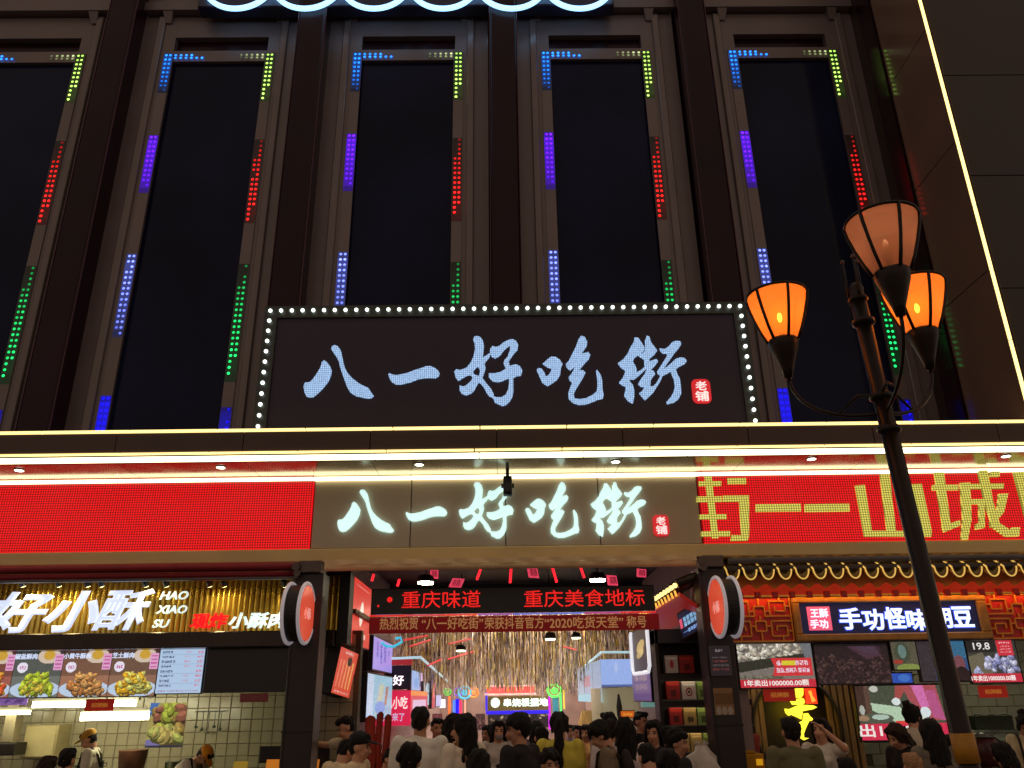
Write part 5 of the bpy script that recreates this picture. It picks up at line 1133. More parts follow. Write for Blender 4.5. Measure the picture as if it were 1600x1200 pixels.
# greenish tiled wall on the right
YW = 12.6
xg0 = at(1340, 1130, YW).x
gwall = struct('bean_shop_wall', MB().box(3.0, 9.5, YW+0.016, YW+0.2, 0, 4.0), m_grout, label='greenish tiled wall behind the bean shop')
tg = MB().bbox(-0.128, 0.128, -0.012, 0.0, -0.073, 0.073, 0.006).mesh('tile'); tg.materials.append(m_tile_g)
for j in range(17):
    for i in range(15):
        put('tile', tg, (xg0+0.13+0.262*i+(0.131 if j % 2 else 0), YW+0.014, 0.9+0.152*j), gwall)
struct('bean_shop_ceiling', MB().box(3.0, 9.5, 10.6, YW+0.2, 3.02, 3.08), mat('shop_ceiling2', (90, 84, 74), 0.7))
for i, px in enumerate((1180, 1420, 1560)):
    c = at(px, 1000, 11.6); t = thing('ceiling_lamp', ['left', 'middle', 'right'][i]+' square ceiling lamp in the bean shop', 'ceiling lamp', (c.x, 11.6, 2.96), 'ceiling lamps in the bean shop')
    obj('lamp_lens', MB().box(c.x-0.2, c.x+0.2, 11.5, 11.9, 2.965, 2.975), mat('bean_lamp', (255, 246, 220), emit=(255, 240, 205), es=9.0), t); obj('lamp_frame', MB().box(c.x-0.22, c.x+0.22, 11.48, 11.92, 2.978, 3.018), m_dark, t)
# shelf things at the back right
gb = thing('green_crate', 'dark green crate with wavy rim standing on the steel shelf of the bean shop', 'crate', at(1541, 1140, 12.2))
X0, X1, Z0, Z1 = span(1512, 1116, 1570, 1139, 12.2)
mb = MB().box(X0, X1, 12.0, 12.4, Z0, Z1-0.02)
obj('crate_body', mb, mat('dark_green', (40, 52, 26), 0.5, var=0.3, vs=14), gb)
obj('crate_lip', MB().tube([(X0+(X1-X0)*i/14, 11.99, Z1+0.012*math.sin(i*1.3)) for i in range(15)], 0.016, 6), mat('pale_lip', (120, 130, 110), 0.4), gb, smooth=True)
shf = thing('steel_shelf', 'steel shelf along the greenish tiled wall', 'shelf', (at(1540, 1145, 12.2).x, 12.2, 0))
zsh = Z0-0.004
obj('shelf_board', MB().bbox(at(1490, 1145, 12.2).x, 8.6, 11.9, 12.5, zsh-0.04, zsh, 0.008), mat('steel', (120, 126, 116), 0.3, 0.8, var=0.15), shf)
for xx in (at(1492, 1145, 12.2).x+0.03, 7.0, 8.5):
    obj('shelf_leg', MB().box(xx-0.02, xx+0.02, 11.92, 11.96, 0, zsh-0.041), MATS['steel'], shf)
bb = thing('dark_bag', 'black printed bag hanging by the lamp pole in the bean shop', 'bag', at(1497, 1150, 12.3))
X0, X1, Z0, Z1 = span(1487, 1096, 1509, 1142, 12.3)
mb = MB(); mb.bbox(X0, X1, 12.2, 12.36, Z0, Z1, 0.04); obj('bag_body', mb, mat('bag_black', (44, 44, 48), 0.5, var=0.3, vs=9), bb)
obj('bag_handle', MB().tube([(X0+0.05, 12.28, Z1-0.01), ((X0+X1)/2, 12.28, Z1+0.1), (X1-0.05, 12.28, Z1-0.01)], 0.008, 6), m_dark, bb)
bsk = thing('red_pot', 'dark red bulging pot with shiny steel rim on the bean shop counter', 'pot', at(1530, 1165, 11.4))
c = at(1532, 1165, 11.4)
obj('pot_body', MB().lathe([(0.16, -0.3), (0.22, -0.1), (0.2, 0.08), (0.17, 0.1)], c, 20), mat('pot_red', (74, 24, 26), 0.3, var=0.2), bsk, smooth=True)
obj('pot_rim', MB().lathe([(0.17, 0.1), (0.19, 0.105), (0.185, 0.125), (0.165, 0.12)], c, 20), MATS['steel'], bsk, smooth=True)
obj('pot_lid', MB().lathe([(0.16, 0.12), (0.1, 0.16), (0.02, 0.18)], c, 20), MATS['steel'], bsk, smooth=True)
obj('pot_stand', MB().box(c.x-0.3, c.x+0.3, 11.2, 11.6, 1.05, c.z-0.301), m_dark, bsk)
tr = thing('steel_tray_rack', 'tilted steel tray rack right of the dark red pot', 'rack', at(1562, 1160, 11.5))
a = at(1550, 1148, 11.5); b = at(1585, 1146, 11.5); c2 = at(1555, 1180, 11.5)
obj('tray', MB().slab(a, b-a, Vector((0.03, -0.25, -0.12)), (0, 0, -0.03)), MATS['steel'], tr)
obj('rack_rail', MB().tube([a, c2, c2+Vector((0, 0, -0.4))], 0.014, 8).tube([b, b+Vector((-0.1, 0, -0.7))], 0.014, 8), MATS['steel'], tr)
counter('serving counter of the bean shop', 3.0, 8.8, 10.7, 11.15, 1.03, (60, 44, 34), (120, 116, 108))
ym = thing('order_machine', 'yellow order machine box with bright button at the left end of the bean shop counter', 'machine', at(1178, 1195, 10.6))
X0, X1, Z0, Z1 = span(1159, 1178, 1195, 1215, 10.5)
obj('machine_body', MB().bbox(X0, X1, 10.48, 10.68, 0.95, Z1, 0.015), mat('machine_yellow', (196, 140, 20), 0.35, var=0.12), ym)
obj('machine_top', MB().bbox(X0+0.02, X1-0.09, 10.52, 10.66, Z1+0.001, Z1+0.035, 0.008), MATS['machine_yellow'], ym)
Xa, Xb, Za, Zb = span(1182, 1186, 1192, 1196, 10.47)
obj('button_panel', MB().bbox(Xa, Xb, 10.468, 10.479, Za, Zb, 0.003), mat('button_orange', (240, 180, 30), emit=(240, 175, 30), es=0.5), ym)
obj('machine_foot', MB().box(X0+0.04, X1-0.04, 10.5, 10.66, 0.0, 0.949), m_dark, ym)
for i, (x0, y0, x1, y1, ccl, ds, Y) in enumerate(((1152, 1145, 1163, 1178, (150, 50, 40), 'rust red cloth bundle beside the post', 10.9), (1170, 1148, 1186, 1178, (140, 44, 36), 'leaning dull red cloth left of the round gate', 11.0))):
    X0, X1, Z0, Z1 = span(x0, y0, x1, y1, Y)
    t = thing('folded_cloth', ds, 'cloth', ((X0+X1)/2, Y, Z0))
    mb = MB().tube([((X0+X1)/2-0.03, Y, Z0-0.1), ((X0+X1)/2, Y, (Z0+Z1)/2), ((X0+X1)/2+0.05, Y, Z1)], [0.09, 0.07, 0.04], 10)
    obj('cloth_roll', mb, mat('dull_red_cloth', (150, 50, 40), 0.8, var=0.2, vs=10), t, smooth=True)
# post plates (small menu and tan poster)
pc = thing('small_menu_plate', 'small dark menu plate with reddish writing fixed to the right post', 'sign', (2.53, 9.89, 2.5))
p = Pic(50, 60, (34, 26, 30)); p.writing(0.3, 0.12, 0.65, 0.2, (150, 140, 140), 3)
for i in range(4): p.writing(0.12, 0.36+i*0.13, 0.88, 0.42+i*0.13, (140, 62, 62) if i % 2 else (110, 96, 96), 9, 0.5)
X0, X1, Z0, Z1 = span(1109, 1009, 1142, 1056, 9.87)
obj('plate', MB().box(X0, X1, 9.868, 9.892, Z0, Z1), m_black, pc); picture('picture', p, (X0, 9.868, Z0), (X1-X0, 0, 0), (0, 0, Z1-Z0), attr_mat('weak_print', 0.7, 0.3), pc)
pc = thing('tan_poster', 'tan paper poster with pale cups pasted on the right post', 'poster', (2.53, 9.89, 1.8))
p = Pic(46, 60, (150, 112, 70)); p.rect(0, 0.2, 1, 0.62, (118, 82, 40)); 
for i in range(3): p.ell(0.2+0.3*i, 0.85, 0.13, 0.16, (176, 164, 150))
p.grain(6); X0, X1, Z0, Z1 = span(1116, 1075, 1146, 1117, 9.885)
obj('sheet', MB().box(X0, X1, 9.886, 9.892, Z0, Z1), mat('sheet_back', (200, 196, 180)), pc); picture('picture', p, (X0, 9.886, Z0), (X1-X0, 0, 0), (0, 0, Z1-Z0), m_print, pc)
# little tiled eave and tilted screen on the shop flank facing the arcade
XW2 = 2.34
fe = thing('flank_eave', 'little tiled eave edged with warm lights on the bean shop flank facing the arcade', 'roof', (XW2, 11, 3.2))
Yn, Yf_ = 10.15, 12.9
zt2 = at(1084, 912, 10.15).z
for i in range(13):
    y = Yn+(Yf_-Yn)*i/12
    t = obj('roof_tile', MB().tube([(XW2-0.2, y, zt2-0.0), (XW2+0.25, y, zt2+0.16)], 0.06, 10), m_rooft, fe, smooth=True)
    obj('tile_light', MB().ball((XW2-0.23, y, zt2-0.02), 0.032, seg=8, ring=6), mat('warm_bead', (255, 230, 150), emit=(255, 222, 140), es=1.6), t, smooth=True)
    obj('drip_light', MB().tube([(XW2-0.22, y+0.1, zt2-0.07), (XW2-0.2, y+0.1, zt2-0.14)], 0.014, 6), mat('amber_bead', (255, 180, 70), emit=(255, 190, 80), es=1.0), t)
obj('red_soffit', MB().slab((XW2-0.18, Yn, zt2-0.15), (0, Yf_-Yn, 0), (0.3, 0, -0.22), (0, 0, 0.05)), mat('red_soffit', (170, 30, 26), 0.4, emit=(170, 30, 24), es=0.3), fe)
obj('flank_panel', MB().box(XW2+0.27, XW2+0.3, Yn+0.15, 10.8, 2.2, zt2-0.1), mat('flank_red', (120, 30, 34), 0.4, var=0.2), fe)
ts = thing('tilted_screen', 'tilted navy screen with pale blue writing and pink edge below the flank eave', 'screen', (XW2, 10.9, 2.6))
a = at(1066, 990, 10.75); b = at(1099, 970, 10.32); h = at(1056, 966, 10.75)-a
p = Pic(64, 70, (20, 24, 50)); p.rect(0, 0.22, 0.13, 0.62, (232, 90, 120)); p.writing(0.17, 0.22, 0.98, 0.4, (150, 200, 240), 5, 0.8); p.writing(0.17, 0.43, 0.98, 0.62, (150, 200, 240), 5, 0.8); p.writing(0.3, 0.75, 0.8, 0.88, (150, 190, 245), 4, 0.8); p.rect(0.1, 0.8, 0.95, 0.83, (110, 150, 220))
ww = b-a; vv = Vector((h.x*0.6, 0.0, h.z*1.5))
obj('screen_case', MB().slab(a-vv*0.25-ww*0.06, ww*1.12, vv*1.15, Vector((0.08, 0.02, 0))), mat('brown_case', (74, 54, 36), 0.5), ts)
picture('picture', p, a-vv*0.2, ww, vv, m_glow, ts, 0.006)
# product shelf beside the arcade
psx0, psx1 = at(1036, 1100, 10.9).x, at(1118, 1100, 10.9).x
ps = thing('snack_shelf', 'dark shelf unit stacked with boxed snacks just left of the right post', 'shelf', ((psx0+psx1)/2, 10.9, 0))
obj('back_board', MB().box(psx0-0.05, psx1+0.45, 11.16, 11.2, 0, 2.75), mat('shelf_dark', (38, 28, 26), 0.5, var=0.2), ps)
obj('side_board', MB().box(psx0-0.06, psx0-0.02, 10.82, 11.159, 0, 2.75), MATS['shelf_dark'], ps)
obj('top_board', MB().bbox(psx0-0.06, psx1+0.45, 10.82, 11.158, 2.58, 2.76, 0.01), mat('slate_board', (52, 54, 66), 0.4), ps)
m_shl = mat('shelf_fill_light', (255, 236, 200), emit=(255, 232, 190), es=6.0)
def snack(x0, y0, x1, y1, col, lab, emblem=None):
    Y = 10.88; X0, X1, Z0, Z1 = span(x0, y0, x1, y1, Y)
    t = thing('snack_box', lab, 'snack box', ((X0+X1)/2, Y, Z0), 'boxed snacks on the dark shelf')
    obj('box_body', MB().bbox(X0+0.004, X1-0.004, Y, Y+0.16, Z0, Z1, 0.005), mat('box_%d_%d_%d' % col, col, 0.4, var=0.1, vs=14), t)
    p = Pic(24, 28, col); dk = tuple(int(c*0.6) for c in col)
    p.rect(0.1, 0.1, 0.9, 0.2, tuple(min(255, int(c*1.25)) for c in col))
    if emblem == 'ring': p.ell(0.5, 0.58, 0.24, 0.26, (150, 50, 60)); p.ell(0.5, 0.58, 0.16, 0.17, (214, 190, 180)); p.rect(0.4, 0.5, 0.6, 0.66, (60, 50, 50))
    elif emblem == 'fig': p.ell(0.42, 0.68, 0.12, 0.2, (84, 76, 50)); p.ell(0.64, 0.68, 0.12, 0.18, (90, 80, 52))
    elif emblem == 'red': p.ell(0.5, 0.5, 0.15, 0.25, (200, 60, 70))
    else: p.rect(0.3, 0.45, 0.7, 0.85, dk)
    p.grain(7); picture('label_print', p, (X0+0.006, Y, Z0+0.004), (X1-X0-0.012, 0, 0), (0, 0, Z1-Z0-0.008), m_print, t)
Rr, Wt, Tn, Gr = (170, 44, 40), (212, 200, 196), (190, 160, 100), (140, 168, 90)
rows = [(1024, 1052, ((1039, 1060, Wt, 'white snack box with small red figure at the left end of the top row', 'red'), (1061, 1085, Rr, 'rust red snack box beside the white one on the top row', None))),
        (1065, 1093, ((1041, 1063, Rr, 'red snack box at the left end of the second row', None), (1065, 1088, Wt, 'white snack box with a red ring emblem in the second row', 'ring'), (1089, 1104, Gr, 'green snack box at the right of the second row', None))),
        (1106, 1133, ((1046, 1067, Rr, 'red snack box at the left end of the third row', None), (1068, 1089, Tn, 'tan snack box with two dark figures in the third row', 'fig'), (1090, 1108, Gr, 'green snack box right of the tan one in the third row', None))),
        (1146, 1175, ((1064, 1078, Tn, 'narrow tan snack box left in the lowest row', None), (1079, 1098, Tn, 'tan snack box with two dark figures in the lowest row', 'fig'), (1099, 1114, (120, 140, 66), 'olive green snack box at the right of the lowest row', None)))]
for yt_, yb_, its in rows:
    zb = at(1075, yb_, 10.88).z
    bd = obj('shelf_board', MB().bbox(psx0-0.019, psx1+0.45, 10.84, 11.155, zb-0.055, zb-0.002, 0.006).box(psx0-0.018, psx1+0.44, 10.835, 10.8385, zb-0.075, zb-0.01), MATS['shelf_dark'], ps)
    obj('fill_light', MB().box(psx0, psx1+0.4, 10.845, 10.87, zb-0.064, zb-0.0565), m_shl, bd)  # added strip hidden behind the lip to brighten the boxes
    for (x0, x1, c, l, e) in its: snack(x0, yt_, x1, yb_, c, l, e)
snack(1148, 1100, 1156, 1131, (150, 140, 110), 'pale bottle box seen just right of the right post')
# rumpled white bag held at the shelf
wb = thing('plastic_bag', 'crumpled white plastic bag in front of the snack shelf', 'bag', at(1098, 1215, 9.6))
c = at(1098, 1185, 9.6); mb = MB().lathe([(0.02, 0.13), (0.06, 0.125), (0.10, 0.07), (0.15, 0.02), (0.19, -0.08), (0.2, -0.18), (0.14, -0.26), (0.03, -0.28)], c, 22)
mb.v = [(c.x+(v[0]-c.x)*(1+0.22*math.sin(v[2]*34+v[0]*38)), c.y+(v[1]-c.y)*(1+0.1*math.sin(v[2]*33)), v[2]) for v in mb.v]
obj('bag_body', mb, mat('white_plastic', (196, 190, 180), 0.3, var=0.1, bump=0.8, bs=16), wb, smooth=True)
obj('bag_ears', MB().tube([(c.x+0.02, c.y, c.z+0.11), (c.x+0.05, c.y, c.z+0.17)], [0.018, 0.04], 6).tube([(c.x-0.03, c.y, c.z+0.11), (c.x-0.05, c.y, c.z+0.16)], [0.018, 0.035], 6), MATS['white_plastic'], wb)

# ================================================================== STREET LAMP
lamp = thing('street_lamp', 'dark three armed street lamp with tulip lanterns, two glowing orange', 'street lamp', (2.905, 5.425, 0))
m_iron = mat('dark_iron', (38, 30, 26), 0.36, 0.6, var=0.2, vs=10)
PT = Vector((2.716, 5.425, 4.72)); PB = Vector((2.905, 5.425, 0.03))
def pole_at(z): return PB+(PT-PB)*((z-PB.z)/(PT.z-PB.z))
obj('pole', MB().tube([PB, pole_at(0.5), pole_at(0.55), PT], [0.11, 0.105, 0.064, 0.058], 20), m_iron, lamp, smooth=True)
obj('base', MB().lathe([(0.17, 0.0), (0.17, 0.05), (0.14, 0.09), (0.125, 0.16), (0.115, 0.3)], PB, 20), m_iron, lamp, smooth=True)
pa, pb_ = pole_at(1.54), pole_at(1.71)
obj('yellow_band', MB().tube([pa, pb_], 0.071, 20), mat('yellow_band', (176, 122, 28), 0.5, var=0.2, vs=12), lamp, smooth=True)
for z in (3.7, 3.95, 4.55): q = pole_at(z); obj('collar', MB().lathe([(0.062, -0.03), (0.082, -0.015), (0.082, 0.015), (0.062, 0.03)], q, 18), m_iron, lamp, smooth=True)
fin = MB().lathe([(0.06, 0), (0.075, 0.02), (0.05, 0.06), (0.055, 0.12), (0.03, 0.16)], PT, 16)
fo = obj('finial', fin, m_iron, lamp, smooth=True)
for k in range(3):
    a = 0.4+2*math.pi*k/3; q = PT+Vector((0.06*math.cos(a), 0.06*math.sin(a), 0.0))
    obj('finial_rod', MB().tube([q, q+Vector((0, 0, 0.36))], 0.009, 8), m_iron, fo, smooth=True); obj('rod_tip', MB().ball(q+Vector((0, 0, 0.37)), 0.017, seg=8, ring=6), MATS['bracket_steel'], fo, smooth=True)
def shade_mat(name, lit):
    m = bpy.data.materials.new(name); m.use_nodes = True; nt = m.node_tree; nt.nodes.remove(nt.nodes['Principled BSDF']); out = nt.nodes['Material Output']
    tr_ = nt.nodes.new('ShaderNodeBsdfTransparent'); tl_ = nt.nodes.new('ShaderNodeBsdfTranslucent'); gl = nt.nodes.new('ShaderNodeBsdfGlossy'); df = nt.nodes.new('ShaderNodeBsdfDiffuse')
    c = lin((255, 168, 90) if lit else (244, 206, 180))+[1]
    tr_.inputs[0].default_value = c; tl_.inputs[0].default_value = lin((240, 140, 60) if lit else (220, 150, 110))+[1]; df.inputs[0].default_value = lin((220, 140, 90) if lit else (236, 176, 140))+[1]; gl.inputs['Roughness'].default_value = 0.2; gl.inputs[0].default_value = (0.6, 0.5, 0.4, 1)
    def mix(a, b, f): 
        x_ = nt.nodes.new('ShaderNodeMixShader'); x_.inputs[0].default_value = f; nt.links.new(a, x_.inputs[1]); nt.links.new(b, x_.inputs[2]); return x_.outputs[0]
    s = mix(tl_.outputs[0], df.outputs[0], 0.35); s = mix(s, tr_.outputs[0], 0.42); s = mix(s, gl.outputs[0], 0.06)
    e = nt.nodes.new('ShaderNodeEmission'); nz = nt.nodes.new('ShaderNodeTexNoise'); nz.inputs['Scale'].default_value = 6
    tc = nt.nodes.new('ShaderNodeTexCoord'); nt.links.new(tc.outputs['Object'], nz.inputs['Vector'])
    mr = nt.nodes.new('ShaderNodeMapRange'); mr.inputs['To Min'].default_value = 0.26 if lit else 0.0; mr.inputs['To Max'].default_value = 0.46 if lit else 0.0; nt.links.new(nz.outputs['Fac'], mr.inputs['Value'])
    e.inputs[0].default_value = lin((244, 124, 40) if lit else (222, 150, 110))+[1]; nt.links.new(mr.outputs[0], e.inputs[1])
    ad = nt.nodes.new('ShaderNodeAddShader'); nt.links.new(s, ad.inputs[0]); nt.links.new(e.outputs[0], ad.inputs[1]); nt.links.new(ad.outputs[0], out.inputs['Surface'])
    return m
m_shl1, m_shl0 = shade_mat('amber_glass_lit', True), shade_mat('amber_glass_unlit', False)
m_bulb_glow = bpy.data.materials.new('bulb_glow_shell'); m_bulb_glow.use_nodes = True
_nt = m_bulb_glow.node_tree; _nt.nodes.remove(_nt.nodes['Principled BSDF']); _t = _nt.nodes.new('ShaderNodeBsdfTransparent'); _e = _nt.nodes.new('ShaderNodeEmission'); _lw = _nt.nodes.new('ShaderNodeLayerWeight'); _m = _nt.nodes.new('ShaderNodeMixShader'); _mr = _nt.nodes.new('ShaderNodeMapRange')
_e.inputs[0].default_value = lin((255, 176, 70))+[1]; _e.inputs[1].default_value = 1.6; _lw.inputs[0].default_value = 0.5
_mr.inputs['To Min'].default_value = 0.26; _mr.inputs['To Max'].default_value = 0.0; _nt.links.new(_lw.outputs['Facing'], _mr.inputs['Value'])
_nt.links.new(_mr.outputs[0], _m.inputs[0]); _nt.links.new(_t.outputs[0], _m.inputs[1]); _nt.links.new(_e.outputs[0], _m.inputs[2]); _nt.links.new(_m.outputs[0], _nt.nodes['Material Output'].inputs['Surface'])
m_flame = mat('flame_bulb', (255, 220, 120), emit=(255, 214, 120), es=26.0); m_dead = mat('unlit_bulb', (200, 170, 130), 0.2)
prof = [(0.108, -0.41), (0.150, -0.31), (0.190, -0.19), (0.220, -0.08), (0.234, 0.0)]
for (lx, ly, lit, lab, sc) in ((2.257, 5.841, True, 'glowing orange lantern', 1.0), (3.311, 5.697, True, 'glowing orange lantern', 1.0), (2.640, 4.745, False, 'dimly lit brownish lantern', 1.0)):
    c = Vector((lx, ly, 5.0))
    g = obj('lantern', MB().lathe(prof+[(0.20, 0.03), (0.12, 0.05), (0.02, 0.055)], c, 36, cap=False), m_shl1 if lit else m_shl0, lamp, smooth=True, label=lab)
    obj('lantern_rim', MB().tube([c+Vector((0.236*math.cos(t), 0.236*math.sin(t), 0)) for t in [2*math.pi*i/36 for i in range(37)]], 0.0115, 8, False), m_iron, g, smooth=True)
    for k in range(6):
        a = R(33+60*k); obj('lantern_rib', MB().tube([c+Vector(((r+0.008)*math.cos(a), (r+0.008)*math.sin(a), z)) for r, z in prof], 0.0125, 8), m_iron, g, smooth=True)
    obj('lantern_cup', MB().lathe([(0.112, -0.40), (0.118, -0.42), (0.108, -0.47), (0.078, -0.56), (0.045, -0.66), (0.03, -0.73)], c, 24), m_iron, g, smooth=True)
    if lit:
        obj('bulb', MB().ball(c+Vector((0, 0, -0.2)), 0.019, 0.019, 0.042, 12, 8), m_flame, g, smooth=True)
        obj('inner_glow', MB().ball(c+Vector((0, 0, -0.2)), 0.052, 0.052, 0.082, 16, 12), m_bulb_glow, g, smooth=True)  # glow shells added around the bulb to paint its halo of light
        obj('outer_glow', MB().ball(c+Vector((0, 0, -0.2)), 0.095, 0.095, 0.13, 16, 12), m_bulb_glow, g, smooth=True)
        obj('bulb_stem', MB().tube([c+Vector((0, 0, -0.41)), c+Vector((0, 0, -0.34))], 0.02, 8), m_iron, g)
        ld = bpy.data.lights.new('lantern_light', 'POINT'); ld.energy = 7; ld.color = (1.0, 0.62, 0.28); ld.shadow_soft_size = 0.2
        lo = bpy.data.objects.new('lantern_light', ld); lo.location = c+Vector((0, 0, -0.16))-origin_of(lamp); link(lo, lamp)
    else:
        ld = bpy.data.lights.new('lantern_light', 'POINT'); ld.energy = 1.5; ld.color = (1.0, 0.72, 0.5); ld.shadow_soft_size = 0.1  # weak lamp added inside to brighten this lantern's glass
        lo = bpy.data.objects.new('lantern_light', ld); lo.location = c+Vector((0, 0, -0.12))-origin_of(lamp); link(lo, lamp)
        obj('bulb', MB().lathe([(0.02, -0.36), (0.03, -0.3), (0.032, -0.24), (0.02, -0.18), (0.006, -0.15)], c, 12), m_dead, g, smooth=True)
    ax = pole_at(3.83); b0_ = c+Vector((0, 0, -0.73)); d = Vector((ax.x-b0_.x, ax.y-b0_.y, 0))
    pts = []
    for i in range(13):
        t_ = i/12; w = t_**1.0
        ang = math.pi/2*t_
        pts.append(Vector((b0_.x+d.x*(1-math.cos(ang)), b0_.y+d.y*(1-math.cos(ang)), b0_.z-(b0_.z-3.83)*math.sin(ang))) if t_ < 1 else Vector((ax.x, ax.y, 3.83)))
    obj('arm', MB().tube(pts, 0.0135, 8), m_iron, lamp, smooth=True)
    obj('arm_brace', MB().tube([pts[8]+Vector((0, 0, 0.0)), pts[8]+(Vector((ax.x, ax.y, 3.83))-pts[8])*0.5+Vector((0, 0, 0.14)), pole_at(3.96)], 0.010, 6), m_iron, lamp, smooth=True)

# ================================================================== PEOPLE
def remesh(mb, name, vox, smooth=4, noise=0.0, ns=40):
    me = mb.mesh(name); o = bpy.data.objects.new(name, me); COL.objects.link(o)
    m = o.modifiers.new('r', 'REMESH'); m.mode = 'VOXEL'; m.voxel_size = vox; m.adaptivity = 0
    s = o.modifiers.new('s', 'SMOOTH'); s.iterations = smooth; s.factor = 0.5
    dg = bpy.context.evaluated_depsgraph_get(); dg.update()
    out = bpy.data.meshes.new_from_object(o.evaluated_get(dg)); out.name = name
    bpy.data.objects.remove(o); bpy.data.meshes.remove(me)
    if noise > 0:
        n = len(out.vertices); co = np.empty(n*3); out.vertices.foreach_get('co', co); co = co.reshape(-1, 3)
        nr = np.empty(n*3); out.vertices.foreach_get('normal', nr); nr = nr.reshape(-1, 3)
        k = (np.sin(co[:, 0]*ns*2.1+co[:, 1]*ns*0.6)*np.sin(co[:, 1]*ns*1.7+1)*0.6+np.sin(co[:, 0]*ns*0.9+co[:, 2]*ns*0.5))*noise
        out.vertices.foreach_set('co', (co+nr*k[:, None]).reshape(-1)); out.update()
    out.shade_smooth(); return out
def limb(mb, a, b, ra, rb, M=None):
    a, b = Vector(a), Vector(b)
    n = 5; pts = [a.lerp(b, i/(n-1)) for i in range(n)]; mb.tube(pts, [ra+(rb-ra)*i/(n-1) for i in range(n)], 12)
    mb.ball(a, ra*0.98); mb.ball(b, rb*0.98)
BODY = {}
def body_set(pose, fem, hair, wear):
    key = (pose, fem, hair, wear)
    if key in BODY: return BODY[key]
    lean, hyaw, hpitch, armL, armR = POSES[pose]
    T = Matrix.Translation((0, 0, 0.95)) @ Matrix.Rotation(R(lean), 4, 'X') @ Matrix.Translation((0, 0, -0.95))       # + lean bends towards -Y
    Hd = T @ Matrix.Translation((0, -0.006, 1.448)) @ Matrix.Rotation(R(hyaw), 4, 'Z') @ Matrix.Rotation(R(hpitch), 4, 'X') @ Matrix.Translation((0, 0, -1.47))
    sw = 0.158 if fem else 0.180; hw = 0.092
    def B(mb, M, c, rx, ry, rz, inf=0.0):
        mb.ball((0, 0, 0), rx+inf, ry+inf, rz+inf, 14, 10, M=M @ Matrix.Translation(c))
    def L(mb, M, a, b, ra, rb): limb(mb, M @ Vector(a), M @ Vector(b), ra, rb)
    arms = []
    for s, (ud, fd) in ((-1, armL), (1, armR)):
        sh = T @ Vector((s*sw, 0.0, 1.395)); u = Vector(ud).normalized(); f = Vector(fd).normalized()
        el = sh+u*0.27; wr = el+f*0.235; arms.append((s, sh, el, wr, f))
    body = MB()
    I = Matrix.Identity(4)
    B(body, T, (0, 0.005, 1.0), 0.145 if fem else 0.14, 0.10, 0.12); B(body, T, (0, 0, 1.12), 0.115 if fem else 0.128, 0.085, 0.14)
    B(body, T, (0, 0, 1.27), 0.135 if fem else 0.15, 0.095, 0.15); B(body, T, (0, 0.012, 1.375), sw-0.01, 0.07, 0.06)
    L(body, T, (0, 0.012, 1.38), (0, 0.0, 1.50), 0.060, 0.053)
    if fem: B(body, T, (-0.06, -0.07, 1.28), 0.05, 0.045, 0.05); B(body, T, (0.06, -0.07, 1.28), 0.05, 0.045, 0.05)
    for s in (-1, 1):
        limb(body, (s*hw, 0, 0.93), (s*hw*0.95, -0.005, 0.50), 0.085, 0.055); limb(body, (s*hw*0.95, -0.005, 0.50), (s*hw*0.9, 0.01, 0.09), 0.052, 0.036)
        B(body, I, (s*hw*0.9, -0.055, 0.035), 0.04, 0.115, 0.033)
    # head
    B(body, Hd, (0, 0.012, 1.60), 0.074, 0.092, 0.098); B(body, Hd, (0, -0.022, 1.535), 0.056, 0.058, 0.062); B(body, Hd, (0, -0.05, 1.492), 0.026, 0.022, 0.018)
    L(body, Hd, (0, -0.086, 1.585), (0, -0.102, 1.548), 0.009, 0.014); 
    for s in (-1, 1): B(body, Hd, (s*0.076, 0.01, 1.57), 0.010, 0.020, 0.030); B(body, Hd, (s*0.03, -0.068, 1.555), 0.022, 0.02, 0.022)
    B(body, Hd, (0, -0.078, 1.521), 0.022, 0.012, 0.008)
    for s, sh, el, wr, f in arms:
        limb(body, sh, el, 0.046, 0.037); limb(body, el, wr, 0.037, 0.024)
        side = f.cross(Vector((0, 0, 1)) if abs(f.z) < 0.9 else Vector((0, -1, 0))).normalized(); nrm = side.cross(f).normalized()
        Mh = Matrix((tuple(side)+(0,), tuple(nrm)+(0,), tuple(f)+(0,), (0, 0, 0, 1))).transposed(); pc_ = wr+f*0.045
        body.ball(pc_, 0.038, 0.017, 0.048, M=Mh)
        for k in range(4):
            o_ = (k-1.5)*0.019; base = pc_+side*o_+f*0.035; ln_ = (0.034, 0.040, 0.038, 0.030)[k]
            mid = base+f*ln_+nrm*(-0.008); tip = mid+f*ln_*0.65+nrm*(-0.02)
            limb(body, base, mid, 0.0092, 0.0086); limb(body, mid, tip, 0.0086, 0.0076)
        tb = wr+f*0.02-side*s*0.028; tm = tb+f*0.03-side*s*0.022; limb(body, tb, tm, 0.012, 0.010); limb(body, tm, tm+f*0.026-nrm*0.008, 0.010, 0.008)
    bm_ = remesh(body, 'body', 0.0105, 3)
    out = {'body': bm_}
    # top
    c = MB(); inf = 0.022
    B(c, T, (0, 0.0, 0.99), 0.150, 0.108, 0.13, inf*0.6); B(c, T, (0, 0, 1.12), 0.132, 0.095, 0.15, inf); B(c, T, (0, 0, 1.27), 0.15, 0.10, 0.15, inf*0.8); B(c, T, (0, 0.012, 1.378), sw, 0.068, 0.052, inf*0.6)
    B(c, T, (0, 0.012, 1.412), 0.105, 0.066, 0.036); B(c, T, (0, 0.016, 1.435), 0.068, 0.062, 0.022)
    if fem: B(c, T, (-0.06, -0.072, 1.28), 0.05, 0.048, 0.055, 0.01); B(c, T, (0.06, -0.072, 1.28), 0.05, 0.048, 0.055, 0.01)
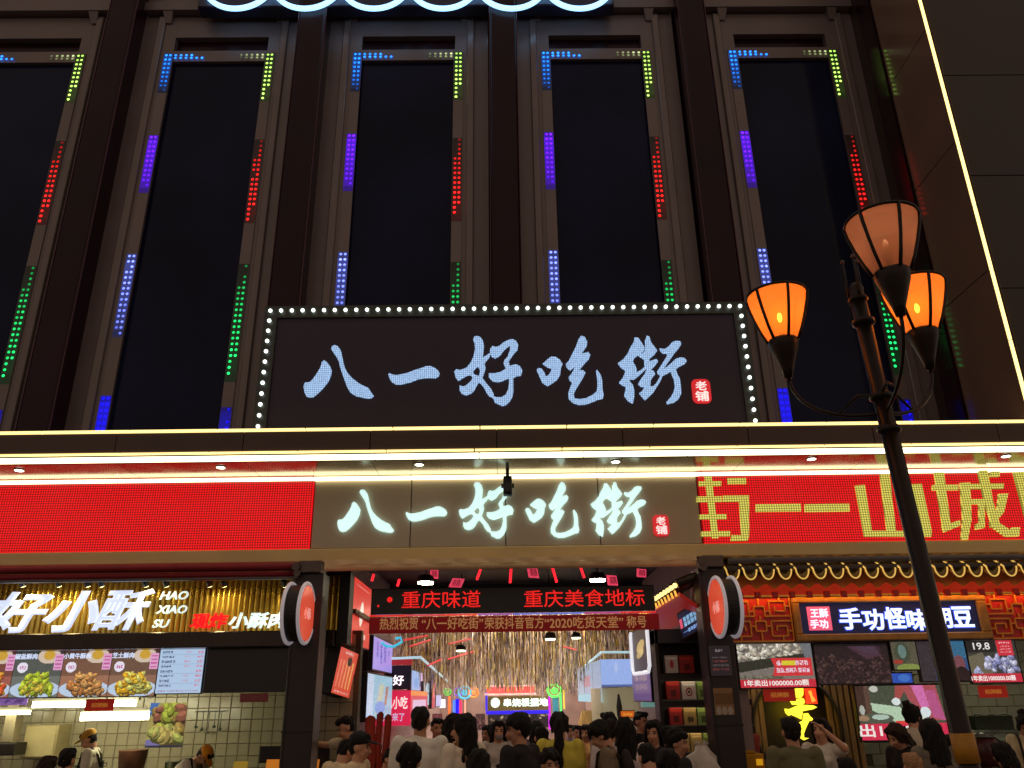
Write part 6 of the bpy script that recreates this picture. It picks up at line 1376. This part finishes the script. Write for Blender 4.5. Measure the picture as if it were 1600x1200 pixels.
    ln_s = {'tee': 0.72, 'long': 1.0, 'vest': 0.0, 'dress': 0.6}[wear]
    for s, sh, el, wr, f in arms:
        if ln_s: limb(c, sh, sh.lerp(el, ln_s), 0.062, 0.060 if wear != 'long' else 0.052)
        if wear == 'long': limb(c, el, el.lerp(wr, 0.85), 0.05, 0.036)
    if wear == 'dress': limb(c, (0, 0, 0.95), (0, 0, 0.62), 0.15, 0.23)
    out['top'] = remesh(c, 'shirt', 0.014, 3, 0.0065, 17)
    c = MB()
    if wear != 'dress':
        B(c, I, (0, 0, 0.93), 0.155, 0.112, 0.10)
        for s in (-1, 1): limb(c, (s*hw, 0, 0.90), (s*hw*0.97, 0, 0.50), 0.098, 0.072); limb(c, (s*hw*0.97, 0, 0.50), (s*hw*0.93, 0.01, 0.13), 0.072, 0.06)
        out['trousers'] = remesh(c, 'trousers', 0.016, 2, 0.002, 14)
    c = MB()
    for s in (-1, 1): B(c, I, (s*hw*0.9, -0.06, 0.04), 0.048, 0.128, 0.038); B(c, I, (s*hw*0.9, 0.01, 0.07), 0.043, 0.05, 0.045)
    out['shoes'] = remesh(c, 'shoes', 0.013, 1)
    # hair / caps
    c = MB()
    B(c, Hd, (0, 0.026, 1.616), 0.080, 0.090, 0.090); B(c, Hd, (0, 0.040, 1.575), 0.074, 0.064, 0.072); B(c, Hd, (0, -0.035, 1.668), 0.066, 0.050, 0.038)
    if hair == 'fluffy': B(c, Hd, (0, 0.02, 1.655), 0.090, 0.098, 0.072); B(c, Hd, (0.02, -0.06, 1.652), 0.06, 0.035, 0.03); B(c, Hd, (-0.05, 0.03, 1.62), 0.05, 0.075, 0.06); B(c, Hd, (0.055, 0.03, 1.62), 0.05, 0.075, 0.06)
    if hair in ('long', 'pony', 'bun', 'bob'):
        B(c, Hd, (0, 0.026, 1.622), 0.084, 0.096, 0.088)
        for s in (-1, 1): B(c, Hd, (s*0.068, -0.005, 1.595), 0.024, 0.052, 0.075)
    if hair in ('long', 'bob'):
        zb_ = 1.28 if hair == 'long' else 1.44
        for k in range(7):
            a = R(-85+170*k/6); x_, y_ = 0.083*math.sin(a), 0.02+0.075*math.cos(a)
            limb(c, Hd @ Vector((x_*0.9, y_, 1.60)), T @ Vector((x_*1.15, y_+0.03, zb_+0.015*(k % 3))), 0.031, 0.016)
    if hair == 'pony':
        limb(c, Hd @ Vector((0, 0.10, 1.655)), Hd @ Vector((0, 0.155, 1.60)), 0.032, 0.042); limb(c, Hd @ Vector((0, 0.155, 1.60)), T @ Vector((0.01, 0.165, 1.38)), 0.044, 0.046); limb(c, T @ Vector((0.01, 0.165, 1.38)), T @ Vector((0.0, 0.14, 1.14)), 0.044, 0.014)
    if hair == 'bun': B(c, Hd, (0, 0.09, 1.70), 0.045, 0.045, 0.04)
    out['hair'] = remesh(c, 'hair', 0.010, 2, 0.0055, 95)
    if hair == 'cap':
        c = MB(); B(c, Hd, (0, 0.02, 1.648), 0.092, 0.104, 0.074); 
        c.ball((0, 0, 0), 0.074, 0.075, 0.008, 16, 6, M=Hd @ Matrix.Translation((0, -0.11, 1.632)) @ Matrix.Rotation(R(8), 4, 'X')); B(c, Hd, (0, 0.02, 1.722), 0.01, 0.01, 0.008)
        out['cap'] = remesh(c, 'cap', 0.0085, 1)
    # face
    e = MB()
    for s in (-1, 1): e.ball(Hd @ Vector((s*0.031, -0.0755, 1.588)), 0.0125, 0.006, 0.0065, 8, 6)
    out['eyes'] = e.mesh('eyes', smooth=True)
    e = MB()
    for s in (-1, 1): e.tube([Hd @ Vector((s*0.015, -0.0815, 1.606)), Hd @ Vector((s*0.032, -0.080, 1.611)), Hd @ Vector((s*0.050, -0.070, 1.605))], 0.0042, 6)
    out['brows'] = e.mesh('eyebrows', smooth=True)
    e = MB(); e.ball(Hd @ Vector((0, -0.0885, 1.521)), 0.022, 0.005, 0.0065, 10, 6); out['mouth'] = e.mesh('mouth', smooth=True)
    # extras
    e = MB()
    for s in (-1, 1): e.tube([T @ Vector((s*0.09, -0.118, 1.05)), T @ Vector((s*0.095, -0.128, 1.25)), T @ Vector((s*0.10, -0.09, 1.40)), T @ Vector((s*0.10, 0.02, 1.455)), T @ Vector((s*0.07, 0.10, 1.35)), T @ Vector((s*0.03, 0.128, 1.2))], 0.014, 8)
    out['straps'] = e.mesh('strap', smooth=True)
    e = MB(); B(e, T, (0, -0.028, 1.06), 0.13, 0.098, 0.25); limb(e, (0, -0.035, 0.95), (0, -0.045, 0.6), 0.12, 0.14); out['apron'] = remesh(e, 'apron', 0.016, 2)
    e = MB(); B(e, T, (0, 0.17, 1.22), 0.14, 0.07, 0.2); out['pack'] = remesh(e, 'rucksack', 0.016, 3)
    e = MB(); e.ball(Hd @ Vector((0, -0.075, 1.525)), 0.05, 0.034, 0.038, 12, 8); out['mask'] = e.mesh('face_mask', smooth=True)
    BODY[key] = out; return out
dn = ((-0.12, 0.02, -1), (-0.05, -0.25, -1)), ((0.12, 0.02, -1), (0.05, -0.25, -1))
POSES = {  # lean, head yaw, head pitch, (upper, fore) left, right; -Y is ahead
 'stand': (2, 0, 4, dn[0], dn[1]), 'look_left': (2, 38, 4, dn[0], dn[1]), 'look_right': (2, -38, 4, dn[0], dn[1]), 'down': (5, 0, 24, dn[0], dn[1]),
 'phone': (4, 0, 22, ((-0.2, -0.2, -1), (0.25, -1, 0.35)), ((0.2, -0.2, -1), (-0.2, -1, 0.3))),
 'reach': (16, 10, 10, ((-0.3, -1, -0.1), (0.0, -1, 0.1)), ((0.2, -0.5, -1), (0, -1, -0.2))),
 'bend': (52, 0, 8, ((-0.1, -0.5, -1), (0.1, -0.5, -1)), ((0.1, -0.5, -1), (-0.1, -0.5, -1))),
 'drink': (3, 0, -6, dn[0], ((0.45, -0.75, 0.05), (-0.55, -0.35, 0.62))),
 'hip': (2, 0, 2, dn[0], ((0.6, 0.1, -1), (-0.5, -0.5, -0.6)))}
m_skin = [mat('skin_a', (206, 152, 118), 0.5, var=0.06, vs=20), mat('skin_b', (188, 134, 104), 0.5, var=0.06, vs=20)]
m_hair = mat('dark_hair', (22, 17, 16), 0.6, var=0.4, vs=70, bump=1.0, bs=110, spec=0.3); m_hairb = mat('blond_hair', (186, 140, 96), 0.6, var=0.35, vs=70, bump=1.0, bs=110); m_hairbr = mat('brown_hair', (52, 32, 24), 0.6, var=0.35, vs=70, bump=1.0, bs=110, spec=0.3)
m_eye = mat('eye_dark', (16, 12, 12), 0.15); m_lip = mat('lip', (160, 80, 72), 0.45); m_shoe = mat('shoe', (60, 58, 60), 0.5)
def cloth(c): return mat('cloth_%d_%d_%d' % c, c, 0.85, var=0.16, vs=5, bump=0.9, bs=9)
def person(label, px, ytop, Y, rz, pose, fem, hair, wear, top, extras=(), hairm=None, skin=0, bottom=(40, 42, 56), group='people crowding before the shops', minz=None, capc=(20, 20, 24)):
    bs = body_set(pose, fem, hair, wear); p = at(px, ytop, Y)
    b_ = bs['body']; zmax = BODY.get(('h', pose, fem, hair, wear))
    if zmax is None:
        zmax = max(v.co.z for v in bs['hair'].vertices) if hair != 'cap' else max(v.co.z for v in bs['cap'].vertices); BODY[('h', pose, fem, hair, wear)] = zmax
        hx = [v.co for v in bs['hair'].vertices]; BODY[('c', pose, fem, hair, wear)] = (sum(v.x for v in hx)/len(hx), sum(v.y for v in hx)/len(hx))
    s = p.z/zmax; s = max(0.80, min(1.10, s)); hc = BODY[('c', pose, fem, hair, wear)]; a = R(rz)
    ox, oy = hc[0]*math.cos(a)-hc[1]*math.sin(a), hc[0]*math.sin(a)+hc[1]*math.cos(a)
    base = p.z-zmax*s                                     # stands a little higher or lower only when on a step
    if abs(base) > 0.02: base = max(min(base, 0.35), 0.0) if base > 0 else 0.0
    t = thing('person', label, 'person', (p.x-ox*s, Y-oy*s, base+0.024), group, a); t.scale = (s, s, s)
    if base > 0.05:
        st_ = MB().bbox(-0.3, 0.3, -0.25, 0.25, 0, base, 0.01); so = obj('step', MB().bbox(t.location.x-0.3, t.location.x+0.3, Y-0.3, Y+0.25, 0.021, base+0.021, 0.01), m_dark); so.name = 'step_block'; tag(so, 'low dark step block under the feet of a person', 'step', 'step blocks under people in the crowd')
    def part(nm, me, m, par=None):
        o = bpy.data.objects.new(nm, me); link(o, par or t)
        if not me.materials: me.materials.append(m)
        o.material_slots[0].link = 'OBJECT'; o.material_slots[0].material = m; return o
    bo = part('body', bs['body'], m_skin[skin]); hm = hairm or m_hair
    part('shirt' if wear != 'dress' else 'dress', bs['top'], cloth(top))
    if 'trousers' in bs: part('trousers', bs['trousers'], cloth(bottom))
    part('shoes', bs['shoes'], m_shoe); part('hair', bs['hair'], hm); part('eyes', bs['eyes'], m_eye, bo); part('eyebrows', bs['brows'], hm, bo); part('mouth', bs['mouth'], m_lip, bo)
    if hair == 'cap': part('cap', bs['cap'], cloth(capc))
    for e in extras:
        k, c = e; part({'straps': 'strap', 'apron': 'apron', 'pack': 'rucksack', 'mask': 'face_mask'}[k], bs[k], cloth(c))
    return t
W_, BEI, BLK = (205, 196, 186), (186, 160, 122), (30, 28, 32)
# staff and customers at the fried snack shop
person('shop worker in yellow cap and white shirt facing left in the fried snack kitchen', 141, 1141, 11.5, -80, 'down', False, 'cap', 'tee', (214, 204, 180), (('straps', (40, 34, 30)),), capc=(196, 150, 50), group='shop workers')
person('shop worker bending right in orange cap with white shirt and dark straps', 322, 1166, 11.5, 75, 'bend', False, 'cap', 'tee', (220, 206, 186), (('straps', (30, 26, 26)),), capc=(236, 150, 30), group='shop workers')
person('dark haired worker in cream shirt reaching left over the counter beside the charcoal post', 541, 1121, 10.35, -78, 'reach', False, 'short', 'tee', (210, 190, 170), group='shop workers')
person('customer with dark hair seen from behind at the left counter', 107, 1172, 8.6, 180, 'stand', False, 'short', 'tee', (54, 40, 42))
person('customer with brown hair and dull shirt low at the left picture edge', 72, 1184, 9.2, 150, 'stand', True, 'bob', 'tee', (110, 84, 70), hairm=m_hairbr)
person('customer in black cap and beige shirt facing right by the rust red fabric', 562, 1145, 8.0, 82, 'stand', False, 'cap', 'tee', (236, 212, 170), capc=(18, 18, 24))
person('customer in pale beige shirt half hidden behind the black capped man', 541, 1158, 9.0, 150, 'down', False, 'short', 'tee', (232, 210, 170))
# crowd at the entrance
person('tall short haired man in loose white shirt seen from behind at the entrance', 657, 1107, 8.2, 176, 'stand', False, 'short', 'tee', (250, 240, 225), skin=1)
person('dark haired child seen from behind low in front of the tall man in white', 640, 1163, 6.6, 180, 'stand', False, 'fluffy', 'tee', (40, 36, 40))
person('woman with hair down facing right in cream top left of the wavy haired woman', 703, 1117, 8.8, 110, 'look_left', True, 'long', 'tee', (226, 190, 150))
person('woman with thick dark hair in white top and tan bag strap looking left', 731, 1117, 8.0, -140, 'look_left', True, 'long', 'tee', (240, 224, 200), (('straps', (130, 92, 56)),))
person('masked stall woman in white shirt and black apron facing the street', 778, 1127, 10.6, 6, 'stand', True, 'long', 'tee', W_, (('apron', BLK), ('mask', (150, 140, 140))), bottom=(20, 20, 24))
person('man with full dark hair in black shirt looking left in front of the masked woman', 812, 1116, 7.9, -128, 'look_left', False, 'fluffy', 'tee', BLK, skin=1)
person('dark head low at the bottom between white top woman and black shirt man', 747, 1174, 7.0, 165, 'stand', True, 'bob', 'tee', (70, 56, 60))
person('person in mustard yellow top partly hidden behind the black shirt man', 846, 1138, 9.6, 190, 'stand', True, 'short', 'tee', (206, 150, 40))
person('person with ruffled hair facing the street low before the ponytail woman', 859, 1171, 7.2, 14, 'stand', False, 'fluffy', 'tee', (44, 36, 36), skin=1)
person('woman with long ponytail in yellow dress seen from behind', 873, 1115, 8.6, 176, 'stand', True, 'pony', 'dress', (232, 214, 84))
person('distant dark haired person between the yellow dress and the strap man', 901, 1135, 13.5, 10, 'stand', False, 'short', 'tee', (170, 60, 60))
person('distant person in pale top deep in the arcade right of the ponytail', 890, 1134, 15, 20, 'stand', True, 'short', 'tee', (170, 170, 190))
person('distant visitor deep in the arcade beside the teal panel', 915, 1134, 12.5, -20, 'stand', True, 'bob', 'tee', (226, 170, 110))
person('man in taupe shirt with dark rucksack facing left right of the yellow dress', 936, 1127, 8.6, -100, 'down', False, 'fluffy', 'tee', (128, 110, 88), (('straps', (36, 28, 26)), ('pack', (38, 26, 26))))
person('dark haired visitor just behind the rucksack man', 951, 1115, 10.0, -150, 'stand', False, 'short', 'tee', (150, 140, 150))
person('visitor in white shirt with head turned behind the rucksack man', 955, 1126, 9.4, 170, 'stand', True, 'short', 'tee', (232, 224, 228))
person('woman with straight black hair in blush white shirt hand on hip seen from behind', 976, 1123, 8.8, 172, 'hip', True, 'long', 'tee', (240, 220, 216), bottom=(20, 18, 22))
person('close cropped man in dark shirt facing right under the orange notice', 1000, 1114, 11.2, 40, 'stand', False, 'short', 'tee', (40, 40, 48), skin=1)
person('woman with dark fringe facing the street in charcoal top', 1019, 1127, 9.0, 12, 'look_right', True, 'long', 'long', (34, 32, 38))
person('man in dark jacket facing right before the snack shelf', 1055, 1139, 8.2, 100, 'look_right', False, 'fluffy', 'long', (30, 34, 34), skin=1)
person('dark clothed person crouched low in front of the charcoal top woman', 1010, 1164, 7.2, 190, 'down', False, 'short', 'long', (24, 24, 30))
person('large dark head at the bottom edge before the snack shelf', 1042, 1173, 6.6, 185, 'stand', False, 'fluffy', 'tee', (20, 20, 24))
person('child in red shirt low beside the rust red fabric strips', 612, 1172, 9.0, 60, 'down', True, 'short', 'tee', (170, 40, 40))
# right shop
person('broad man in olive brown shirt seen from behind before the yellow characters', 1234, 1124, 7.8, 180, 'stand', False, 'short', 'tee', (108, 104, 72), skin=1)
person('person lifting a hand to the mouth right of the olive shirt man', 1282, 1124, 9.0, -40, 'drink', True, 'bob', 'tee', (226, 216, 200))
person('dark head at the bottom edge before the tan slats', 1322, 1187, 7.2, 180, 'stand', False, 'short', 'tee', (40, 34, 30))
person('bean shop woman with bun and black apron straps over beige top', 1420, 1097, 9.9, 165, 'look_right', True, 'bun', 'tee', (206, 190, 170), (('straps', (20, 18, 20)), ('apron', BLK)), group='shop workers')
person('brown haired woman looking left in dark top before the big screen', 1403, 1132, 8.8, -70, 'down', True, 'bob', 'tee', (34, 28, 30), hairm=m_hairbr)
person('blond head low at the bottom edge before the apron woman', 1424, 1180, 7.0, 170, 'stand', True, 'short', 'tee', (90, 84, 60), hairm=m_hairb)
person('woman with long dark hair in olive grey top just left of the lamp pole', 1455, 1126, 8.0, 178, 'stand', True, 'long', 'tee', (120, 110, 96))
person('bean shop worker in cream shirt with dark strap at the right picture edge', 1596, 1110, 10.4, -20, 'down', True, 'bun', 'tee', (220, 200, 160), (('straps', (40, 34, 30)),), group='shop workers')
person('dark haired customer low near the right picture edge', 1568, 1163, 8.0, 200, 'stand', True, 'bob', 'tee', (70, 50, 44))
person('customer in dark clothes beside the yellow band of the lamp pole', 1516, 1178, 8.6, 190, 'down', False, 'short', 'tee', (44, 38, 36))

for i, (px, py, Y, rz, po, fe, ha, cc_, lb) in enumerate((
 (683, 1124, 11.0, 20, 'stand', False, 'short', (150, 60, 60), 'visitor in dull red shirt behind the tall man in white'),
 (764, 1134, 12.2, -10, 'look_right', True, 'bob', (190, 180, 176), 'visitor in pale shirt behind the masked stall woman'),
 (795, 1132, 12.8, 30, 'stand', False, 'fluffy', (60, 70, 90), 'visitor in slate blue shirt behind the black shirt man'),
 (838, 1128, 11.6, 170, 'stand', True, 'long', (120, 110, 130), 'long haired visitor in grey mauve top seen from behind'),
 (925, 1132, 14.0, 0, 'stand', True, 'short', (230, 200, 190), 'small far visitor in pale pink top deep in the arcade'),
 (1035, 1136, 10.2, 150, 'down', True, 'bun', (60, 56, 60), 'visitor with bun behind the charcoal top woman'),
 (584, 1150, 10.4, 200, 'stand', True, 'bob', (120, 90, 80), 'brown shirted visitor behind the rust red fabric strips'),
 (1480, 1150, 9.4, 150, 'down', False, 'short', (60, 56, 50), 'customer in dark olive shirt just behind the lamp pole'))):
    person(lb, px, py, Y, rz, po, fe, ha, 'tee', cc_, skin=i % 2)

# pots and ladles in the snack kitchen
c = at(207, 1185, 12.4); ztop = c.z-0.198
for i, (dx, r, h, lb) in enumerate(((-0.85, 0.11, 0.12, 'wide low steel pot at the left end of the kitchen shelf'), (-0.5, 0.08, 0.17, 'tall narrow steel pot beside the wide one on the kitchen shelf'), (0.55, 0.1, 0.14, 'steel pot right of the brown food bin'), (0.88, 0.07, 0.1, 'little steel bowl at the right end of the kitchen shelf'))):
    t = thing('steel_pot', lb, 'pot', (c.x+dx, 12.45, ztop), 'steel pots on the kitchen shelf')
    obj('pot_body', MB().lathe([(r*0.9, 0.0), (r, 0.01), (r, h), (r*1.06, h+0.004), (r*0.96, h+0.006)], (c.x+dx, 12.45, ztop+0.001), 18), MATS['steel'], t, smooth=True)
    obj('handle', MB().tube([(c.x+dx+r, 12.45, ztop+h*0.8), (c.x+dx+r+0.05, 12.45, ztop+h*0.85), (c.x+dx+r+0.05, 12.45, ztop+h*0.6), (c.x+dx+r, 12.45, ztop+h*0.6)], 0.007, 6), m_black, t)
rl = thing('utensil_rail', 'steel rail with hanging ladles on the kitchen tiled wall', 'rail', (at(330, 1118, 13.5).x, 13.5, 1.8))
a, b = at(305, 1112, 13.5), at(352, 1111, 13.5)
obj('rail', MB().tube([a, (b.x, a.y, a.z)], 0.008, 8), MATS['steel'], rl)
for i in range(5):
    x = a.x+(b.x-a.x)*(i+0.5)/5; L_ = 0.2+0.04*((i*7) % 3)
    obj('ladle', MB().tube([(x, 13.49, a.z), (x, 13.48, a.z-L_)], 0.005, 6).ball((x, 13.47, a.z-L_-0.02), 0.03, 0.03, 0.02, 10, 6), MATS['steel'], rl, smooth=True)
